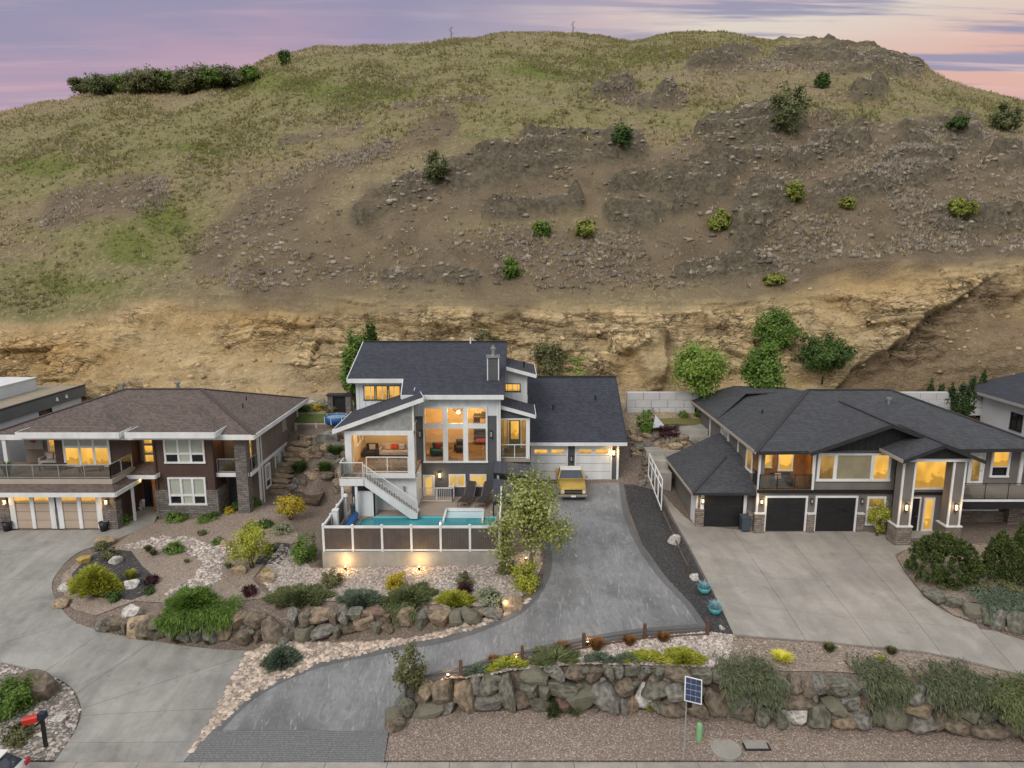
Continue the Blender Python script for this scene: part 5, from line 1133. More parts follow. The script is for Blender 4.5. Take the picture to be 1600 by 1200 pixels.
bx(H, 'deck_floor', deckboard, -10.85, -6.3, 42.55, 47.7, 6.1, 6.3); bx(H, 'deck_edge', white, -10.9, -6.28, 42.48, 42.56, 5.98, 6.32)
bx(H, 'deck_ceiling', white, -10.7, -6.5, 42.95, 47.7, 9.1, 9.16); bx(H, 'deck_wall', cream, -10.6, -6.68, 47.6, 47.72, 6.3, 9.1); bx(H, 'deck_side_wall', cream, -10.75, -10.6, 44.2, 47.7, 6.3, 9.1); bx(H, 'side_wall', whitesid, -10.85, -10.752, 44.2, 47.7, 3.4, 9.1)
window(H, 'f', 47.6, -9.75, -8.9, 7.9, 8.75, (1,), (1,), 'lit', blackp, .04); window(H, 'f', 47.6, -8.5, -7.2, 7.9, 8.75, (1, 1), (1,), 'lit', blackp, .04); bx(H, 'dark_door', blackp, -7.02, -6.8, 47.52, 47.6, 6.3, 8.6); window(H, 'r', -10.6, 45.0, 46.8, 7.5, 8.7, (1, 1), (1,), 'dim', white, .05)
lamp(H, (-8.6, 45.4, 8.9), 110, .3, (1, .66, .34)); lamp(H, (-9.8, 44.2, 8.9), 40, .3, (1, .66, .34))
railing(H, [(-9.45, 42.66, 6.3), (-6.75, 42.66, 6.3)], 1.05, white, 'glass', 1.4)
# lower storey below the deck, stairs, landing
bx(H, 'wall', white, -8.85, -6.35, 43.0, 45.6, 3.4, 6.1); battens(H, white, -8.8, -6.4, 43.0, lambda x: (3.65, 5.95), .42, .03); bx(H, 'side_wall', white, -6.35, -6.3, 43.0, 45.6, 3.5, 6.1); sconce(H, -7.1, 43.0, 5.1, greymetal, glow=False, h=.36)
bx(H, 'storage_wall', white, -9.95, -8.85, 41.9, 42.0, 3.6, 5.3); MB().slab([(-8.85, 41.9, 3.6), (-8.85, 43.0, 3.6), (-8.85, 43.0, 5.8), (-8.85, 41.9, 5.3)], (-.08, 0, 0)).build('storage_side', white, H)
bx(H, 'storage_back', charp, -10.8, -8.9, 44.0, 44.1, 3.6, 6.1); bx(H, 'landing', deckboard, -10.85, -9.45, 41.4, 42.55, 6.1, 6.3); MB().box(-10.9, -9.4, 41.32, 41.4, 5.86, 6.32).box(-10.92, -10.85, 41.4, 42.5, 5.86, 6.32).build('landing_edge', white, H)
for x, y in ((-10.85, 41.4), (-9.98, 41.4)): bx(H, 'landing_post', white, x, x + .16, y, y + .16, 3.6, 5.9)
st0, st1 = Vector((-9.42, 41.5, 6.3)), Vector((-6.05, 41.5, 3.62))
sw = MB()
for y in (41.42, 42.42): sw.slab([(st0.x, y, 6.32), (st1.x, y, 3.90), (st1.x, y, 3.62), (st1.x - .45, y, 3.62), (st0.x, y, 5.86)], (0, .08, 0))
stair = sw.build('stair', white, H)
for k in range(13):
    t_ = (k + .5) / 13; p = st0.lerp(st1, t_); MB().box(p.x - .14, p.x + .14, 41.5, 42.42, p.z - .03, p.z + .02).build('tread', deckboard, stair)
railing(H, [(-9.42, 41.46, 6.28), (-6.05, 41.46, 3.85)], .95, white, 'bal', 3.4, .1); railing(H, [(-10.85, 41.44, 6.3), (-9.42, 41.44, 6.3)], 1.05, white, 'glass', 1.6); railing(H, [(-10.86, 42.5, 6.3), (-10.86, 41.44, 6.3)], 1.05, white, 'glass', 1.6)
bx(H, 'bracket_light', white, -6.28, -6.1, 43.0, 43.1, 5.9, 6.2)

# ------------------------------------------------------------------ brown house on the left
L = thing('brown_house', 'two storey brown house with grey stone base, shingle hip roof and white fascia', 'house', (-26, 48, 2.5))
ze = 8.50
bx(L, 'wall', taupesid, -34.1, -17.8, 46.2, 55.2, 2.2, ze - .1)
bx(L, 'wall', brownsid, -31.2, -25.95, 45.0, 46.2, 2.4, 8.6); bx(L, 'wall', brownsid, -24.25, -20.15, 44.5, 46.2, 2.4, 8.55)
pk = 10.45; ex0, ex1, ey0, ey1, ry = -34.85, -17.1, 43.9, 56.0, 49.95; rx0, rx1 = ex0 + 6.05, ex1 - 6.05
roof(L, roofbrown, [[(ex0, ey0, ze), (ex1, ey0, ze), (rx1, ry, pk), (rx0, ry, pk)], [(ex1, ey0, ze), (ex1, ey1, ze), (rx1, ry, pk)], [(ex1, ey1, ze), (ex0, ey1, ze), (rx0, ry, pk), (rx1, ry, pk)], [(ex0, ey1, ze), (ex0, ey0, ze), (rx0, ry, pk)]], .1)
fascia(L, white, [(ex0, ey1, ze), (ex0, ey0, ze), (ex1, ey0, ze), (ex1, ey1, ze)][0:2], .3, .06); fascia(L, white, [(ex0, ey0, ze), (ex1, ey0, ze)], .34, .06); fascia(L, white, [(ex1, ey0, ze), (ex1, ey1, ze)], .30, .06)
bx(L, 'soffit', white, ex0 + .02, ex1 - .02, ey0 + .02, 46.2, ze - .30, ze - .26); bx(L, 'soffit', white, -17.8, ex1 - .02, 46.2, ey1, ze - .30, ze - .26)
for x0, x1, yf, zz in ((-32.55, -25.75, 43.45, 8.78), (-25.25, -19.4, 43.25, 8.84)):
    xm = (x0 + x1) / 2; hw = (x1 - x0) / 2; zr = zz + .30 * hw; yr = yf + hw; yb_ = yr + 1.2
    b_ = roof(L, roofbrown, [[(x0, yf, zz), (x1, yf, zz), (xm + .25, yr, zr), (xm - .25, yr, zr)], [(x1, yf, zz), (x1, yb_, zz), (xm + .25, yb_ + .6, zr), (xm + .25, yr, zr)], [(x0, yb_, zz), (x0, yf, zz), (xm - .25, yr, zr), (xm - .25, yb_ + .6, zr)], [(xm - .25, yr, zr), (xm + .25, yr, zr), (xm + .25, yb_ + .6, zr), (xm - .25, yb_ + .6, zr)]], .1, 'bay_roof')
    fascia(L, white, [(x0, yf + 1.6, zz), (x0, yf, zz)], .36, .06); fascia(L, white, [(x0, yf, zz), (x1, yf, zz)], .40, .06); fascia(L, white, [(x1, yf, zz), (x1, yf + 2.0, zz)], .36, .06); bx(L, 'soffit', white, x0 + .02, x1 - .02, yf + .02, 45.6, zz - .36, zz - .32)
for x, y in ((-25.6, 51.4), (-29.6, 51.0)): MB().lathe((x, y, 10.1), [(.12, 0), (.12, .45), (.2, .47), (.2, .62), (0, .66)], 10).build('roof_vent', steel, L)
for x, y, z in ((-20.1, 50.6, 9.4), (-19.6, 48.6, 9.3), (-22.8, 53.0, 9.4)): MB().tube((x, y, z - .1), (x, y, z + .35), .05).build('vent_pipe', blackp, L)
def caps(parent, mat, segs, w=.26):
    for a_, b_ in segs: MB().beam(Vector(a_) + Vector((0, 0, .03)), Vector(b_) + Vector((0, 0, .03)), w, .05).build('ridge_cap', mat, parent)
capb = mk('brown_ridge_cap', (.085, .07, .068), None, 6, .9, fine=30); capk = mk('charcoal_ridge_cap', (.045, .047, .056), None, 6, .9, fine=30); caps_ = ((rx0, ry, pk), (rx1, ry, pk))
caps(L, capb, [caps_, ((ex0, ey0, ze), (rx0, ry, pk)), ((ex1, ey0, ze), (rx1, ry, pk)), ((ex1, ey1, ze), (rx1, ry, pk))])
for x in (-24.1, -20.2): MB().tube((x, 44.42, 2.6), (x, 44.42, 8.4), .045, n=8).build('downpipe', brownsid, L)
# garage with deck above
holes(L, 'garage_wall', taupesid, 42.5, 42.7, -36.0, -26.0, 2.3, 5.7, []); bx(L, 'garage_side', brownsid, -26.2, -26.0, 42.7, 45.0, 2.3, 5.7); bx(L, 'deck_floor', deckboard, -36, -25.9, 42.35, 46.2, 5.72, 5.95)
garage_door(L, -32.72, -29.98, 2.54, 4.85, 42.5, tandoor, white, 'lit', label='garage door with white stiles, tan panels and a lit top pane'); garage_door(L, -29.62, -26.92, 2.54, 4.85, 42.5, tandoor, white, 'lit'); bx(L, 'stone_pier', stone_l, -36.0, -33.16, 42.34, 42.5, 2.3, 3.95)
for x in (-31.35, -28.27, -32.6, -30.1, -29.5, -27.04): bx(L, 'door_stile', white, x - .12, x + .12, 42.40, 42.455, 2.56, 4.84)
for x0, x1 in ((-33.3 + .14, -32.86), (-29.86, -29.74), (-26.78, -26.0)): bx(L, 'stone_pier', stone_l, x0, x1, 42.36, 42.5, 2.3, 3.95)
bx(L, 'stone_pier', stone_l, -26.0, -25.85, 42.36, 43.0, 2.3, 4.4); bx(L, 'pier', charp, -29.86, -29.74, 42.42, 42.5, 3.95, 4.9)
roof(L, roofbrown, [[(-36.2, 41.65, 5.25), (-25.35, 41.65, 5.25), (-26.0, 42.4, 5.72), (-36.2, 42.4, 5.72)], [(-25.35, 41.65, 5.25), (-25.35, 45.0, 5.25), (-26.0, 45.0, 5.72), (-26.0, 42.4, 5.72)]], .08, 'skirt_roof')
fascia(L, white, [(-36.2, 41.65, 5.27), (-25.35, 41.65, 5.27), (-25.35, 44.6, 5.27)], .28, .06); bx(L, 'deck_edge', tan, -36.2, -25.85, 42.28, 42.36, 5.66, 5.98); bx(L, 'deck_edge', tan, -25.9, -25.82, 42.36, 45.0, 5.66, 5.98)
sconce(L, -26.4, 42.36, 4.45, greymetal, 9); sconce(L, -33.0, 42.36, 4.45, greymetal, 9)
railing(L, [(-36, 42.42, 5.95), (-26.0, 42.42, 5.95)], .95, greymetal, 'glass', 1.65, .1, .045); railing(L, [(-26.0, 42.42, 5.95), (-26.0, 45.0, 5.95)], .95, greymetal, 'glass', 1.4, .1, .045)
bx(L, 'deck_post', white, -33.9, -33.65, 43.9, 44.15, 5.95, 8.3); bx(L, 'porch_post', white, -25.5, -25.36, 43.6, 43.74, 2.5, 5.1); bx(L, 'porch_post', wood, -24.75, -24.5, 44.9, 45.1, 2.5, 5.5)
window(L, 'f', 45.0, -30.45, -27.55, 6.15, 8.25, (1, 1, 1), (1.25, .85), ['lit', 'blind'], white, .14, .16, .08, label='triple window with blinds half drawn over a lit room')
window(L, 'f', 46.2, -32.35, -31.55, 6.3, 8.0, (1,), (.8, 1), ['dim', 'lit'], white, .1); bx(L, 'wall_hanging', ltgrey, -34.0, -32.75, 46.1, 46.2, 6.9, 8.2)
MB().lathe((-33.4, 46.09, 7.6), [(0, -.25), (.22, -.1), (.25, .1), (0, .3)], 7).build('wall_art', redcl, L)
# entry
bx(L, 'entry_wall', taupesid, -26.0, -24.25, 46.0, 46.2, 5.6, 8.3); window(L, 'f', 46.0, -25.6, -24.45, 5.95, 7.95, (1,), (1, 1, 1), 'lit', tan, .1, .16, .08, label='stair window of three lit panes'); bx(L, 'entry_wall', brownsid, -26.0, -24.25, 45.6, 46.2, 2.3, 5.4)
roof(L, roofbrown, [[(-26.2, 43.95, 5.66), (-24.0, 43.95, 5.66), (-24.0, 46.0, 6.05), (-26.2, 46.0, 6.05)]], .06, 'porch_roof'); fascia(L, white, [(-26.25, 43.95, 5.70), (-23.95, 43.95, 5.70)], .26, .06); fascia(L, white, [(-23.95, 43.95, 5.70), (-23.95, 44.5, 5.70)], .26, .06)
door(L, -25.6, -24.6, 2.52, 4.8, 45.6, blackp, blackp, 'dark', (.15, .35, .1, .9)); bx(L, 'sidelight', litgreen, -24.52, -24.38, 45.56, 45.6, 3.0, 4.7); lamp(L, (-25.2, 44.6, 5.3), 12, .1)
# bay with stone base
window(L, 'f', 44.5, -23.35, -20.85, 6.5, 8.4, (1, 1, 1), (.42, 1), [['dark', 'blind', 'dark'], 'blind'], white, .12, .14, .08); window(L, 'f', 44.5, -23.28, -20.95, 3.55, 5.28, (1, 1, 1), (.5, 1), [['dark', 'blind', 'dark'], 'blind'], white, .12, .14, .11)
holes(L, 'stone_base', stone_l, 44.38, 44.5, -24.32, -20.05, 2.4, 4.5, [(-23.40, -20.83, 3.45, 4.5)]); bx(L, 'stone_base', stone_l, -20.15, -20.03, 44.5, 46.0, 2.4, 4.5)
# balcony and stone column on the right
bx(L, 'balcony_floor', deckboard, -20.15, -17.9, 44.75, 46.2, 5.38, 5.6); fascia(L, white, [(-20.15, 44.72, 5.62), (-17.95, 44.72, 5.62)], .28, .05); fascia(L, white, [(-17.85, 44.72, 5.62), (-17.85, 46.2, 5.62)], .28, .05)
railing(L, [(-20.1, 44.8, 5.6), (-18.7, 44.8, 5.6)], .98, greymetal, 'glass', 1.5, .1, .045); railing(L, [(-17.9, 45.2, 5.6), (-17.9, 46.2, 5.6)], .98, greymetal, 'glass', 1.2, .1, .045); bx(L, 'stone_column', stone_l, -18.78, -18.0, 44.55, 45.3, 2.5, 8.2)
window(L, 'f', 46.2, -19.0, -18.25, 6.2, 7.9, (1,), (1, 1), 'lit', tan, .08); bx(L, 'painted_shade', charp, -20.0, -19.2, 46.1, 46.2, 2.5, 5.3); lamp(L, (-19.4, 45.5, 8.0), 10, .1)  # charcoal panel stands in for the shade below the balcony
bx(L, 'corner_board', white, -17.86, -17.72, 46.14, 46.3, 2.6, 8.3); bx(L, 'band_board', white, -17.80, -17.74, 46.3, 55.2, 5.55, 5.78); bx(L, 'corner_board', white, -17.86, -17.74, 55.05, 55.24, 5.0, 8.3); bx(L, 'downpipe', white, -17.74, -17.66, 46.5, 46.58, 2.8, 8.2)
window(L, 'r', -17.8, 47.3, 48.1, 3.7, 5.25, (1,), (.45, 1), ['dark', 'blind'], white, .1); window(L, 'r', -17.8, 49.4, 50.2, 4.0, 5.4, (1,), (.45, 1), ['dark', 'blind'], white, .1); window(L, 'r', -17.8, 50.6, 51.3, 4.3, 5.4, (1,), (.45, 1), ['dark', 'blind'], white, .1); window(L, 'r', -17.8, 51.4, 52.1, 6.9, 7.9, (1,), (1,), 'blind', tan, .1)

# ------------------------------------------------------------------ grey house on the right
T = thing('grey_house', 'wide grey house with charcoal hip roof, black garage doors and stone piers', 'house', (24, 46, 2.2))
z0 = 2.2; ez = 7.80
bx(T, 'wall', greigesid, 19.7, 24.85, 43.1, 58.0, 2.0, ez - .1); bx(T, 'wall', greigesid, 16.15, 19.7, 44.1, 58.0, 2.0, ez - .1); bx(T, 'wall', greigesid, 16.15, 19.7, 43.1, 44.1, 2.0, 5.0)
def rear_wall(): bx(T, 'wall', greigesid, 24.85, 34.4, 44.3, 58.0, 2.0, ez - .1)
rear_wall()
holes(T, 'garage_wall', greigesid, 42.85, 43.1, 16.15, 24.9, 2.0, 5.0, []); bx(T, 'beam', blackp, 16.1, 24.95, 42.70, 42.86, 4.88, 5.10)
for x0 in (16.78, 20.08): garage_door(T, x0, x0 + 2.56, z0 + .02, 4.55, 42.85, blackp, white, 'dark', 2, 'black panelled garage door with two small panes')
for x0, x1 in ((16.0, 16.64), (19.48, 19.94), (22.78, 23.2)): bx(T, 'stone_pier', stone_r, x0, x1, 42.62, 42.85, 2.1, 3.45); bx(T, 'pier_cap', white, x0 - .02, x1 + .02, 42.60, 42.85, 3.45, 3.52)
bx(T, 'corner_board', white, 16.1, 16.22, 42.8, 42.95, 3.52, 7.6)
sconce(T, 16.4, 42.8, 4.3, energy=10); sconce(T, 19.7, 42.8, 4.35, glow=False); sconce(T, 23.0, 42.8, 4.35, glow=False)
window(T, 'f', 42.85, 23.5, 24.5, 2.75, 4.5, (1,), (1, .55), ['green', 'dim'], white, .12)
# big window bay
bx(T, 'wall', greigesid, 19.7, 24.9, 42.8, 43.1, 5.1, 7.7); window(T, 'f', 42.8, 20.05, 24.5, 5.85, 7.45, (1, 2.4, 1), (1,), [['dim', 'blindg', 'lit']], white, .16, .22, .08, label='three part picture window with one lit side')
bx(T, 'band_board', white, 19.6, 24.95, 42.72, 42.8, 7.68, 7.8); bx(T, 'corner_board', white, 19.62, 19.76, 42.74, 42.9, 5.1, 7.7)
# balcony niche
holes(T, 'balcony_back', wood, 44.0, 44.1, 16.2, 19.7, 5.1, 7.7, []); bx(T, 'balcony_floor', deckboard, 16.15, 19.7, 42.75, 44.0, 5.02, 5.12); window(T, 'f', 44.0, 16.7, 17.3, 6.3, 7.4, (1,), (1,), 'lit', white, .08); window(T, 'f', 44.0, 17.9, 18.7, 6.1, 7.5, (1,), (1,), 'lit', white, .1)
railing(T, [(16.2, 42.78, 5.12), (19.65, 42.78, 5.12)], 1.0, blackp, 'glass', 1.15, .08, .04); railing(T, [(16.2, 42.78, 5.12), (16.2, 44.0, 5.12)], 1.0, blackp, 'glass', 1.2, .08, .04); lamp(T, (18.2, 43.3, 7.5), 26, .12)
bx(T, 'balcony_post', greigesid, 16.15, 16.5, 42.85, 43.1, 5.1, 7.7)
bx(T, 'balcony_ceiling', white, 16.15, 19.7, 42.6, 44.1, 7.66, 7.72); bx(T, 'balcony_wall', wood, 19.6, 19.7, 43.1, 44.0, 5.12, 7.66)
# roofs
e0, e1, f0, f1 = 15.65, 35.3, 42.25, 59.2; ry = 50.7; pk = 10.25; rx0, rx1 = 22.4, 28.6
roof(T, roofblack, [[(e0, f0, ez), (e1, f0 + .8, ez), (rx1, ry, pk), (rx0, ry, pk)], [(e1, f0 + .8, ez), (e1, f1, ez), (rx1, ry, pk)], [(e1, f1, ez), (e0, f1, ez), (rx0, ry, pk), (rx1, ry, pk)], [(e0, f1, ez), (e0, f0, ez), (rx0, ry, pk)]], .1)
roof(T, roofblack, [[(e0 - .02, f1 + .02, ez + .02), (e0 - .02, 51.0, ez + .02), (18.9, 54, 9.35), (18.9, 57.2, 9.35)], [(18.9, 54, 9.35), (22.6, 51.4, 10.0), (23.5, 57.2, 9.2), (18.9, 57.2, 9.35)], [(e0, f1, ez), (18.9, 57.2, 9.35), (23.5, 59.2, 7.9)]], .08, 'rear_roof')
fascia(T, charp, [(e0, f0, ez + .02), (19.1, f0 + .2, ez + .02)], .22, .05); fascia(T, charp, [(24.9, f0 + .42, ez + .02), (e1, f0 + .8, ez + .02)], .22, .05); fascia(T, tan, [(e0, f1, ez + .02), (e0, f0, ez + .02)], .18, .05)
caps(T, capk, [((rx0, ry, pk), (rx1, ry, pk)), ((e0, f0, ez), (rx0, ry, pk)), ((e1, f0 + .8, ez), (rx1, ry, pk))])
# front gable
gp = Vector((24.0, 41.95, 9.72)); sl_ = .37
roof(T, roofblack, [[(19.0, 41.9, 7.86), (24.0, 41.9, 9.72), (24.0, 49.2, 9.72), (19.0, 43.1, 7.86)], [(24.0, 41.9, 9.72), (29.0, 41.9, 7.86), (29.0, 43.4, 7.86), (24.0, 49.2, 9.72)]], .12, 'gable_roof')
fascia(T, charp, [(19.0, 41.9, 7.88), (24.0, 41.9, 9.74)], .26, .06); fascia(T, charp, [(24.0, 41.9, 9.74), (29.0, 41.9, 7.88)], .26, .06)
MB().slab([(19.7, 42.6, 7.8), (28.3, 42.6, 7.8), (24.0, 42.6, 9.5)], (0, .15, 0)).build('gable', blackp, T); battens(T, charp, 19.9, 28.1, 42.6, lambda x: (7.82, 9.46 - .39 * abs(x - 24.0)), .4, .05)
# low side garage
bx(T, 'wall', greigesid, 12.45, 16.15, 43.6, 50.6, 2.0, 4.7); garage_door(T, 12.98, 15.44, z0 + .02, 4.5, 43.6, blackp, blackp, 'dark', 2, 'narrow black side garage door')
bx(T, 'stone_pier', stone_r, 12.3, 12.86, 43.38, 43.6, 2.1, 3.5); bx(T, 'corner_board', white, 12.62, 12.84, 43.46, 43.6, 3.5, 4.62); bx(T, 'corner_board', white, 15.5, 15.7, 43.46, 43.6, 2.2, 4.62); bx(T, 'stone_pier', stone_r, 15.72, 16.0, 42.95, 43.6, 2.1, 3.4); sconce(T, 12.73, 43.46, 4.1, energy=7)
bx(T, 'side_panel', white, 12.38, 12.45, 43.6, 45.0, 2.2, 4.6)
roof(T, roofblack, [[(11.9, 42.95, 4.78), (16.2, 42.95, 4.78), (16.14, 46.2, 6.35), (15.0, 46.2, 6.35)], [(11.9, 51.2, 4.78), (11.9, 42.95, 4.78), (15.0, 46.2, 6.35), (16.14, 51.2, 6.8), (15.6, 51.2, 6.6)], [(15.0, 46.2, 6.35), (16.14, 46.2, 6.35), (16.14, 51.2, 6.8)]], .08, 'side_roof')
fascia(T, charp, [(11.9, 42.95, 4.80), (16.2, 42.95, 4.80)], .16, .05); fascia(T, tan, [(11.9, 51.2, 4.80), (11.9, 42.95, 4.80)], .16, .05)
for y in (47.0, 49.2, 51.0, 54.0): bx(T, 'band_board', white, 16.09, 16.15, y, y + .14, 4.6, 7.6)
bx(T, 'band_board', white, 16.08, 16.15, 46.0, 58.0, 5.0, 5.15); window(T, 'l', 16.15, 44.2, 45.2, 5.9, 7.2, (1,), (1,), 'dim', white, .1); window(T, 'l', 16.15, 49.4, 50.6, 5.7, 7.2, (1,), (1,), 'blind', white, .1)
bx(T, 'back_post', tan, 15.95, 16.15, 58.2, 58.4, 5.6, 7.7)
MB().lathe((27.4, 48.6, 9.4), [(.11, 0), (.11, .5), (.2, .52), (.2, .68), (0, .7)], 10).build('roof_vent', steel, T); MB().tube((18.4, 49.0, 8.6), (18.4, 49.0, 9.1), .06).build('vent_pipe', blackp, T)
# entry: tall columns, gable, lit window over the door
roof(T, roofblack, [[(23.75, 39.9, 7.95), (26.2, 39.9, 8.95), (26.2, 45.6, 8.95), (23.75, 43.0, 7.95)], [(26.2, 39.9, 8.95), (28.75, 39.9, 7.92), (28.75, 43.2, 7.92), (26.2, 45.6, 8.95)]], .12, 'entry_roof')
fascia(T, charp, [(23.75, 39.9, 7.97), (26.2, 39.9, 8.97)], .24, .06); fascia(T, charp, [(26.2, 39.9, 8.97), (28.75, 39.9, 7.94)], .24, .06); fascia(T, tan, [(23.75, 43.0, 7.97), (23.75, 39.9, 7.97)], .2, .05)
MB().slab([(24.2, 40.3, 7.95), (28.3, 40.3, 7.95), (26.2, 40.3, 8.8)], (0, .12, 0)).build('gable', blackp, T); bx(T, 'beam', white, 24.3, 28.2, 40.4, 40.6, 7.72, 7.92)
for x in (24.2, 27.3):
    cl = bx(T, 'entry_column', greigesid, x, x + .75, 40.55, 41.3, 3.5, 7.72); bx(cl, 'stone_base', stone_r, x - .12, x + .87, 40.43, 41.42, 2.0, 3.45); bx(cl, 'base_cap', white, x - .15, x + .90, 40.40, 41.45, 3.45, 3.53)
    for xx in (x - .03, x + .67): bx(cl, 'corner_board', white, xx, xx + .11, 40.51, 40.6, 3.53, 7.7)
    sconce(cl, x + .38, 40.55, 4.75, energy=9, h=.5)
holes(T, 'entry_wall', greigesid, 42.7, 43.0, 24.9, 28.9, 2.0, 7.8, []); window(T, 'f', 42.7, 25.75, 28.2, 5.3, 7.5, (1,), (1,), 'lit', white, .13, label='tall golden window over the front door'); bx(T, 'beam', blackp, 24.9, 28.9, 42.62, 42.7, 4.8, 4.98)
door(T, 25.55, 26.75, 2.25, 4.55, 42.7, blackp, white, label='black front door'); window(T, 'f', 42.7, 27.15, 27.65, 2.4, 4.5, (1,), (1,), 'lit', white, .1); lamp(T, (26.6, 41.6, 5.2), 8, .1)
bx(T, 'entry_step', concrete, 25.3, 27.9, 41.6, 42.7, 2.1, 2.3); bx(T, 'downpipe', blackp, 24.95, 25.05, 42.6, 42.7, 2.3, 7.7)
caps(T, capk, [((24.0, 41.9, 9.72), (24.0, 49.0, 9.72)), ((26.2, 39.9, 8.95), (26.2, 45.0, 8.95)), ((11.9, 42.95, 4.78), (15.0, 46.2, 6.35))], .2)
# side deck
bx(T, 'deck_floor', patio, 28.6, 37.0, 41.5, 44.3, 4.72, 4.88); bx(T, 'deck_edge', blackp, 28.6, 36.0, 41.42, 41.5, 4.3, 4.78); bx(T, 'deck_edge', white, 28.6, 36.0, 41.40, 41.5, 4.78, 4.9)
railing(T, [(28.65, 41.5, 4.88), (36, 41.5, 4.88)], 1.08, blackp, 'glass', 1.5, .08, .035); door(T, 30.85, 31.75, 4.95, 7.1, 44.3, white, white, 'dim', (.2, .8, .12, .9), 'white deck door with lit glass'); window(T, 'f', 44.3, 32.4, 33.4, 5.6, 7.4, (1,), (.5, 1), ['dark', 'lit'], white, .14); bx(T, 'corner_board', white, 34.2, 34.42, 44.2, 44.35, 4.9, 7.6)
window(T, 'f', 44.3, 30.8, 33.0, 3.2, 4.1, (1, 1), (1,), 'dark', white, .12); bx(T, 'stone_base', stone_r, 28.9, 36.0, 44.1, 44.3, 2.0, 3.05); bx(T, 'stone_pier', stone_r, 33.5, 34.3, 43.7, 44.1, 2.0, 3.9); bx(T, 'wall', greigesid, 34.4, 39.0, 46.0, 52.0, 2.0, 5.2)
bx(T, 'screen_wall', blackp, 34.2, 37.0, 43.0, 43.1, 4.9, 6.1)

# ------------------------------------------------------------------ neighbours at the edges of the view
Nn = thing('white_house', 'white flat roofed house with grey parapet beyond the brown house', 'house', (-42, 56, 4)); nm = mk('blue_white_render', (.58, .62, .68), (.52, .56, .62), .6, .7); ng = mk('slate_panel', (.13, .145, .155), (.11, .12, .13), .6, .6)
bx(Nn, 'wall', nm, -52, -37.75, 48, 58.6, 2.5, 8.15); bx(Nn, 'parapet', ng, -52.3, -37.5, 47.7, 59.0, 8.15, 9.05); bx(Nn, 'roof', mk('gravel_roof', (.34, .29, .22), None, 2, .9, fine=20), -52.0, -37.7, 47.9, 58.8, 9.05, 9.07); bx(Nn, 'roof_edge', blackp, -37.72, -37.46, 47.65, 59.05, 9.05, 9.13); bx(Nn, 'upper_wall', nm, -52, -40.4, 46, 57.0, 9.07, 10.05); bx(Nn, 'upper_roof', white, -52.2, -40.3, 45.9, 57.1, 10.05, 10.12)
window(Nn, 'r', -37.75, 53.2, 54.6, 7.45, 7.95, (1,), (1,), 'dark', blackp, .05)
for y in (55.0, 56.2): MB().lathe((-37.42, y, 8.6), [(0, .2), (.06, .15), (.12, -.1), (0, -.12)], 8).build('wall_lamp', white, Nn)
Rr = thing('white_house', 'white house with dark roof and cedar porch beyond the wide grey house', 'house', (44, 54, 3)); wr = mk('grey_white_render', (.56, .57, .62), (.50, .51, .55), .6, .7)
bx(Rr, 'wall', wr, 41.0, 52, 47.0, 58.3, 2.5, 8.5); roof(Rr, roofgrey, [[(40.3, 46.2, 8.6), (47, 46.2, 10.2), (47, 60.6, 10.2), (40.3, 60.6, 8.6)], [(47, 46.2, 10.2), (54, 46.2, 8.6), (54, 60.6, 8.6), (47, 60.6, 10.2)]], .14); fascia(Rr, ltgrey, [(40.3, 60.6, 8.62), (40.3, 46.2, 8.62)], .22, .05)
bx(Rr, 'porch_post', wood, 40.5, 40.8, 60.0, 60.3, 3, 8.5); bx(Rr, 'porch_back', charp, 41.2, 46, 59.0, 59.1, 3, 8.5); bx(Rr, 'corner_board', blackp, 40.96, 41.04, 58.28, 58.4, 3, 8.45); window(Rr, 'l', 41.0, 53.4, 54.6, 6.3, 7.6, (1, 1), (1,), 'dark', blackp, .06)
for k in range(6): bx(Rr, 'cedar_slat', wood, 40.9, 40.98, 58.45, 60.0, 5.6 + k * .48, 5.75 + k * .48)
# ------------------------------------------------------------------ pool terrace
yb_ = at_z(600, 806, 3.62).y; ysb = at_z(730, 795, 3.62).y; PX0, PX1, PY0 = -9.65, -1.05, 38.1; SX0, SX1 = -4.35, -1.9
pd = link(bpy.data.objects.new('pool_patio', None)); tag(pd, kind='structure'); mb = MB()
mb.box(-10.68, PX0, 36.55, 45.6, 2.3, 3.62); mb.box(PX1, -.66, 36.55, 45.6, 2.3, 3.62); mb.box(PX0, PX1, 36.55, PY0, 2.3, 3.62); mb.box(PX0, SX0, yb_, 45.6, 2.3, 3.62); mb.box(SX1, PX1, yb_, 45.6, 2.3, 3.62); mb.box(SX0, SX1, ysb, 45.6, 2.3, 3.62); mb.box(-.66, 1.1, 43.2, 46.3, 2.3, 3.615)
for k in range(6):
    a0, a1 = k * 15, k * 15 + 15; r_ = .9; p0 = (PX0 + r_ - r_ * math.sin(R(a0)), yb_ - r_ + r_ * math.cos(R(a0))); p1 = (PX0 + r_ - r_ * math.sin(R(a1)), yb_ - r_ + r_ * math.cos(R(a1))); mb.slab([(PX0, yb_, 3.619), (*p0, 3.619), (*p1, 3.619)], (0, 0, -.5))
mb.build('patio_slab', patio, pd)
pool = thing('swimming_pool', 'turquoise swimming pool with pale entry steps set in the patio', 'pool', (-5.3, 40, 2.4))
plm = mk('pool_plaster', (.22, .62, .68), (.18, .55, .62), .6, .5); psm = mk('pool_step_fibreglass', (.50, .68, .76), (.45, .62, .70), .8, .4)
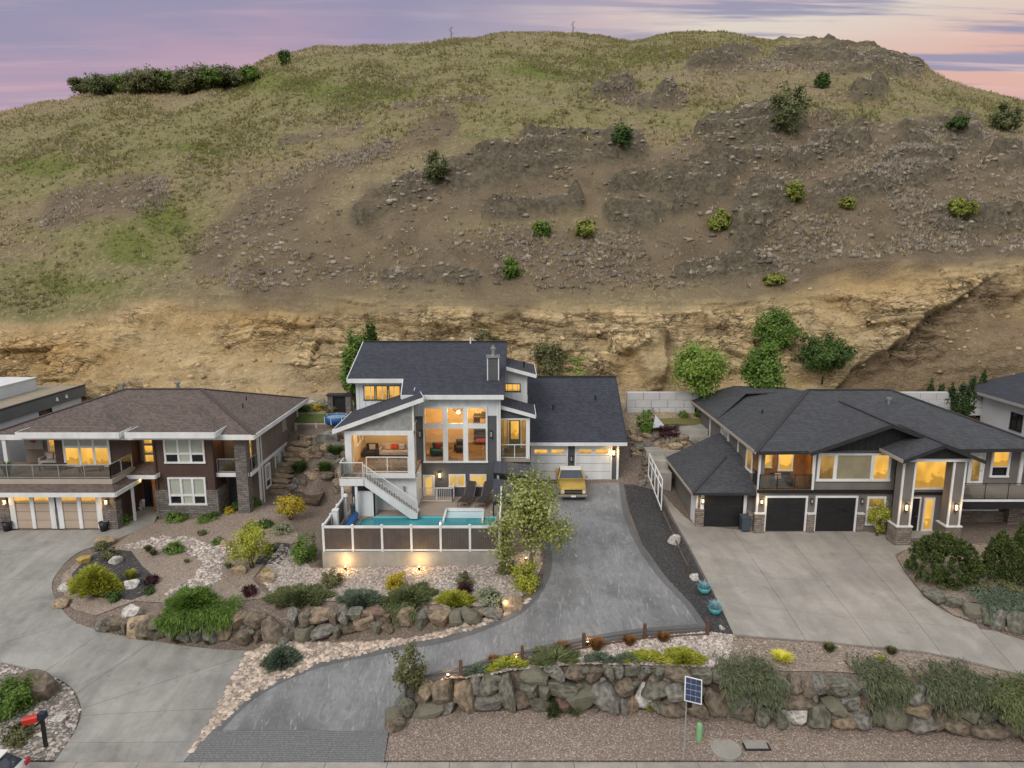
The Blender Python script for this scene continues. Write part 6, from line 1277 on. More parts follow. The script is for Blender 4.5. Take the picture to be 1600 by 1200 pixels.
MB().box(PX0, PX1, PY0, yb_, 2.35, 2.42).box(PX0 - .01, PX0 + .03, PY0, yb_, 2.4, 3.60).box(PX1 - .03, PX1 + .01, PY0, yb_, 2.4, 3.60).box(PX0, PX1, PY0, PY0 + .03, 2.4, 3.60).box(PX0, SX0, yb_ - .03, yb_ + .01, 2.4, 3.60).box(SX1, PX1, yb_ - .03, yb_ + .01, 2.4, 3.60).build('basin', plm, pool)
for k in range(3): bx(pool, 'pool_step', psm, SX0 + .02, SX1 - .02, yb_ - .05 - .35 * k, ysb - .02 - .33 * k if k == 0 else yb_ - .05 - .35 * (k - 1), 2.45, 3.42 - .18 * k)
MB().box(SX0 - .08, SX0 + .04, yb_ - .9, ysb + .05, 3.45, 3.66).box(SX1 - .04, SX1 + .08, yb_ - .9, ysb + .05, 3.45, 3.66).box(SX0 - .08, SX1 + .08, ysb - .03, ysb + .08, 3.45, 3.66).build('step_surround', white, pool)
cg = MB(); cg.box(PX0 - .12, SX0 - .08, yb_, yb_ + .16, 3.6, 3.64).box(SX1 + .08, PX1 + .12, yb_, yb_ + .16, 3.6, 3.64).box(PX0 - .14, PX0, PY0, yb_ - .9, 3.6, 3.64).box(PX1, PX1 + .12, PY0, yb_, 3.6, 3.64).build('coping', concrete, pool)
wat = mk_glass('pool_water', (.72, .94, .96), .12, .62, (.075, .38, .45)); MB().box(PX0 + .03, PX1 - .03, PY0 + .03, yb_ - .03, 3.47, 3.49).build('water', wat, pool)
for x in (-6.3, -3.2): MB().lathe((x, yb_ - .05, 3.05), [(0, 0), (.12, 0), (.12, .1), (0, .1)], 10).build('pool_lamp', litlamp, pool); lamp(pool, (x, yb_ - .5, 3.0), 30, .1, (1, .92, .75))
wl = thing('concrete_wall', 'low cast concrete wall carrying the pool fence', 'wall', (-5.7, 36.4, 2.6)); wl['kind'] = 'thing'
bx(wl, 'wall_face', concrete, -10.75, -.62, 36.3, 36.55, 2.2, 3.66); bx(wl, 'wall_side', concrete, -10.75, -10.6, 36.55, 45.4, 2.2, 3.655); bx(wl, 'wall_side', concrete, -.78, -.62, 36.55, 43.2, 2.2, 3.655)
def pfence(a_, b_, n, label, z=3.66, h=1.5):
    f_ = thing('pool_fence', label, 'fence', (*a_[:2], z)); a_ = Vector((*a_[:2], z)); b_ = Vector((*b_[:2], z)); d = (b_ - a_).normalized(); L_ = (b_ - a_).length
    for k in range(n + 1):
        q = a_.lerp(b_, k / n); p_ = MB().beam(q, q + Vector((0, 0, h + .05)), .12, .12).build('post', white, f_); MB().lathe(q + Vector((0, 0, h + .05)), [(.09, 0), (.09, .03), (0, .09)], 4).build('post_cap', white, p_)
    for k in range(n):
        p0 = a_ + d * (L_ * k / n + .07); p1 = a_ + d * (L_ * (k + 1) / n - .07); u = Vector((0, 0, 1))
        MB().beam(p0 + u * (h - .04), p1 + u * (h - .04), .09, .13).build('rail', white, f_); MB().beam(p0 + u * .08, p1 + u * .08, .07, .08).build('rail', white, f_)
        m = 12; sm = MB()
        for i in range(m): sm.beam(p0.lerp(p1, (i + .5) / m) + u * .1, p0.lerp(p1, (i + .5) / m) + u * (h - .1), (p1 - p0).length / m - .006, .03) if abs(d.x) > .5 else sm.box(p0.x - .015, p0.x + .015, p0.lerp(p1, i / m).y + .003, p0.lerp(p1, (i + 1) / m).y - .003, z + .1, z + h - .1)
        sm.build('slat_panel', fencepanel, f_)
    return f_
pfence((-10.66, 36.42), (-.72, 36.42), 6, 'white framed brown slat fence on the front wall of the pool')
pfence((-10.68, 36.6), (-10.68, 41.2), 3, 'white framed brown slat fence at the stair side of the pool'); pfence((-.70, 36.6), (-.70, 43.0), 4, 'white framed brown slat fence behind the variegated tree')
gp_ = thing('gate_post', 'thick white gate post on the stair side of the pool', 'post', (-10.5, 38.2, 3.62)); bx(gp_, 'post', white, -10.56, -10.28, 38.1, 38.4, 3.62, 5.4); bx(gp_, 'cap', white, -10.6, -10.24, 38.06, 38.44, 5.4, 5.46)
ro = thing('pool_cover_roller', 'rolled up bright blue pool cover beside the pool', 'pool cover', (-10.1, 40, 3.62)); MB().tube((-10.0, 38.4, 3.95), (-10.0, 41.3, 3.95), .24, n=16).build('cover', bluecl, ro, True)
for y in (38.35, 41.3): MB().beam((-10.0, y, 3.62), (-10.0, y, 3.98), .06, .06).beam((-10.25, y, 3.66), (-9.75, y, 3.66), .05, .05).build('stand', steel, ro)
pm = thing('pool_pump_bin', 'grey pump bin in the storage bay below the stairs', 'bin', (-10.3, 41.9, 3.62)); MB().lathe((-10.2, 41.95, 3.62), [(0, 0), (.22, 0), (.25, .75), (.27, .78), (0, .84)], 14).build('body', mk('slate_plastic', (.10, .12, .14), None, 2, .5), pm); MB().tube((-10.2, 41.95, 4.4), (-10.2, 41.95, 4.9), .04).build('pipe', white, pm)
ls = thing('patio_lamp', 'white twin headed lamp on a pole beside the storage bay', 'lamp', (-10.5, 41.0, 3.62)); MB().tube((-10.45, 40.9, 3.62), (-10.45, 40.9, 5.3), .03).build('pole', white, ls); MB().lathe((-10.45, 40.9, 5.3), [(.05, 0), (.14, .02), (.12, .16), (0, .2)], 10).build('lamp_head', white, ls)
railr = thing('patio_railing', 'white baluster railing around the patio stairwell', 'railing', (-5.8, 44.6, 3.62)); railing(railr, [(-6.25, 44.5, 3.62), (-4.05, 44.5, 3.62), (-4.05, 45.5, 3.62)], 1.0, white, 'bal', 1.2)
def lounger(px0, py0, label):
    b_ = at_z(px0, py0, 3.62); o = thing('sun_lounger', label, 'lounger', b_, 'loungers on the pool patio'); x, y, z = b_
    fm = mk('teak_frame', (.20, .12, .08), None, 3, .6) if 'teak_frame' not in MATS else MATS['teak_frame']; rot = -.30
    def T_(u, v, w): u, v, w = u * 1.1, v * .95, w * 1.15; return Vector((x + u * math.cos(rot) - v * math.sin(rot), y + u * math.sin(rot) + v * math.cos(rot), z + w))
    m = MB()
    for u in (-.32, .32): m.beam(T_(u, 0, .32), T_(u, 1.3, .32), .05, .06); m.beam(T_(u, 1.3, .32), T_(u, 2.0, 1.05), .05, .06)
    m.beam(T_(-.32, 0, .32), T_(.32, 0, .32), .05, .06).build('frame', fm, o)
    for u, v in ((-.32, .1), (.32, .1), (-.32, 1.5), (.32, 1.5)): MB().beam(T_(u, v, 0), T_(u, v, .32), .05, .05).build('leg', fm, o)
    MB().slab([T_(-.29, .03, .36), T_(.29, .03, .36), T_(.29, 1.3, .36), T_(-.29, 1.3, .36)], (0, 0, .05)).build('seat', darkcl, o); MB().slab([T_(-.29, 1.3, .37), T_(.29, 1.3, .37), T_(.29, 2.0, 1.1), T_(-.29, 2.0, 1.1)], (0, -.03, .04)).build('backrest', darkcl, o)
lounger(722, 794, 'dark sling lounger beside the patio railing'); lounger(750, 795, 'dark sling lounger beside the ribbed metal canopy')
def canopy(c, label, posts):
    o = thing('metal_canopy', label, 'canopy', (c[0][0], c[0][1], 3.62)); P_ = [Vector(q) for q in c]; MB().slab(P_, (0, 0, -.08)).build('roof_sheet', metalroof, o)
    rb = MB(); n = 9
    for k in range(n + 1): rb.beam(P_[0].lerp(P_[1], k / n) + Vector((0, 0, .025)), P_[3].lerp(P_[2], k / n) + Vector((0, 0, .025)), .035, .05)
    rb.build('ribs', metalroof, o); MB().beam(P_[3] - Vector((0, .02, .05)), P_[2] - Vector((0, .02, .05)), .05, .14).build('gutter', blackp, o)
    for q, zb in posts: MB().beam((q[0], q[1], zb), (q[0], q[1], q[2]), .09, .09).build('post', blackp, o)
canopy([(-1.28, 45.5, 6.25), (1.36, 45.2, 6.05), (1.36, 44.1, 5.55), (-1.28, 44.35, 5.75)], 'upper ribbed dark metal canopy below the entry porch', [((-1.2, 44.45, 5.7), 3.5), ((1.28, 44.25, 5.5), 3.4), ((-1.2, 45.4, 6.15), 3.5), ((1.28, 45.1, 5.95), 3.4)])
canopy([(-1.22, 44.0, 5.45), (.62, 43.85, 5.30), (.30, 41.7, 4.62), (-1.28, 41.8, 4.66)], 'lower ribbed dark metal canopy beside the loungers', [((-1.2, 41.95, 4.6), 3.55), ((.22, 41.85, 4.55), 3.0), ((-1.15, 43.9, 5.3), 3.5), ((.52, 43.75, 5.2), 3.4)])
# ------------------------------------------------------------------ furniture on decks and in rooms
def sofa(x, y, z, w, mat, label, cush=(), d=.8, name='sofa', grp=None):
    o = thing(name, label, 'sofa' if w > 1.1 else 'chair', (x, y, z), grp); bx(o, 'seat', mat, x - w / 2, x + w / 2, y - d / 2, y + d / 2, z + .12, z + .42, .04); bx(o, 'backrest', mat, x - w / 2, x + w / 2, y + d / 2 - .2, y + d / 2, z + .42, z + .85, .05)
    for s_ in (-1, 1): bx(o, 'armrest', mat, x + s_ * w / 2 - .09, x + s_ * w / 2 + .09, y - d / 2, y + d / 2 - .2, z + .12, z + .62, .04)
    for s_ in (-1, 1):
        for t_ in (-1, 1): bx(o, 'leg', blackp, x + s_ * (w / 2 - .1) - .03, x + s_ * (w / 2 - .1) + .03, y + t_ * (d / 2 - .1) - .03, y + t_ * (d / 2 - .1) + .03, z, z + .12)
    for i, cm in enumerate(cush): MB().slab([(x - w / 2 + .25 + i * .5, y + .12, z + .44), (x - w / 2 + .68 + i * .5, y + .12, z + .44), (x - w / 2 + .68 + i * .5, y + .2, z + .82), (x - w / 2 + .25 + i * .5, y + .2, z + .82)], (0, -.13, .02)).build('cushion', cm, o, bevel=.03)
    return o
sofa(-8.15, 46.6, 6.3, 2.2, ltgrey, 'grey sofa with red cushion on the covered deck', (beigecl, redcl, ltgrey)); sofa(-9.9, 46.5, 6.3, .85, darkcl, 'dark wicker armchair on the covered deck', (ltgrey,), name='armchair')
rug = thing('rug', 'woven rug on the floor of the covered deck', 'rug', (-8.2, 44.6, 6.3)); MB().box(-9.4, -7.0, 43.6, 45.7, 6.302, 6.318).build('weave', mk('woven_rug', (.30, .26, .22), (.12, .10, .085), 4, .9), rug)
sofa(-5.3, 47.3, 6.15, .9, tealcl, 'teal armchair behind the left tall window', (redcl,), name='armchair'); sofa(-3.7, 48.2, 6.15, .85, darkcl, 'dark armchair behind the middle tall window', name='armchair')
bs_ = thing('bookcase', 'dark shelving seen through the right tall window', 'bookcase', (-2.2, 49.6, 6.15)); bx(bs_, 'back', blackp, -2.9, -1.4, 50.3, 50.36, 6.15, 8.5)
for k in range(5): bx(bs_, 'shelf', postwood, -2.9, -1.4, 49.9, 50.3, 6.3 + .5 * k, 6.36 + .5 * k); bx(bs_, 'books', (redcl, darkcl, tealcl, beigecl, darkcl)[k], -2.7 + .1 * k, -1.9 + .1 * k, 49.95, 50.25, 6.36 + .5 * k, 6.66 + .5 * k)
tb_ = thing('side_table', 'round dark table in the great room', 'table', (-4.6, 46.6, 6.15)); MB().lathe((-4.6, 46.6, 6.15), [(0, .0), (.25, .0), (.25, .03), (.04, .05), (.04, .68), (.45, .70), (.45, .74), (0, .74)], 16).build('top', postwood, tb_)
pe = thing('antler_pendant', 'branching antler chandelier hanging in the great room', 'chandelier', (-3.8, 47.2, 9.3)); pb = MB(); pb.tube((-3.8, 47.2, 10.5), (-3.8, 47.2, 9.5), .015)
for k in range(7): a_ = k * .9; pb.tube((-3.8, 47.2, 9.3), (-3.8 + .4 * math.cos(a_), 47.2 + .4 * math.sin(a_), 9.5), .03, .02, 6); pb.tube((-3.8 + .4 * math.cos(a_), 47.2 + .4 * math.sin(a_), 9.5), (-3.8 + .45 * math.cos(a_ + .3), 47.2 + .45 * math.sin(a_ + .3), 9.75), .02, .006, 6)
pb.build('antler_frame', postwood, pe); MB().lathe((-3.8, 47.2, 9.3), [(0, -.15), (.14, -.05), (.14, .1), (0, .14)], 10).build('shade', litlamp, pe)
an_ = thing('antler_mount', 'dark antlers mounted on the wall behind the upper left pane', 'antlers', (-5.4, 50.5, 9.0)); ab = MB()
for s_ in (-1, 1): ab.tube((-5.4, 50.5, 9.0), (-5.4 + s_ * .3, 50.4, 9.5), .04, .03, 6); ab.tube((-5.4 + s_ * .3, 50.4, 9.5), (-5.4 + s_ * .2, 50.35, 9.9), .03, .01, 6); ab.tube((-5.4 + s_ * .25, 50.4, 9.4), (-5.4 + s_ * .6, 50.35, 9.7), .025, .01, 6)
ab.build('antlers', postwood, an_)
sofa(-31.3, 45.45, 5.95, 2.2, ltgrey, 'pale sofa with teal cushions on the deck above the tan garage doors', (pinkcl, ltgrey, tealcl, ltgrey)); tt = thing('deck_table', 'low dark table on the deck of the brown house', 'table', (-31.0, 44.3, 5.95)); bx(tt, 'top', darkcl, -31.8, -30.2, 44.0, 44.6, 6.32, 6.38)
for x in (-31.7, -30.3):
    for y in (44.05, 44.55): bx(tt, 'leg', blackp, x - .03, x + .03, y - .03, y + .03, 5.95, 6.32)
pt = thing('deck_chair', 'flat brown lounger on the deck before the triple window', 'lounger', (-28.2, 44, 5.95)); MB().slab([(-28.9, 43.6, 6.25), (-27.5, 43.9, 6.25), (-27.5, 44.4, 6.25), (-28.9, 44.1, 6.25)], (0, 0, .06)).build('seat', postwood, pt)
for x, y in ((-28.8, 43.7), (-27.6, 43.98), (-27.6, 44.3), (-28.8, 44.02)): bx(pt, 'leg', blackp, x - .03, x + .03, y - .03, y + .03, 5.95, 6.25)
sofa(17.9, 43.55, 5.12, 1.3, darkcl, 'dark settee with orange cushion on the balcony niche', (beigecl,), .6, 'settee'); th = thing('table_set', 'small dark table on the stone pillar balcony', 'table', (-19.2, 45.5, 5.6)); MB().lathe((-19.2, 45.5, 5.6), [(0, 0), (.2, 0), (.2, .03), (.03, .05), (.03, .6), (.35, .62), (.35, .66), (0, .66)], 12).build('top', postwood, th)
bn = thing('garden_bench', 'white wicker bench with floral cushions by the brown front door', 'bench', (-25.2, 43.9, 2.55)); b0 = at_z(208, 803, 2.55); wx, wy = b0.x, b0.y
bx(bn, 'seat', white, wx - .6, wx + .6, wy, wy + .5, 2.93, 3.0); MB().slab([(wx - .6, wy + .46, 3.0), (wx + .6, wy + .46, 3.0), (wx + .6, wy + .58, 3.55), (wx - .6, wy + .58, 3.55)], (0, .04, 0)).build('backrest', white, bn)
for x in (wx - .56, wx + .56):
    for y in (wy + .04, wy + .46): bx(bn, 'leg', white, x - .03, x + .03, y - .03, y + .03, 2.52, 2.93)
    bx(bn, 'armrest', white, x - .04, x + .04, wy, wy + .5, 3.2, 3.25)
for x in (wx - .3, wx + .25): MB().slab([(x - .2, wy + .25, 3.02), (x + .2, wy + .25, 3.02), (x + .2, wy + .42, 3.4), (x - .2, wy + .42, 3.4)], (0, -.1, .03)).build('cushion', pinkcl, bn, bevel=.03)
def pot(px, py, z, label, r_=.3, h=.6, mat=None, plant=None):
    b_ = at_z(px, py, z); o = thing('plant_pot', label, 'pot', b_); MB().lathe(b_, [(0, 0), (r_ * .7, 0), (r_, h), (r_ * .86, h), (r_ * .82, h - .06), (0, h - .06)], 14).build('pot', mat or blackp, o, True)
    if plant: link(bpy.data.objects.new('foliage', blades_mesh('foliage', np.random.default_rng(int(px)), 90, r_ * 1.5, .36, plant, 1.0, .018)), o).location = (0, 0, h - .08)
    return o
pot(12, 829, 2.5, 'black tapered pot beside the far left garage pier'); pot(163, 829, 2.5, 'black tapered pot beside the stone corner of the garage')
pot(1100, 926, 2.6, 'teal glazed pot with blue glass spikes on black gravel, by the white rock', .34, .32, G_TE, mk_leaf('blue_glass_spike', (.14, .25, .29), (.24, .36, .40))); pot(1117, 958, 2.5, 'teal glazed pot with blue glass spikes on black gravel, by the last fence post', .34, .32, G_TE, MATS['blue_glass_spike'])
kp = thing('deck_planter', 'small leafy plant at the rail of the brown house deck', 'plant', (-33.3, 43.2, 5.95)); MB().lathe((-33.3, 43.2, 5.95), [(0, 0), (.16, 0), (.2, .35), (0, .35)], 10).build('pot', blackp, kp); link(bpy.data.objects.new('foliage', blades_mesh('foliage', np.random.default_rng(3), 160, .5, .7, G_DK, 1, .03)), kp).location = (0, 0, .3)
wb = thing('wheelie_bin', 'slate blue wheeled bin between the two garages', 'bin', at_z(1163, 829, 2.2)); wx, wy, wz = wb.location; bm_ = mk('blue_grey_plastic', (.055, .075, .10), None, 3, .45)
MB().slab([(wx - .24, wy - .25, 2.28), (wx + .24, wy - .25, 2.28), (wx + .3, wy - .3, 3.15), (wx - .3, wy - .3, 3.15)], (0, .55, 0)).build('body', bm_, wb); MB().slab([(wx - .32, wy - .34, 3.15), (wx + .32, wy - .34, 3.15), (wx + .32, wy + .3, 3.22), (wx - .32, wy + .3, 3.22)], (0, 0, .06)).build('lid', bm_, wb)
for s_ in (-1, 1): MB().tube((wx + s_ * .2, wy + .25, 2.32), (wx + s_ * .28, wy + .25, 2.32), .1, n=12).build('wheel', blackp, wb)
MB().beam((wx - .2, wy + .32, 3.12), (wx + .2, wy + .32, 3.12), .03, .03).build('handle', bm_, wb)

# ------------------------------------------------------------------ vehicles
yel = mk('faded_yellow_paint', (.46, .30, .055), (.40, .26, .05), 1, .35, spec=.5); chrome = mk('chrome', (.55, .55, .56), None, 2, .2, metal=.9); tyre = mk('tyre', (.015, .015, .016), None, 4, .9)
def wheel(parent, x, y, z, r_=.36, w=.22):
    o = MB().tube((x - w / 2, y, z), (x + w / 2, y, z), r_, n=20).build('wheel', tyre, parent); MB().tube((x - w / 2 - .012, y, z), (x + w / 2 + .012, y, z), r_ * .58, n=14).build('rim', chrome, o); return o
def loft(secs, mat, name, parent, smooth=True):
    """secs: list of closed rings with equal counts"""
    n = len(secs[0]); m = MB(); m.v = [tuple(p) for s_ in secs for p in s_]
    m.f = [(k * n + i, k * n + (i + 1) % n, (k + 1) * n + (i + 1) % n, (k + 1) * n + i) for k in range(len(secs) - 1) for i in range(n)] + [tuple(range(n))[::-1], tuple(range((len(secs) - 1) * n, len(secs) * n))]
    return m.build(name, mat, parent, smooth)
tf = gnd(896, 786); tx, ty, tz = tf.x, tf.y + .15, tf.z; tk = thing('pickup_truck', 'old mustard yellow pickup truck with white cab roof parked nose out', 'truck', (tx, ty + 2.2, tz))
def sec(y, hw, zb, zt, tw=.0, top=None): return [(tx - hw, ty + y, tz + zb), (tx + hw, ty + y, tz + zb), (tx + hw, ty + y, tz + zt - .12), (tx + hw - .10 - tw, ty + y, tz + zt), (tx - hw + .10 + tw, ty + y, tz + zt), (tx - hw, ty + y, tz + zt - .12)]
loft([sec(0.06, .84, .52, .98), sec(.12, .90, .45, 1.03), sec(.9, .93, .42, 1.10), sec(1.62, .95, .42, 1.14)], yel, 'hood', tk)
loft([sec(1.62, .95, .40, 1.16), sec(2.0, .95, .40, 1.16), sec(2.95, .95, .40, 1.16)], yel, 'cab', tk)
cw = [(tx - .90, ty + 1.66, tz + 1.14), (tx + .90, ty + 1.66, tz + 1.14), (tx + .74, ty + 2.12, tz + 1.66), (tx - .74, ty + 2.12, tz + 1.66)]; rt = [(tx - .88, ty + 2.95, tz + 1.14), (tx + .88, ty + 2.95, tz + 1.14), (tx + .74, ty + 2.80, tz + 1.66), (tx - .74, ty + 2.80, tz + 1.66)]
carglass = mk_dark('car_glass', (.06, .075, .10))
MB().add([Vector(p) for p in cw] + [Vector(p) for p in rt], [(0, 1, 2, 3), (5, 4, 7, 6), (1, 5, 6, 2), (4, 0, 3, 7), (0, 4, 5, 1), (3, 2, 6, 7)]).build('windows', carglass, tk); MB().slab([(tx - .77, ty + 2.08, tz + 1.72), (tx + .77, ty + 2.08, tz + 1.72), (tx + .77, ty + 2.86, tz + 1.74), (tx - .77, ty + 2.86, tz + 1.74)], (0, 0, -.08)).build('cab_roof', mk('white_car_paint', (.75, .74, .72), None, 1, .3, spec=.5), tk, bevel=.03)
pil = MB()
for s_ in (-1, 1): pil.beam((tx + s_ * .90, ty + 1.64, tz + 1.14), (tx + s_ * .745, ty + 2.10, tz + 1.68), .06, .06).beam((tx + s_ * .885, ty + 2.96, tz + 1.14), (tx + s_ * .75, ty + 2.82, tz + 1.68), .09, .07)
pil.build('pillars', yel, tk)
MB().box(tx - .95, tx + .95, ty + 3.02, ty + 4.5, tz + .42, tz + .62).box(tx - .95, tx - .84, ty + 3.02, ty + 4.5, tz + .62, tz + 1.14).box(tx + .84, tx + .95, ty + 3.02, ty + 4.5, tz + .62, tz + 1.14).box(tx - .84, tx + .84, ty + 4.4, ty + 4.5, tz + .62, tz + 1.12).box(tx - .84, tx + .84, ty + 3.02, ty + 3.1, tz + .62, tz + 1.14).build('cargo_bed', yel, tk)
bx(tk, 'grille', blackp, tx - .62, tx + .62, ty + .02, ty + .08, tz + .60, tz + .88); bx(tk, 'grille_bar', chrome, tx - .62, tx + .62, ty + .005, ty + .02, tz + .72, tz + .76); bx(tk, 'front_bumper', chrome, tx - .95, tx + .95, ty - .08, ty + .06, tz + .38, tz + .54, .02); bx(tk, 'number_plate', white, tx - .16, tx + .16, ty - .1, ty - .08, tz + .40, tz + .52)
for s_ in (-1, 1): MB().tube((tx + s_ * .73, ty + .0, tz + .74), (tx + s_ * .73, ty + .06, tz + .74), .12, n=14).build('headlight', mk('headlamp_glass', (.7, .7, .68), None, 3, .1) if 'headlamp_glass' not in MATS else MATS['headlamp_glass'], tk); MB().box(tx + s_ * 1.0, tx + s_ * 1.14, ty + 1.72, ty + 1.78, tz + 1.16, tz + 1.32).build('mirror', chrome, tk)
for s_ in (-1, 1):
    for y in (.85, 3.75): wheel(tk, tx + s_ * .82, ty + y, tz + .36)
cp = at_y(47, 1183, 23.6); cx0 = cp.x; car = thing('parked_car', 'white hatchback with dark rear window and red tail lamp parked at the kerb', 'car', (cx0 - 2.2, 22.8, -.12)); wp = MATS['white_car_paint']; zc_ = -.12
def cs(x, hw, zb, zt, e=.12): return [(cx0 + x, 22.8 - hw, zc_ + zb), (cx0 + x, 22.8 + hw, zc_ + zb), (cx0 + x, 22.8 + hw, zc_ + zt - e), (cx0 + x, 22.8 + hw - e, zc_ + zt), (cx0 + x, 22.8 - hw + e, zc_ + zt), (cx0 + x, 22.8 - hw, zc_ + zt - e)]
loft([cs(0, .72, .45, .80), cs(-.12, .84, .34, .95), cs(-.6, .90, .28, 1.0), cs(-2.0, .92, .26, 1.0), cs(-3.4, .90, .28, .95), cs(-4.1, .82, .34, .82), cs(-4.3, .70, .42, .70)], wp, 'body', car); loft([cs(-.22, .72, .9, .98, .02), cs(-.75, .66, .95, 1.40, .1), cs(-1.3, .64, .95, 1.48, .1), cs(-2.3, .64, .95, 1.46, .1), cs(-3.2, .70, .92, .97, .02)], carglass, 'windows', car)
MB().slab([(cx0 - .62, 22.8 - .60, 1.36), (cx0 - .62, 22.8 + .60, 1.36), (cx0 - 2.3, 22.8 + .60, 1.40), (cx0 - 2.3, 22.8 - .60, 1.40)], (0, 0, -.06)).build('roof_panel', wp, car, bevel=.02)
red = mk('red_lamp', (.45, .02, .03), None, 2, .15)
for s_ in (-1, 1): MB().slab([(cx0 - .05, 22.8 + s_ * .80, .68), (cx0 - .03, 22.8 + s_ * .55, .68), (cx0 - .06, 22.8 + s_ * .55, .86), (cx0 - .12, 22.8 + s_ * .84, .86)], (.06, 0, 0)).build('tail_lamp', red, car)
for x in (-.75, -3.4):
    for s_ in (-1, 1): w_ = MB().tube((cx0 + x, 22.8 + s_ * .70, .20), (cx0 + x, 22.8 + s_ * .94, .20), .32, n=18).build('wheel', tyre, car); MB().tube((cx0 + x, 22.8 + s_ * .72, .20), (cx0 + x, 22.8 + s_ * .955, .20), .19, n=14).build('rim', chrome, w_)

# ------------------------------------------------------------------ small street and garden things
mbx = gnd(72, 1168); o = thing('mailbox', 'red mailbox on a black post in the grey rubble', 'mailbox', mbx); X, Y_, Zb = mbx
MB().beam((X, Y_, Zb - .1), (X, Y_, Zb + 1.35), .12, .12).build('post', blackp, o); MB().beam((X, Y_, Zb + 1.3), (X - .25, Y_ - .1, Zb + 1.05), .07, .07).build('brace', blackp, o)
MB().box(X - .10, X + .16, Y_ - .14, Y_ + .14, Zb + 1.35, Zb + 1.62).build('post_cap', mk('navy_paint', (.02, .022, .05), None, 2, .5), o); bxr = MB(); sg = [(.16 * math.cos(R(q)), .16 + .14 * max(0, math.sin(R(q)))) for q in range(0, 181, 20)]
bxr.slab([(X - .10, Y_ + u, Zb + 1.28 + v) for u, v in [(.16, 0)] + sg + [(-.16, 0)]], (-.52, -.14, -.06)).build('box', mk('red_paint', (.55, .03, .015), None, 2, .35), o)
sp_ = gnd(1068, 1186); o = thing('solar_light', 'small solar panel tilted on a slim grey pole', 'solar panel', sp_); X, Y_, Zb = sp_; tp = at_y(1073, 1092, Y_)
MB().tube((X, Y_, Zb - .05), (tp.x, Y_, tp.z), .03, n=10).build('pole', greymetal, o); sol = mk('solar_cells', (.010, .022, .075), (.014, .03, .09), 6, .15, spec=.6)
c0 = Vector((tp.x + .22, Y_ - .05, tp.z + .42)); u = Vector((.38, .0, -.10)).normalized(); v = Vector((.12, .50, .80)).normalized(); q = lambda a_, b_: c0 + u * a_ + v * b_
MB().slab([q(-.36, -.46), q(.36, -.46), q(.36, .46), q(-.36, .46)], u.cross(v) * .03).build('panel', white, o)
for i in range(3):
    for j in range(4): nn = u.cross(v); s_ = -1 if nn.y > 0 else 1; MB().slab([q(-.32 + i * .215, -.42 + j * .212) + nn * (s_ * .034 if s_ > 0 else -.004), q(-.32 + i * .215 + .205, -.42 + j * .212) + nn * (s_ * .034 if s_ > 0 else -.004), q(-.32 + i * .215 + .205, -.42 + j * .212 + .20) + nn * (s_ * .034 if s_ > 0 else -.004), q(-.32 + i * .215, -.42 + j * .212 + .20) + nn * (s_ * .034 if s_ > 0 else -.004)], nn * (s_ * .006)).build('solar_cell', sol, o)
bx(o, 'battery_box', blackp, tp.x + .02, tp.x + .2, Y_ - .08, Y_ + .02, tp.z - .35, tp.z + .12)
mp = gnd(1092, 1157); o = thing('utility_marker', 'pale green utility marker tube standing on the verge', 'marker', mp); MB().lathe(mp, [(.13, 0), (.13, .72), (.10, .82), (0, .85)], 14).build('tube', mk('mint_plastic', (.22, .42, .22), None, 2, .5), o, True)
mh = gnd(1134, 1172) + Vector((0, 0, .05)); o = thing('manhole_cover', 'round concrete manhole cover set in the brown gravel', 'manhole', mh); MB().lathe(mh, [(.62, -.1), (.62, .05), (.55, .06), (.54, .045), (0, .05)], 28).build('cover', concrete, o)
vb = gnd(1180, 1164); o = thing('utility_box', 'square black framed utility cover set in the brown gravel', 'utility cover', vb); bx(o, 'frame', charp, vb.x - .55, vb.x + .55, vb.y - .36, vb.y + .36, vb.z - .1, vb.z + .05); bx(o, 'lid', concrete, vb.x - .46, vb.x + .46, vb.y - .28, vb.y + .28, vb.z, vb.z + .065)
fp = [gnd(*p) for p in ((655, 1072), (720, 1057), (816, 1034), (912, 1014), (1007, 999), (1105, 993))]; o = thing('rail_fence', 'low brown post and rail fence along the outer edge of the dark drive', 'fence', fp[0])
for p in fp: b_ = MB().beam(p - Vector((0, 0, .1)), p + Vector((0, 0, .78)), .15, .15).build('post', postwood, o)
for a_, b_ in zip(fp[:-1], fp[1:]): MB().tube(a_ + Vector((0, 0, .42)), b_ + Vector((0, 0, .42)), .045, n=8).build('rail', mk('grey_rail', (.10, .092, .085), None, 4, .8) if 'grey_rail' not in MATS else MATS['grey_rail'], o); MB().tube(a_ + Vector((0, 0, .06)), b_ + Vector((0, 0, .06)), .06, n=8).build('rail', postwood, o)
lg = [gnd(*p) for p in ((1036, 808), (1050, 840), (1062, 868), (1075, 895))]; o = thing('log_rail', 'weathered log rail beside the wide concrete drive', 'rail', lg[0])
for p in lg: MB().beam(p - Vector((0, 0, .1)), p + Vector((0, 0, .45)), .12, .12).build('post', postwood, o)
for a_, b_ in zip(lg[:-1], lg[1:]): MB().tube(a_ + Vector((0, 0, .34)), b_ + Vector((0, 0, .34)), .06, n=8).build('rail', MATS['grey_rail'], o)
o = thing('mesh_gate', 'tall white framed gate panel beside the wide concrete drive', 'gate', (10.1, 46.5, 3)); A_ = at_z(1013, 745, 3.6); B_ = at_z(1033, 797, 2.9); u = Vector((0, 0, 1))
for t_ in (0, .25, .5, .75, 1): p = A_.lerp(B_, t_); MB().beam(p, p + u * (1.85 + .35 * t_), .07, .07).build('upright', white, o)
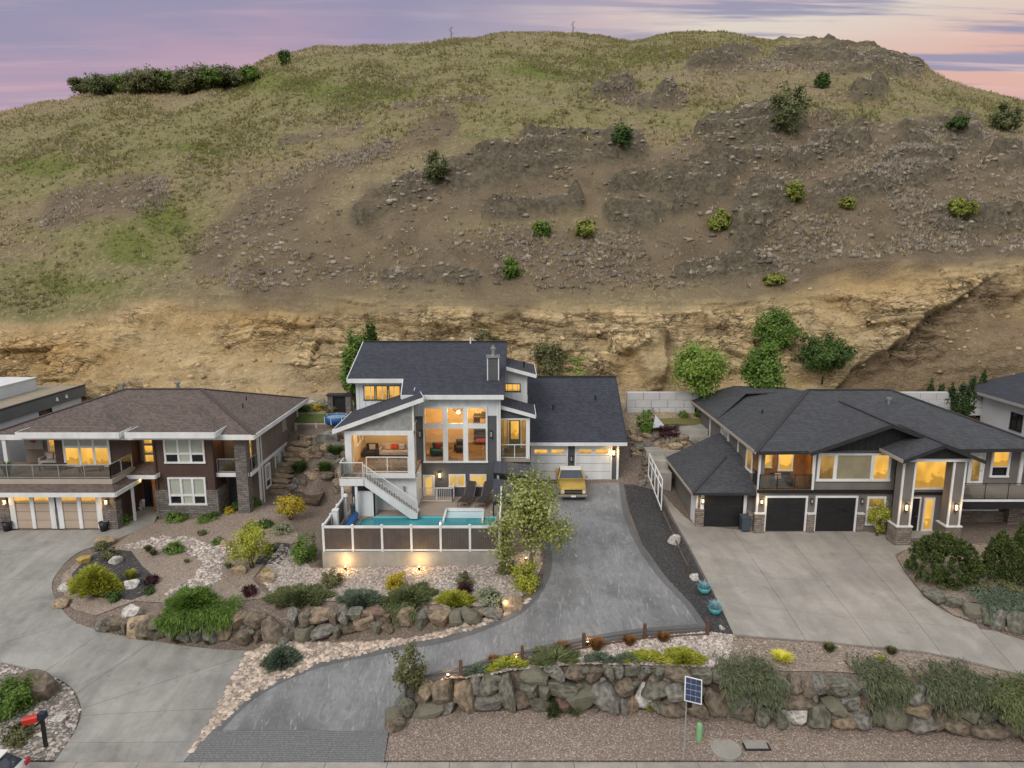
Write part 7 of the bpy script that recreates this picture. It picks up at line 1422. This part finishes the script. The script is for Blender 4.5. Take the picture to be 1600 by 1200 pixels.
for k in (.05, .72, 1.0): MB().beam(A_ + u * 1.85 * k, B_ + u * 2.2 * k, .06, .07).build('rail', white, o)
# lights in the gardens
def glight(px, py, label, e=7, z=None):
    b_ = gnd(px, py); o = thing('garden_lamp', label, 'lamp', b_, 'low garden lamps'); MB().lathe(b_, [(.05, 0), (.05, .16), (.09, .17), (.07, .24), (0, .25)], 10).build('lamp_housing', blackp, o); MB().lathe(b_ + Vector((0, 0, .25)), [(.06, 0), (.05, .02), (0, .03)], 10).build('lamp_lens', litlamp, o); lamp(o, b_ + Vector((0, -.05, .5)), e, .06)
glight(540, 892, 'garden lamp lighting the left part of the concrete pool wall', 34); glight(655, 892, 'garden lamp lighting the middle of the concrete pool wall', 34); glight(700, 1062, 'garden lamp at the first upright of the rail fence', 8); glight(806, 1034, 'garden lamp at the second upright of the rail fence', 8); glight(918, 1010, 'garden lamp at the third upright of the rail fence', 8); glight(625, 1118, 'garden lamp under the small tree at the apron', 9); glight(822, 878, 'garden lamp at the foot of the variegated tree', 12); glight(790, 955, 'garden lamp shining on the sandstone boulder', 8)

# ------------------------------------------------------------------ back garden things
bw = thing('block_wall', 'pale concrete block retaining wall at the foot of the bank', 'wall', (10, 58.2, 6.4)); bw['kind'] = 'thing'; blk = mk('pale_block', (.52, .52, .54), (.46, .46, .48), .8, .85, bump=.5, bscale=6); BL = 1.42; bh = .68
bb = MB().box(0.012, BL - .012, 0, .6, .01, bh - .012).build('block', blk, bw, bevel=.03); bme = bb.data; first = True
for r_ in range(3):
    for k in range(22):
        x = 10.05 + k * BL + (.71 if r_ == 1 else 0) - (.0 if r_ != 1 else .0); ob = bb if first else link(bpy.data.objects.new('block', bme), bw)
        if not first: bv = ob.modifiers.new('bevel', 'BEVEL'); bv.width = .03; bv.segments = 2
        first = False; v0 = Vector((x, 58.2 + .06 * r_, 6.5 + r_ * bh)); ob.location = v0 
for v_ in bme.vertices: v_.co = v_.co + Vector((10, 58.2, 6.4))
for ob in bw.children: ob.location = ob.location - Vector((10, 58.2, 6.4))
half = MB().box(10.05, 10.05 + .7, 58.26, 58.86, 6.5 + bh + .01, 6.5 + 2 * bh - .012).build('block', blk, bw)
sf = thing('lawn_fence', 'tan framed slat fence below the back lawn of the brown house', 'fence', (-16.5, 53.4, 6.2)); y = 53.3
fa, fb = at_y(463, 676, y), at_y(527, 676, y)
for k in range(3): p = fa.lerp(fb, k / 2); bx(sf, 'post', tan, p.x - .09, p.x + .09, y - .06, y + .06, 5.3, 7.05)
for k in range(2):
    p0 = fa.lerp(fb, k / 2); p1 = fa.lerp(fb, (k + 1) / 2); bx(sf, 'rail', tan, p0.x + .09, p1.x - .09, y - .04, y + .04, 6.92, 7.02)
    for i in range(6): bx(sf, 'slat', taupesid, p0.x + .09, p1.x - .09, y - .02, y + .02, 5.62 + i * .215, 5.62 + i * .215 + .195)
ss = thing('stone_steps', 'rough stone steps climbing along the side wall of the brown house', 'steps', (-17, 47, 3)); S0 = at_z(428, 768, 3.1); S1 = at_z(470, 694, 5.9)
for k in range(10): p = S0.lerp(S1, k / 9); rock(ss, (p.x, p.y, p.z + .02), .85, .42, .22, random.choice([ROCKT, ROCKS[5]]), (0, 0, random.uniform(-.1, .1)), 'step')
pdm = thing('planting_pad', 'dark brown soil pad framed by sleepers below the terraces', 'planter', (-15.4, 46, 3.0)); c_ = [at_z(447, 782, 3.1), at_z(497, 786, 3.1), at_z(512, 761, 3.1), at_z(462, 759, 3.1)]; MB().slab([v + Vector((0, 0, .12)) for v in c_], (0, 0, -.3)).build('soil', mk('dark_soil', (.075, .058, .045), None, 2, .95, fine=20), pdm)
for i in range(4): MB().beam(c_[i] + Vector((0, 0, .08)), c_[(i + 1) % 4] + Vector((0, 0, .08)), .16, .22).build('sleeper', postwood, pdm)
bt = thing('splash_pool', 'round pool with bright blue sides on the back lawn', 'pool', at_z(526, 660, 7.0)); bq = bt.location.copy(); MB().lathe(bq, [(0, 0), (.85, 0), (.9, .5), (.84, .53), (.78, .44), (0, .42)], 24).build('shell', bluecl, bt, True); MB().lathe(bq, [(0, .45), (.78, .45)], 24).build('water', mk('splash_water', (.35, .50, .60), None, 2, .1), bt)
for k in range(7): a_ = k * .9; MB().beam(bq + Vector((0.94 * math.cos(a_), .94 * math.sin(a_), 0)), bq + Vector((.96 * math.cos(a_), .96 * math.sin(a_), .56)), .05, .05).build('leg', white, bt)
gs = thing('garden_oven', 'dark outdoor fireplace on stone piers behind the blue pool', 'fireplace', at_z(532, 645, 7.2)); gq = gs.location.copy()
for s_ in (-.75, .75): bx(gs, 'pier', stone_l, gq.x + s_ - .22, gq.x + s_ + .22, gq.y - .3, gq.y + .4, gq.z - .3, gq.z + 1.5)
bx(gs, 'firebox', blackp, gq.x - .53, gq.x + .53, gq.y - .1, gq.y + .4, gq.z - .2, gq.z + 1.45); bx(gs, 'mantel', charp, gq.x - 1.05, gq.x + 1.05, gq.y - .4, gq.y + .5, gq.z + 1.5, gq.z + 1.62)
cs_ = thing('concrete_stair', 'pale concrete steps and low walls beside the side garage', 'steps', (11.5, 50, 3)); 
for (x0, x1, y0_, y1_, za, zb_) in ((10.9, 12.0, 49.2, 50.4, 2.4, 4.2), (10.7, 12.0, 50.4, 52.0, 2.4, 4.75), (10.6, 13.6, 52.0, 53.2, 2.4, 5.1), (12.4, 15.9, 53.2, 54.0, 2.4, 5.9), (13.6, 16.0, 54.0, 57.6, 2.4, 6.3)): bx(cs_, 'step', concrete, x0, x1, y0_, y1_, za, zb_, .02)
wt = thing('sail_shade', 'small blue and white folded shade beside the dry lawn', 'shade', at_z(1026, 668, 6.4)); wq = wt.location.copy(); MB().slab([wq + Vector((-.3, 0, .0)), wq + Vector((.8, 0, .0)), wq + Vector((-.1, .1, 1.0))], (0, .15, 0)).build('cloth', nm, wt); MB().tube(wq + Vector((-.2, .1, 0)), wq + Vector((-.1, .12, 1.05)), .02).build('pole', white, wt)

# ------------------------------------------------------------------ trees and shrubs
tree('variegated_tree', 'cream and green variegated tree at the corner of the pool fence', gnd(826, 892), 6.3, 3.05, 2.9, 9500, .10, G_VA, .09, 55, cs=.21, bk=barkp, shell=.2, taper=.62, stems=2, seed=11)
tree('garden_tree', 'slim green tree beside the apron end of the rail fence', gnd(640, 1102), 3.0, .85, 1.25, 1500, .085, G_OL, .04, 30, stems=3, shell=.3)
tree('garden_tree', 'yellow green multi stemmed tree in the middle of the left garden', gnd(392, 886), 2.9, 1.25, 1.3, 2600, .085, G_YE, .04, 45, stems=4, shell=.35)
tree('garden_tree', 'golden leaved small tree below the planting pad', gnd(456, 812), 1.9, 1.0, .85, 1400, .08, G_GO, .04, 35, stems=3)
tree('garden_tree', 'yellow green young tree by the grey house front path', gnd(1372, 838), 2.3, .75, 1.0, 1100, .08, G_YE, .03, 30, stems=3)
def bt_(name, label, px, py, z, h, rx, rz, mat, n=3600, **k): b_ = at_z(px, py, z); return tree(name, label, (b_.x, b_.y, z), h, rx, rz, n, .15, mat, .12, **k)
bt_('aspen_tree', 'tall light green tree behind the left end of the slate roof', 556, 640, 7.2, 7.2, 1.35, 3.3, G_MD, 4200, taper=.4, cs=.22, clusters=90)
bt_('columnar_tree', 'dark columnar tree rising behind the slate roof', 584, 630, 7.3, 7.9, .75, 3.7, G_DK, 3000, taper=.5, cs=.22, clusters=80); bt_('aspen_tree', 'slender light green tree next to the dark columnar tree', 572, 634, 7.3, 6.6, .9, 3.0, G_MD, 2600, taper=.4)
bt_('bank_tree', 'small bushy tree peeping over the middle of the slate roof', 755, 595, 8.2, 4.9, 1.4, 1.3, G_OL, 1800); bt_('bank_tree', 'dark olive tree behind the garage roof', 858, 612, 7.5, 5.0, 1.9, 2.3, G_OL, 4200, clusters=80); bt_('bank_tree', 'bright green tree behind the garage roof', 905, 612, 7.5, 3.4, 1.7, 1.5, G_BR, 3200)
bt_('maple_tree', 'rounded yellow green tree behind the block wall', 1094, 618, 8.4, 4.6, 2.4, 2.2, G_BR, 5200, low=.8, clusters=90); bt_('maple_tree', 'pointed green tree above the grey house roof', 1190, 618, 8.5, 4.5, 2.1, 2.2, G_MD, 4600, taper=.5, low=.8, clusters=90)
b_ = hill_at(1208, 552); tree('bank_tree', 'light green tree growing on a ledge of the bank', b_, 4.2, 2.0, 2.0, 4200, .15, G_MD, .1, 80, low=.8); b_ = hill_at(1283, 598); tree('bank_tree', 'open crowned dark green tree at the foot of the bank', b_, 4.6, 2.5, 1.7, 4200, .15, G_DK, .1, 70, cs=.24)
for i, (px, py, hh, w_) in enumerate(((1452, 628, 2.6, .6), (1468, 634, 2.7, .6), (1484, 640, 3.0, .7), (1500, 648, 3.6, .75), (1513, 648, 3.9, .75))):
    z_ = 7.0; b_ = at_z(px, py, z_); tree('cedar_tree', ['smallest dark cedar in front of the pale block wall', 'second cedar of the row in front of the pale block wall', 'middle cedar of the row in front of the pale block wall', 'wide cedar beside the cedar porch post', 'tallest cedar against the cedar porch post'][i], (b_.x, b_.y, z_ - .6), hh, w_, hh * .5, 1900, .10, G_CE, .06, 60, taper=.75, group='cedars along the block wall', cs=.2)
for i, (px, py) in enumerate(((1534, 600), (1548, 602))): b_ = at_z(px, py, 9.0); tree('cedar_tree', ('thin cedar tip showing above the corner of the dark neighbouring roof', 'taller cedar tip showing above the dark neighbouring roof, away from its corner')[i], (b_.x, b_.y + 1, 7.4), 2.4 + .4 * i, .5, 1.3, 900, .10, G_CE, .05, 40, taper=.75, group='cedars behind the neighbouring roof')
# grove and shrubs on the hill
GX = [(px, np.interp(px, (150, 230, 300, 395), (152, 150, 146, 132))) for px in np.linspace(125, 392, 26)]
for i, (px, py) in enumerate(GX):
    b_ = hill_at(px + random.uniform(-3, 3), py + random.uniform(-6, 2)); s_ = random.uniform(.8, 1.15) * (.75 if i < 3 or i > 22 else 1)
    gm_ = (G_SB, G_MD, G_OL)[(i * 7) % 3] if i % 2 else G_OL; tree('grove_tree', {G_SB.name: 'dark leafed tree', G_MD.name: 'fresh green tree', G_OL.name: 'dull olive tree'}[gm_.name] + ' of the long grove on the ridge of the hill', b_, 4.4 * s_, 2.8 * s_, 2.0 * s_, 2200, .22, gm_, .18, 50, group='trees of the grove on the ridge', low=.85)
for px, py, h, w_, m_, lb in ((1232, 212, 7.0, 4.6, G_SB, 'large round dark shrub above the rock outcrop'), (682, 288, 4.2, 2.6, G_SB, 'dark upright shrub beside a bare hollow on the slope'), (968, 234, 3.2, 2.5, G_DK, 'dark green shrub on the slope above the grey outcrop'), (1570, 205, 4.4, 4.2, G_SB, 'broad shrub on the right shoulder of the hill'), (1497, 205, 2.0, 2.6, G_DK, 'low green shrub behind the big rock knob'), (1285, 137, 2.4, 2.2, G_DK, 'small dark shrub high on the right slope'), (1122, 358, 2.3, 2.6, G_LM, 'lime green shrub on the lower bare slope'), (1237, 316, 2.2, 2.4, G_LM, 'lime green shrub under the ochre ledge'), (1500, 338, 2.2, 2.5, G_LM, 'lime green shrub on the right bare slope'), (915, 372, 2.2, 2.0, G_LM, 'pale green shrub left of the layered ledge'), (845, 370, 2.0, 1.8, G_MD, 'green shrub on the lower slope above the slate roof'), (797, 432, 2.2, 1.6, G_MD, 'slim green shrub just above the bank'), (1323, 318, 1.4, 1.6, G_LM, 'tiny lime shrub in the middle of the bare slope'), (1208, 445, 1.2, 2.0, G_LM, 'pale low shrub above the bank edge'), (445, 103, 3.2, 2.2, G_DK, 'single dark shrub near the right end of the grove')):
    tree('hill_shrub', lb, hill_at(px, py), h * .95, w_ * .55, h * .5, int(900 + 260 * w_), .13 + .02 * w_, m_, .07, 40, cat='shrub', low=.8, stems=3)
pz = mk('dead_wood', (.14, .11, .09), None, 3, .9)
for px, lb in ((703, 'bare dead tree on the skyline left of the summit'), (895, 'bare dead tree on the skyline right of the summit')):
    b_ = hill_at(px, 55 if px < 800 else 52); o = thing('dead_tree', lb, 'tree', b_); m_ = MB().tube(b_ - Vector((0, 0, .3)), b_ + Vector((0, 0, 2.6)), .13, .05, 6); m_.build('trunk', pz, o); m_ = MB()
    for k in range(6): a_ = k * 1.1; m_.tube(b_ + Vector((0, 0, 1.0 + .25 * k)), b_ + Vector((.7 * math.cos(a_), .4 * math.sin(a_), 1.3 + .25 * k)), .05, .02, 5, False)
    m_.build('branches', pz, o)
# garden shrubs: (kind, px, py, width, height, material, label)
for k, px, py, w_, h, m_, lb in (
    ('pine', 1474, 905, 3.7, 2.7, G_PI, 'biggest round mountain pine in front of the entry columns'), ('pine', 1558, 905, 1.5, 2.8, G_PI, 'upright mountain pine beside the biggest one'), ('pine', 1592, 914, 1.2, 2.0, G_PI, 'mountain pine with several leaders at the gravel bank'), ('pine', 1606, 872, 1.6, 2.4, G_PI, 'mountain pine in front of the stone base under the deck'),
    ('spread', 150, 925, 3.4, 1.5, G_YE, 'spreading yellow green juniper on the black lava gravel'), ('mound', 272, 862, 1.3, .55, G_MD, 'green cushion shrub beside the dry creek'), ('mound', 186, 818, 1.5, .7, G_MD, 'leafy green shrub beside the black pot and stone corner'), ('mound', 237, 912, .8, .55, G_PU, 'dark purple shrub at the edge of the black lava gravel'), ('mound', 390, 930, .75, .6, G_PU, 'dark purple shrub above the boulder wall by the sandstone rock'), ('mound', 343, 850, .8, .4, G_MD, 'small green cushion beside a tan stone'), ('grass', 232, 862, .6, .45, G_OL, 'grey green grass tuft left of the green cushion'), ('grass', 240, 868, .55, .4, G_OL, 'grey green grass tuft touching the dry creek'), ('grass', 292, 880, .4, .3, G_SG, 'tiny grey tuft in the tan gravel'), ('grass', 357, 888, .5, .4, G_SG, 'grey tuft left of the jagged rock'), ('mound', 158, 858, 1.0, .5, G_OL, 'olive shrub on the flat pale stone'), ('mound', 174, 872, 1.1, .6, G_OL, 'bronze green shrub behind the spreading yellow juniper'), ('mound', 178, 938, .8, .5, G_DK, 'dark green shrub below the spreading yellow juniper'), ('mound', 232, 928, .6, .45, G_DK, 'small dark shrub below the purple one'),
    ('grass', 205, 905, .8, .6, G_YE, 'yellow green tuft on the lava gravel by the white pointed rock'), ('mound', 412, 822, 1.3, .4, G_DK, 'flat dark green mat near the stone column'), ('mound', 443, 832, 1.3, .6, G_SG, 'silvery sage shrub in the tan gravel'), ('mound', 425, 862, .7, .5, G_DK, 'green shrub on the small lava bed'), ('mound', 475, 876, 1.4, 1.6, G_MD, 'tall green shrub against the corner of the pool wall'), ('mound', 416, 900, .6, .35, G_GO, 'golden tuft above the sandstone rock'), ('mound', 316, 836, .5, .35, G_OL, 'small grey olive tuft by the dry creek head'), ('mound', 372, 796, 1.0, .6, G_DK, 'dark shrub at the foot of the stone column'), ('mound', 400, 790, .9, .8, G_MD, 'green shrub at the white corner of the brown house'), ('mound', 358, 802, .7, .45, G_GO, 'yellow shrub beside the stone base'), ('mound', 276, 812, 1.6, .45, G_MD, 'low green mat under the lower triple window'), ('mound', 325, 812, 1.5, .4, G_MD, 'low green mat at the right end of the stone base'),
    ('mound', 518, 914, 1.2, .85, G_OL, 'olive green shrub at the left of the pool wall stones'), ('mound', 618, 918, 1.1, .85, G_GO, 'golden shrub among the pool wall stones'), ('mound', 725, 915, .9, .8, G_OL, 'olive shrub among the pool wall stones'), ('mound', 728, 926, .8, .7, G_PU, 'dark plum shrub in front of the olive shrub'), ('mound', 822, 918, 1.7, 1.4, G_YE, 'yellow green shrub under the variegated tree'), ('mound', 790, 893, 1.2, .7, G_OL, 'olive shrub at the right corner of the pool wall'), ('mound', 765, 942, 1.4, .8, G_SG, 'pale green shrub above the boulder wall near the sandstone boulder'),
    ('juniper', 468, 936, 3.4, .45, G_JU, 'juniper mat on the wall top below the corner of the pool'), ('juniper', 565, 940, 2.4, .4, G_BL, 'blue green juniper mat on the wall top'), ('juniper', 640, 938, 3.2, .5, G_JU, 'juniper mat on the wall top below the golden shrub'), ('juniper', 712, 942, 2.0, .55, G_YE, 'bright juniper on the wall top below the plum shrub'), ('juniper', 440, 1040, 1.8, .9, G_BL, 'blue green juniper in the pinkish stones between the drives'), ('juniper', 300, 950, 3.6, .8, G_MD, 'large green juniper on the boulder wall of the left garden'),
    ('juniper', 790, 1052, 1.9, .5, G_YE, 'bright juniper above the boulder wall, first along the rail fence'), ('juniper', 870, 1046, 3.2, .5, G_JU, 'wide juniper above the boulder wall, middle of the rail fence'), ('juniper', 1010, 1042, 2.2, .45, G_YE, 'bright low juniper above the white boulder'), ('juniper', 1070, 1034, 1.9, .45, G_YE, 'bright low juniper near the last rail post'), ('juniper', 935, 1052, 1.3, .4, G_BL, 'blue green juniper right of the wide one'), ('juniper', 980, 1050, 1.0, .4, G_BL, 'small blue green juniper left of the bright low one'), ('juniper', 745, 1068, 1.1, .5, G_BL, 'blue green juniper near the low end of the boulder wall'),
    ('grass', 772, 1040, .8, .5, G_RU, 'rusty grass tuft behind the first bright juniper'), ('grass', 880, 1020, .9, .55, G_RU, 'rusty grass tuft between the second and third rail posts'), ('grass', 932, 1016, .9, .65, G_RU, 'tall rusty grass tuft right of a lit rail post'), ('grass', 983, 1008, .8, .5, G_RU, 'rusty grass tuft left of the fourth rail post'), ('grass', 1036, 1002, .8, .5, G_RU, 'rusty grass tuft right of the fourth rail post'),
    ('grass', 1222, 1032, 1.1, .4, FLOW, 'pale yellow flowering clump above the trailing juniper wall'), ('grass', 1376, 1034, .5, .3, FLOW, 'small yellow flowering clump above the wall'), ('grass', 1295, 1018, .7, .45, G_OL, 'olive grass tuft at the edge of the wide concrete drive'), ('grass', 1392, 1022, .6, .4, G_OL, 'small olive tuft at the edge of the wide concrete drive'),
    ('mound', 1476, 916, 1.2, .5, G_OL, 'low olive cushion under the biggest mountain pine'), ('mound', 1530, 924, 1.1, .6, G_OL, 'low olive cushion by the pale pointed rock'), ('mound', 1578, 926, 1.2, .6, G_OL, 'low olive cushion under the upright mountain pine'),
    ('mound', 1045, 682, 1.9, 1.0, G_PU, 'dark purple shrub on the boulder terrace'), ('mound', 1012, 672, 1.9, 1.6, G_MD, 'green shrub at the end of the block wall'), ('mound', 1068, 652, .9, .6, G_MD, 'small green shrub before the block wall, left of the other'), ('mound', 1092, 652, .9, .6, G_MD, 'small green shrub before the block wall, nearer the roof corner'),
    ('grass', 468, 738, 1.6, .9, G_DK, 'dark green clump on the middle terrace by the steps'), ('grass', 508, 738, 1.6, .9, G_DK, 'dark green clump on the middle terrace by the covered deck'), ('grass', 524, 712, 1.5, .9, G_DK, 'dark green clump in front of the big pale boulder'), ('mound', 495, 640, 1.3, .6, G_GO, 'golden shrub in the row behind the back lawn'), ('mound', 475, 642, 1.4, .6, G_DK, 'dark shrub in the row behind the back lawn'), ('mound', 515, 642, 1.2, .6, G_OL, 'olive shrub in the row behind the back lawn'),
    ('mound', 15, 1112, 2.2, 1.4, G_MD, 'bright green bush between the boulders by the mailbox'), ('mound', 30, 1152, 1.3, .5, G_OL, 'brownish low bush left of the mailbox'), ('grass', 230, 1000, .5, .35, G_OL, 'olive tuft at the foot of the garden wall near the tan boulder'), ('grass', 278, 1004, .6, .35, G_OL, 'olive tuft at the foot of the garden wall below the juniper'), ('grass', 325, 1006, .5, .35, G_OL, 'olive tuft at the foot of the garden wall by the white rock'), ('grass', 383, 1006, .7, .5, G_OL, 'olive tuft at the end of the grey drive')):
    shrub(k, px, py, w_, h, lb, m_)
trailing(262, 372, 958, 1005, 'bright green juniper spilling over the left garden wall', G_MD, 4200, 2.25, seed=1, zb=1.4, drop=.75); trailing(612, 650, 945, 1000, 'narrow green juniper hanging down the garden wall below the pool', G_JU, 1500, 2.4, seed=2, zb=1.7, drop=.75)
trailing(1120, 1210, 1050, 1140, 'trailing juniper hanging beside the solar panel', G_JB, 2900, 2.15, seed=3, zb=.5); trailing(1330, 1400, 1052, 1140, 'trailing juniper spilling beside a tan boulder', G_JB, 2400, 2.05, seed=4, zb=.5); trailing(1430, 1530, 1062, 1150, 'wide trailing juniper spilling below the drive edge', G_JB, 3200, 1.95, seed=5, zb=.5); trailing(1530, 1640, 1080, 1160, 'thick green trailing juniper at the far end of the boulder wall', G_JU, 3800, 1.85, seed=6, zb=.45); trailing(1530, 1620, 945, 990, 'grey juniper trailing over the boulder edging', G_BL, 3600, 2.8, seed=7, zb=2.2, drop=.5)
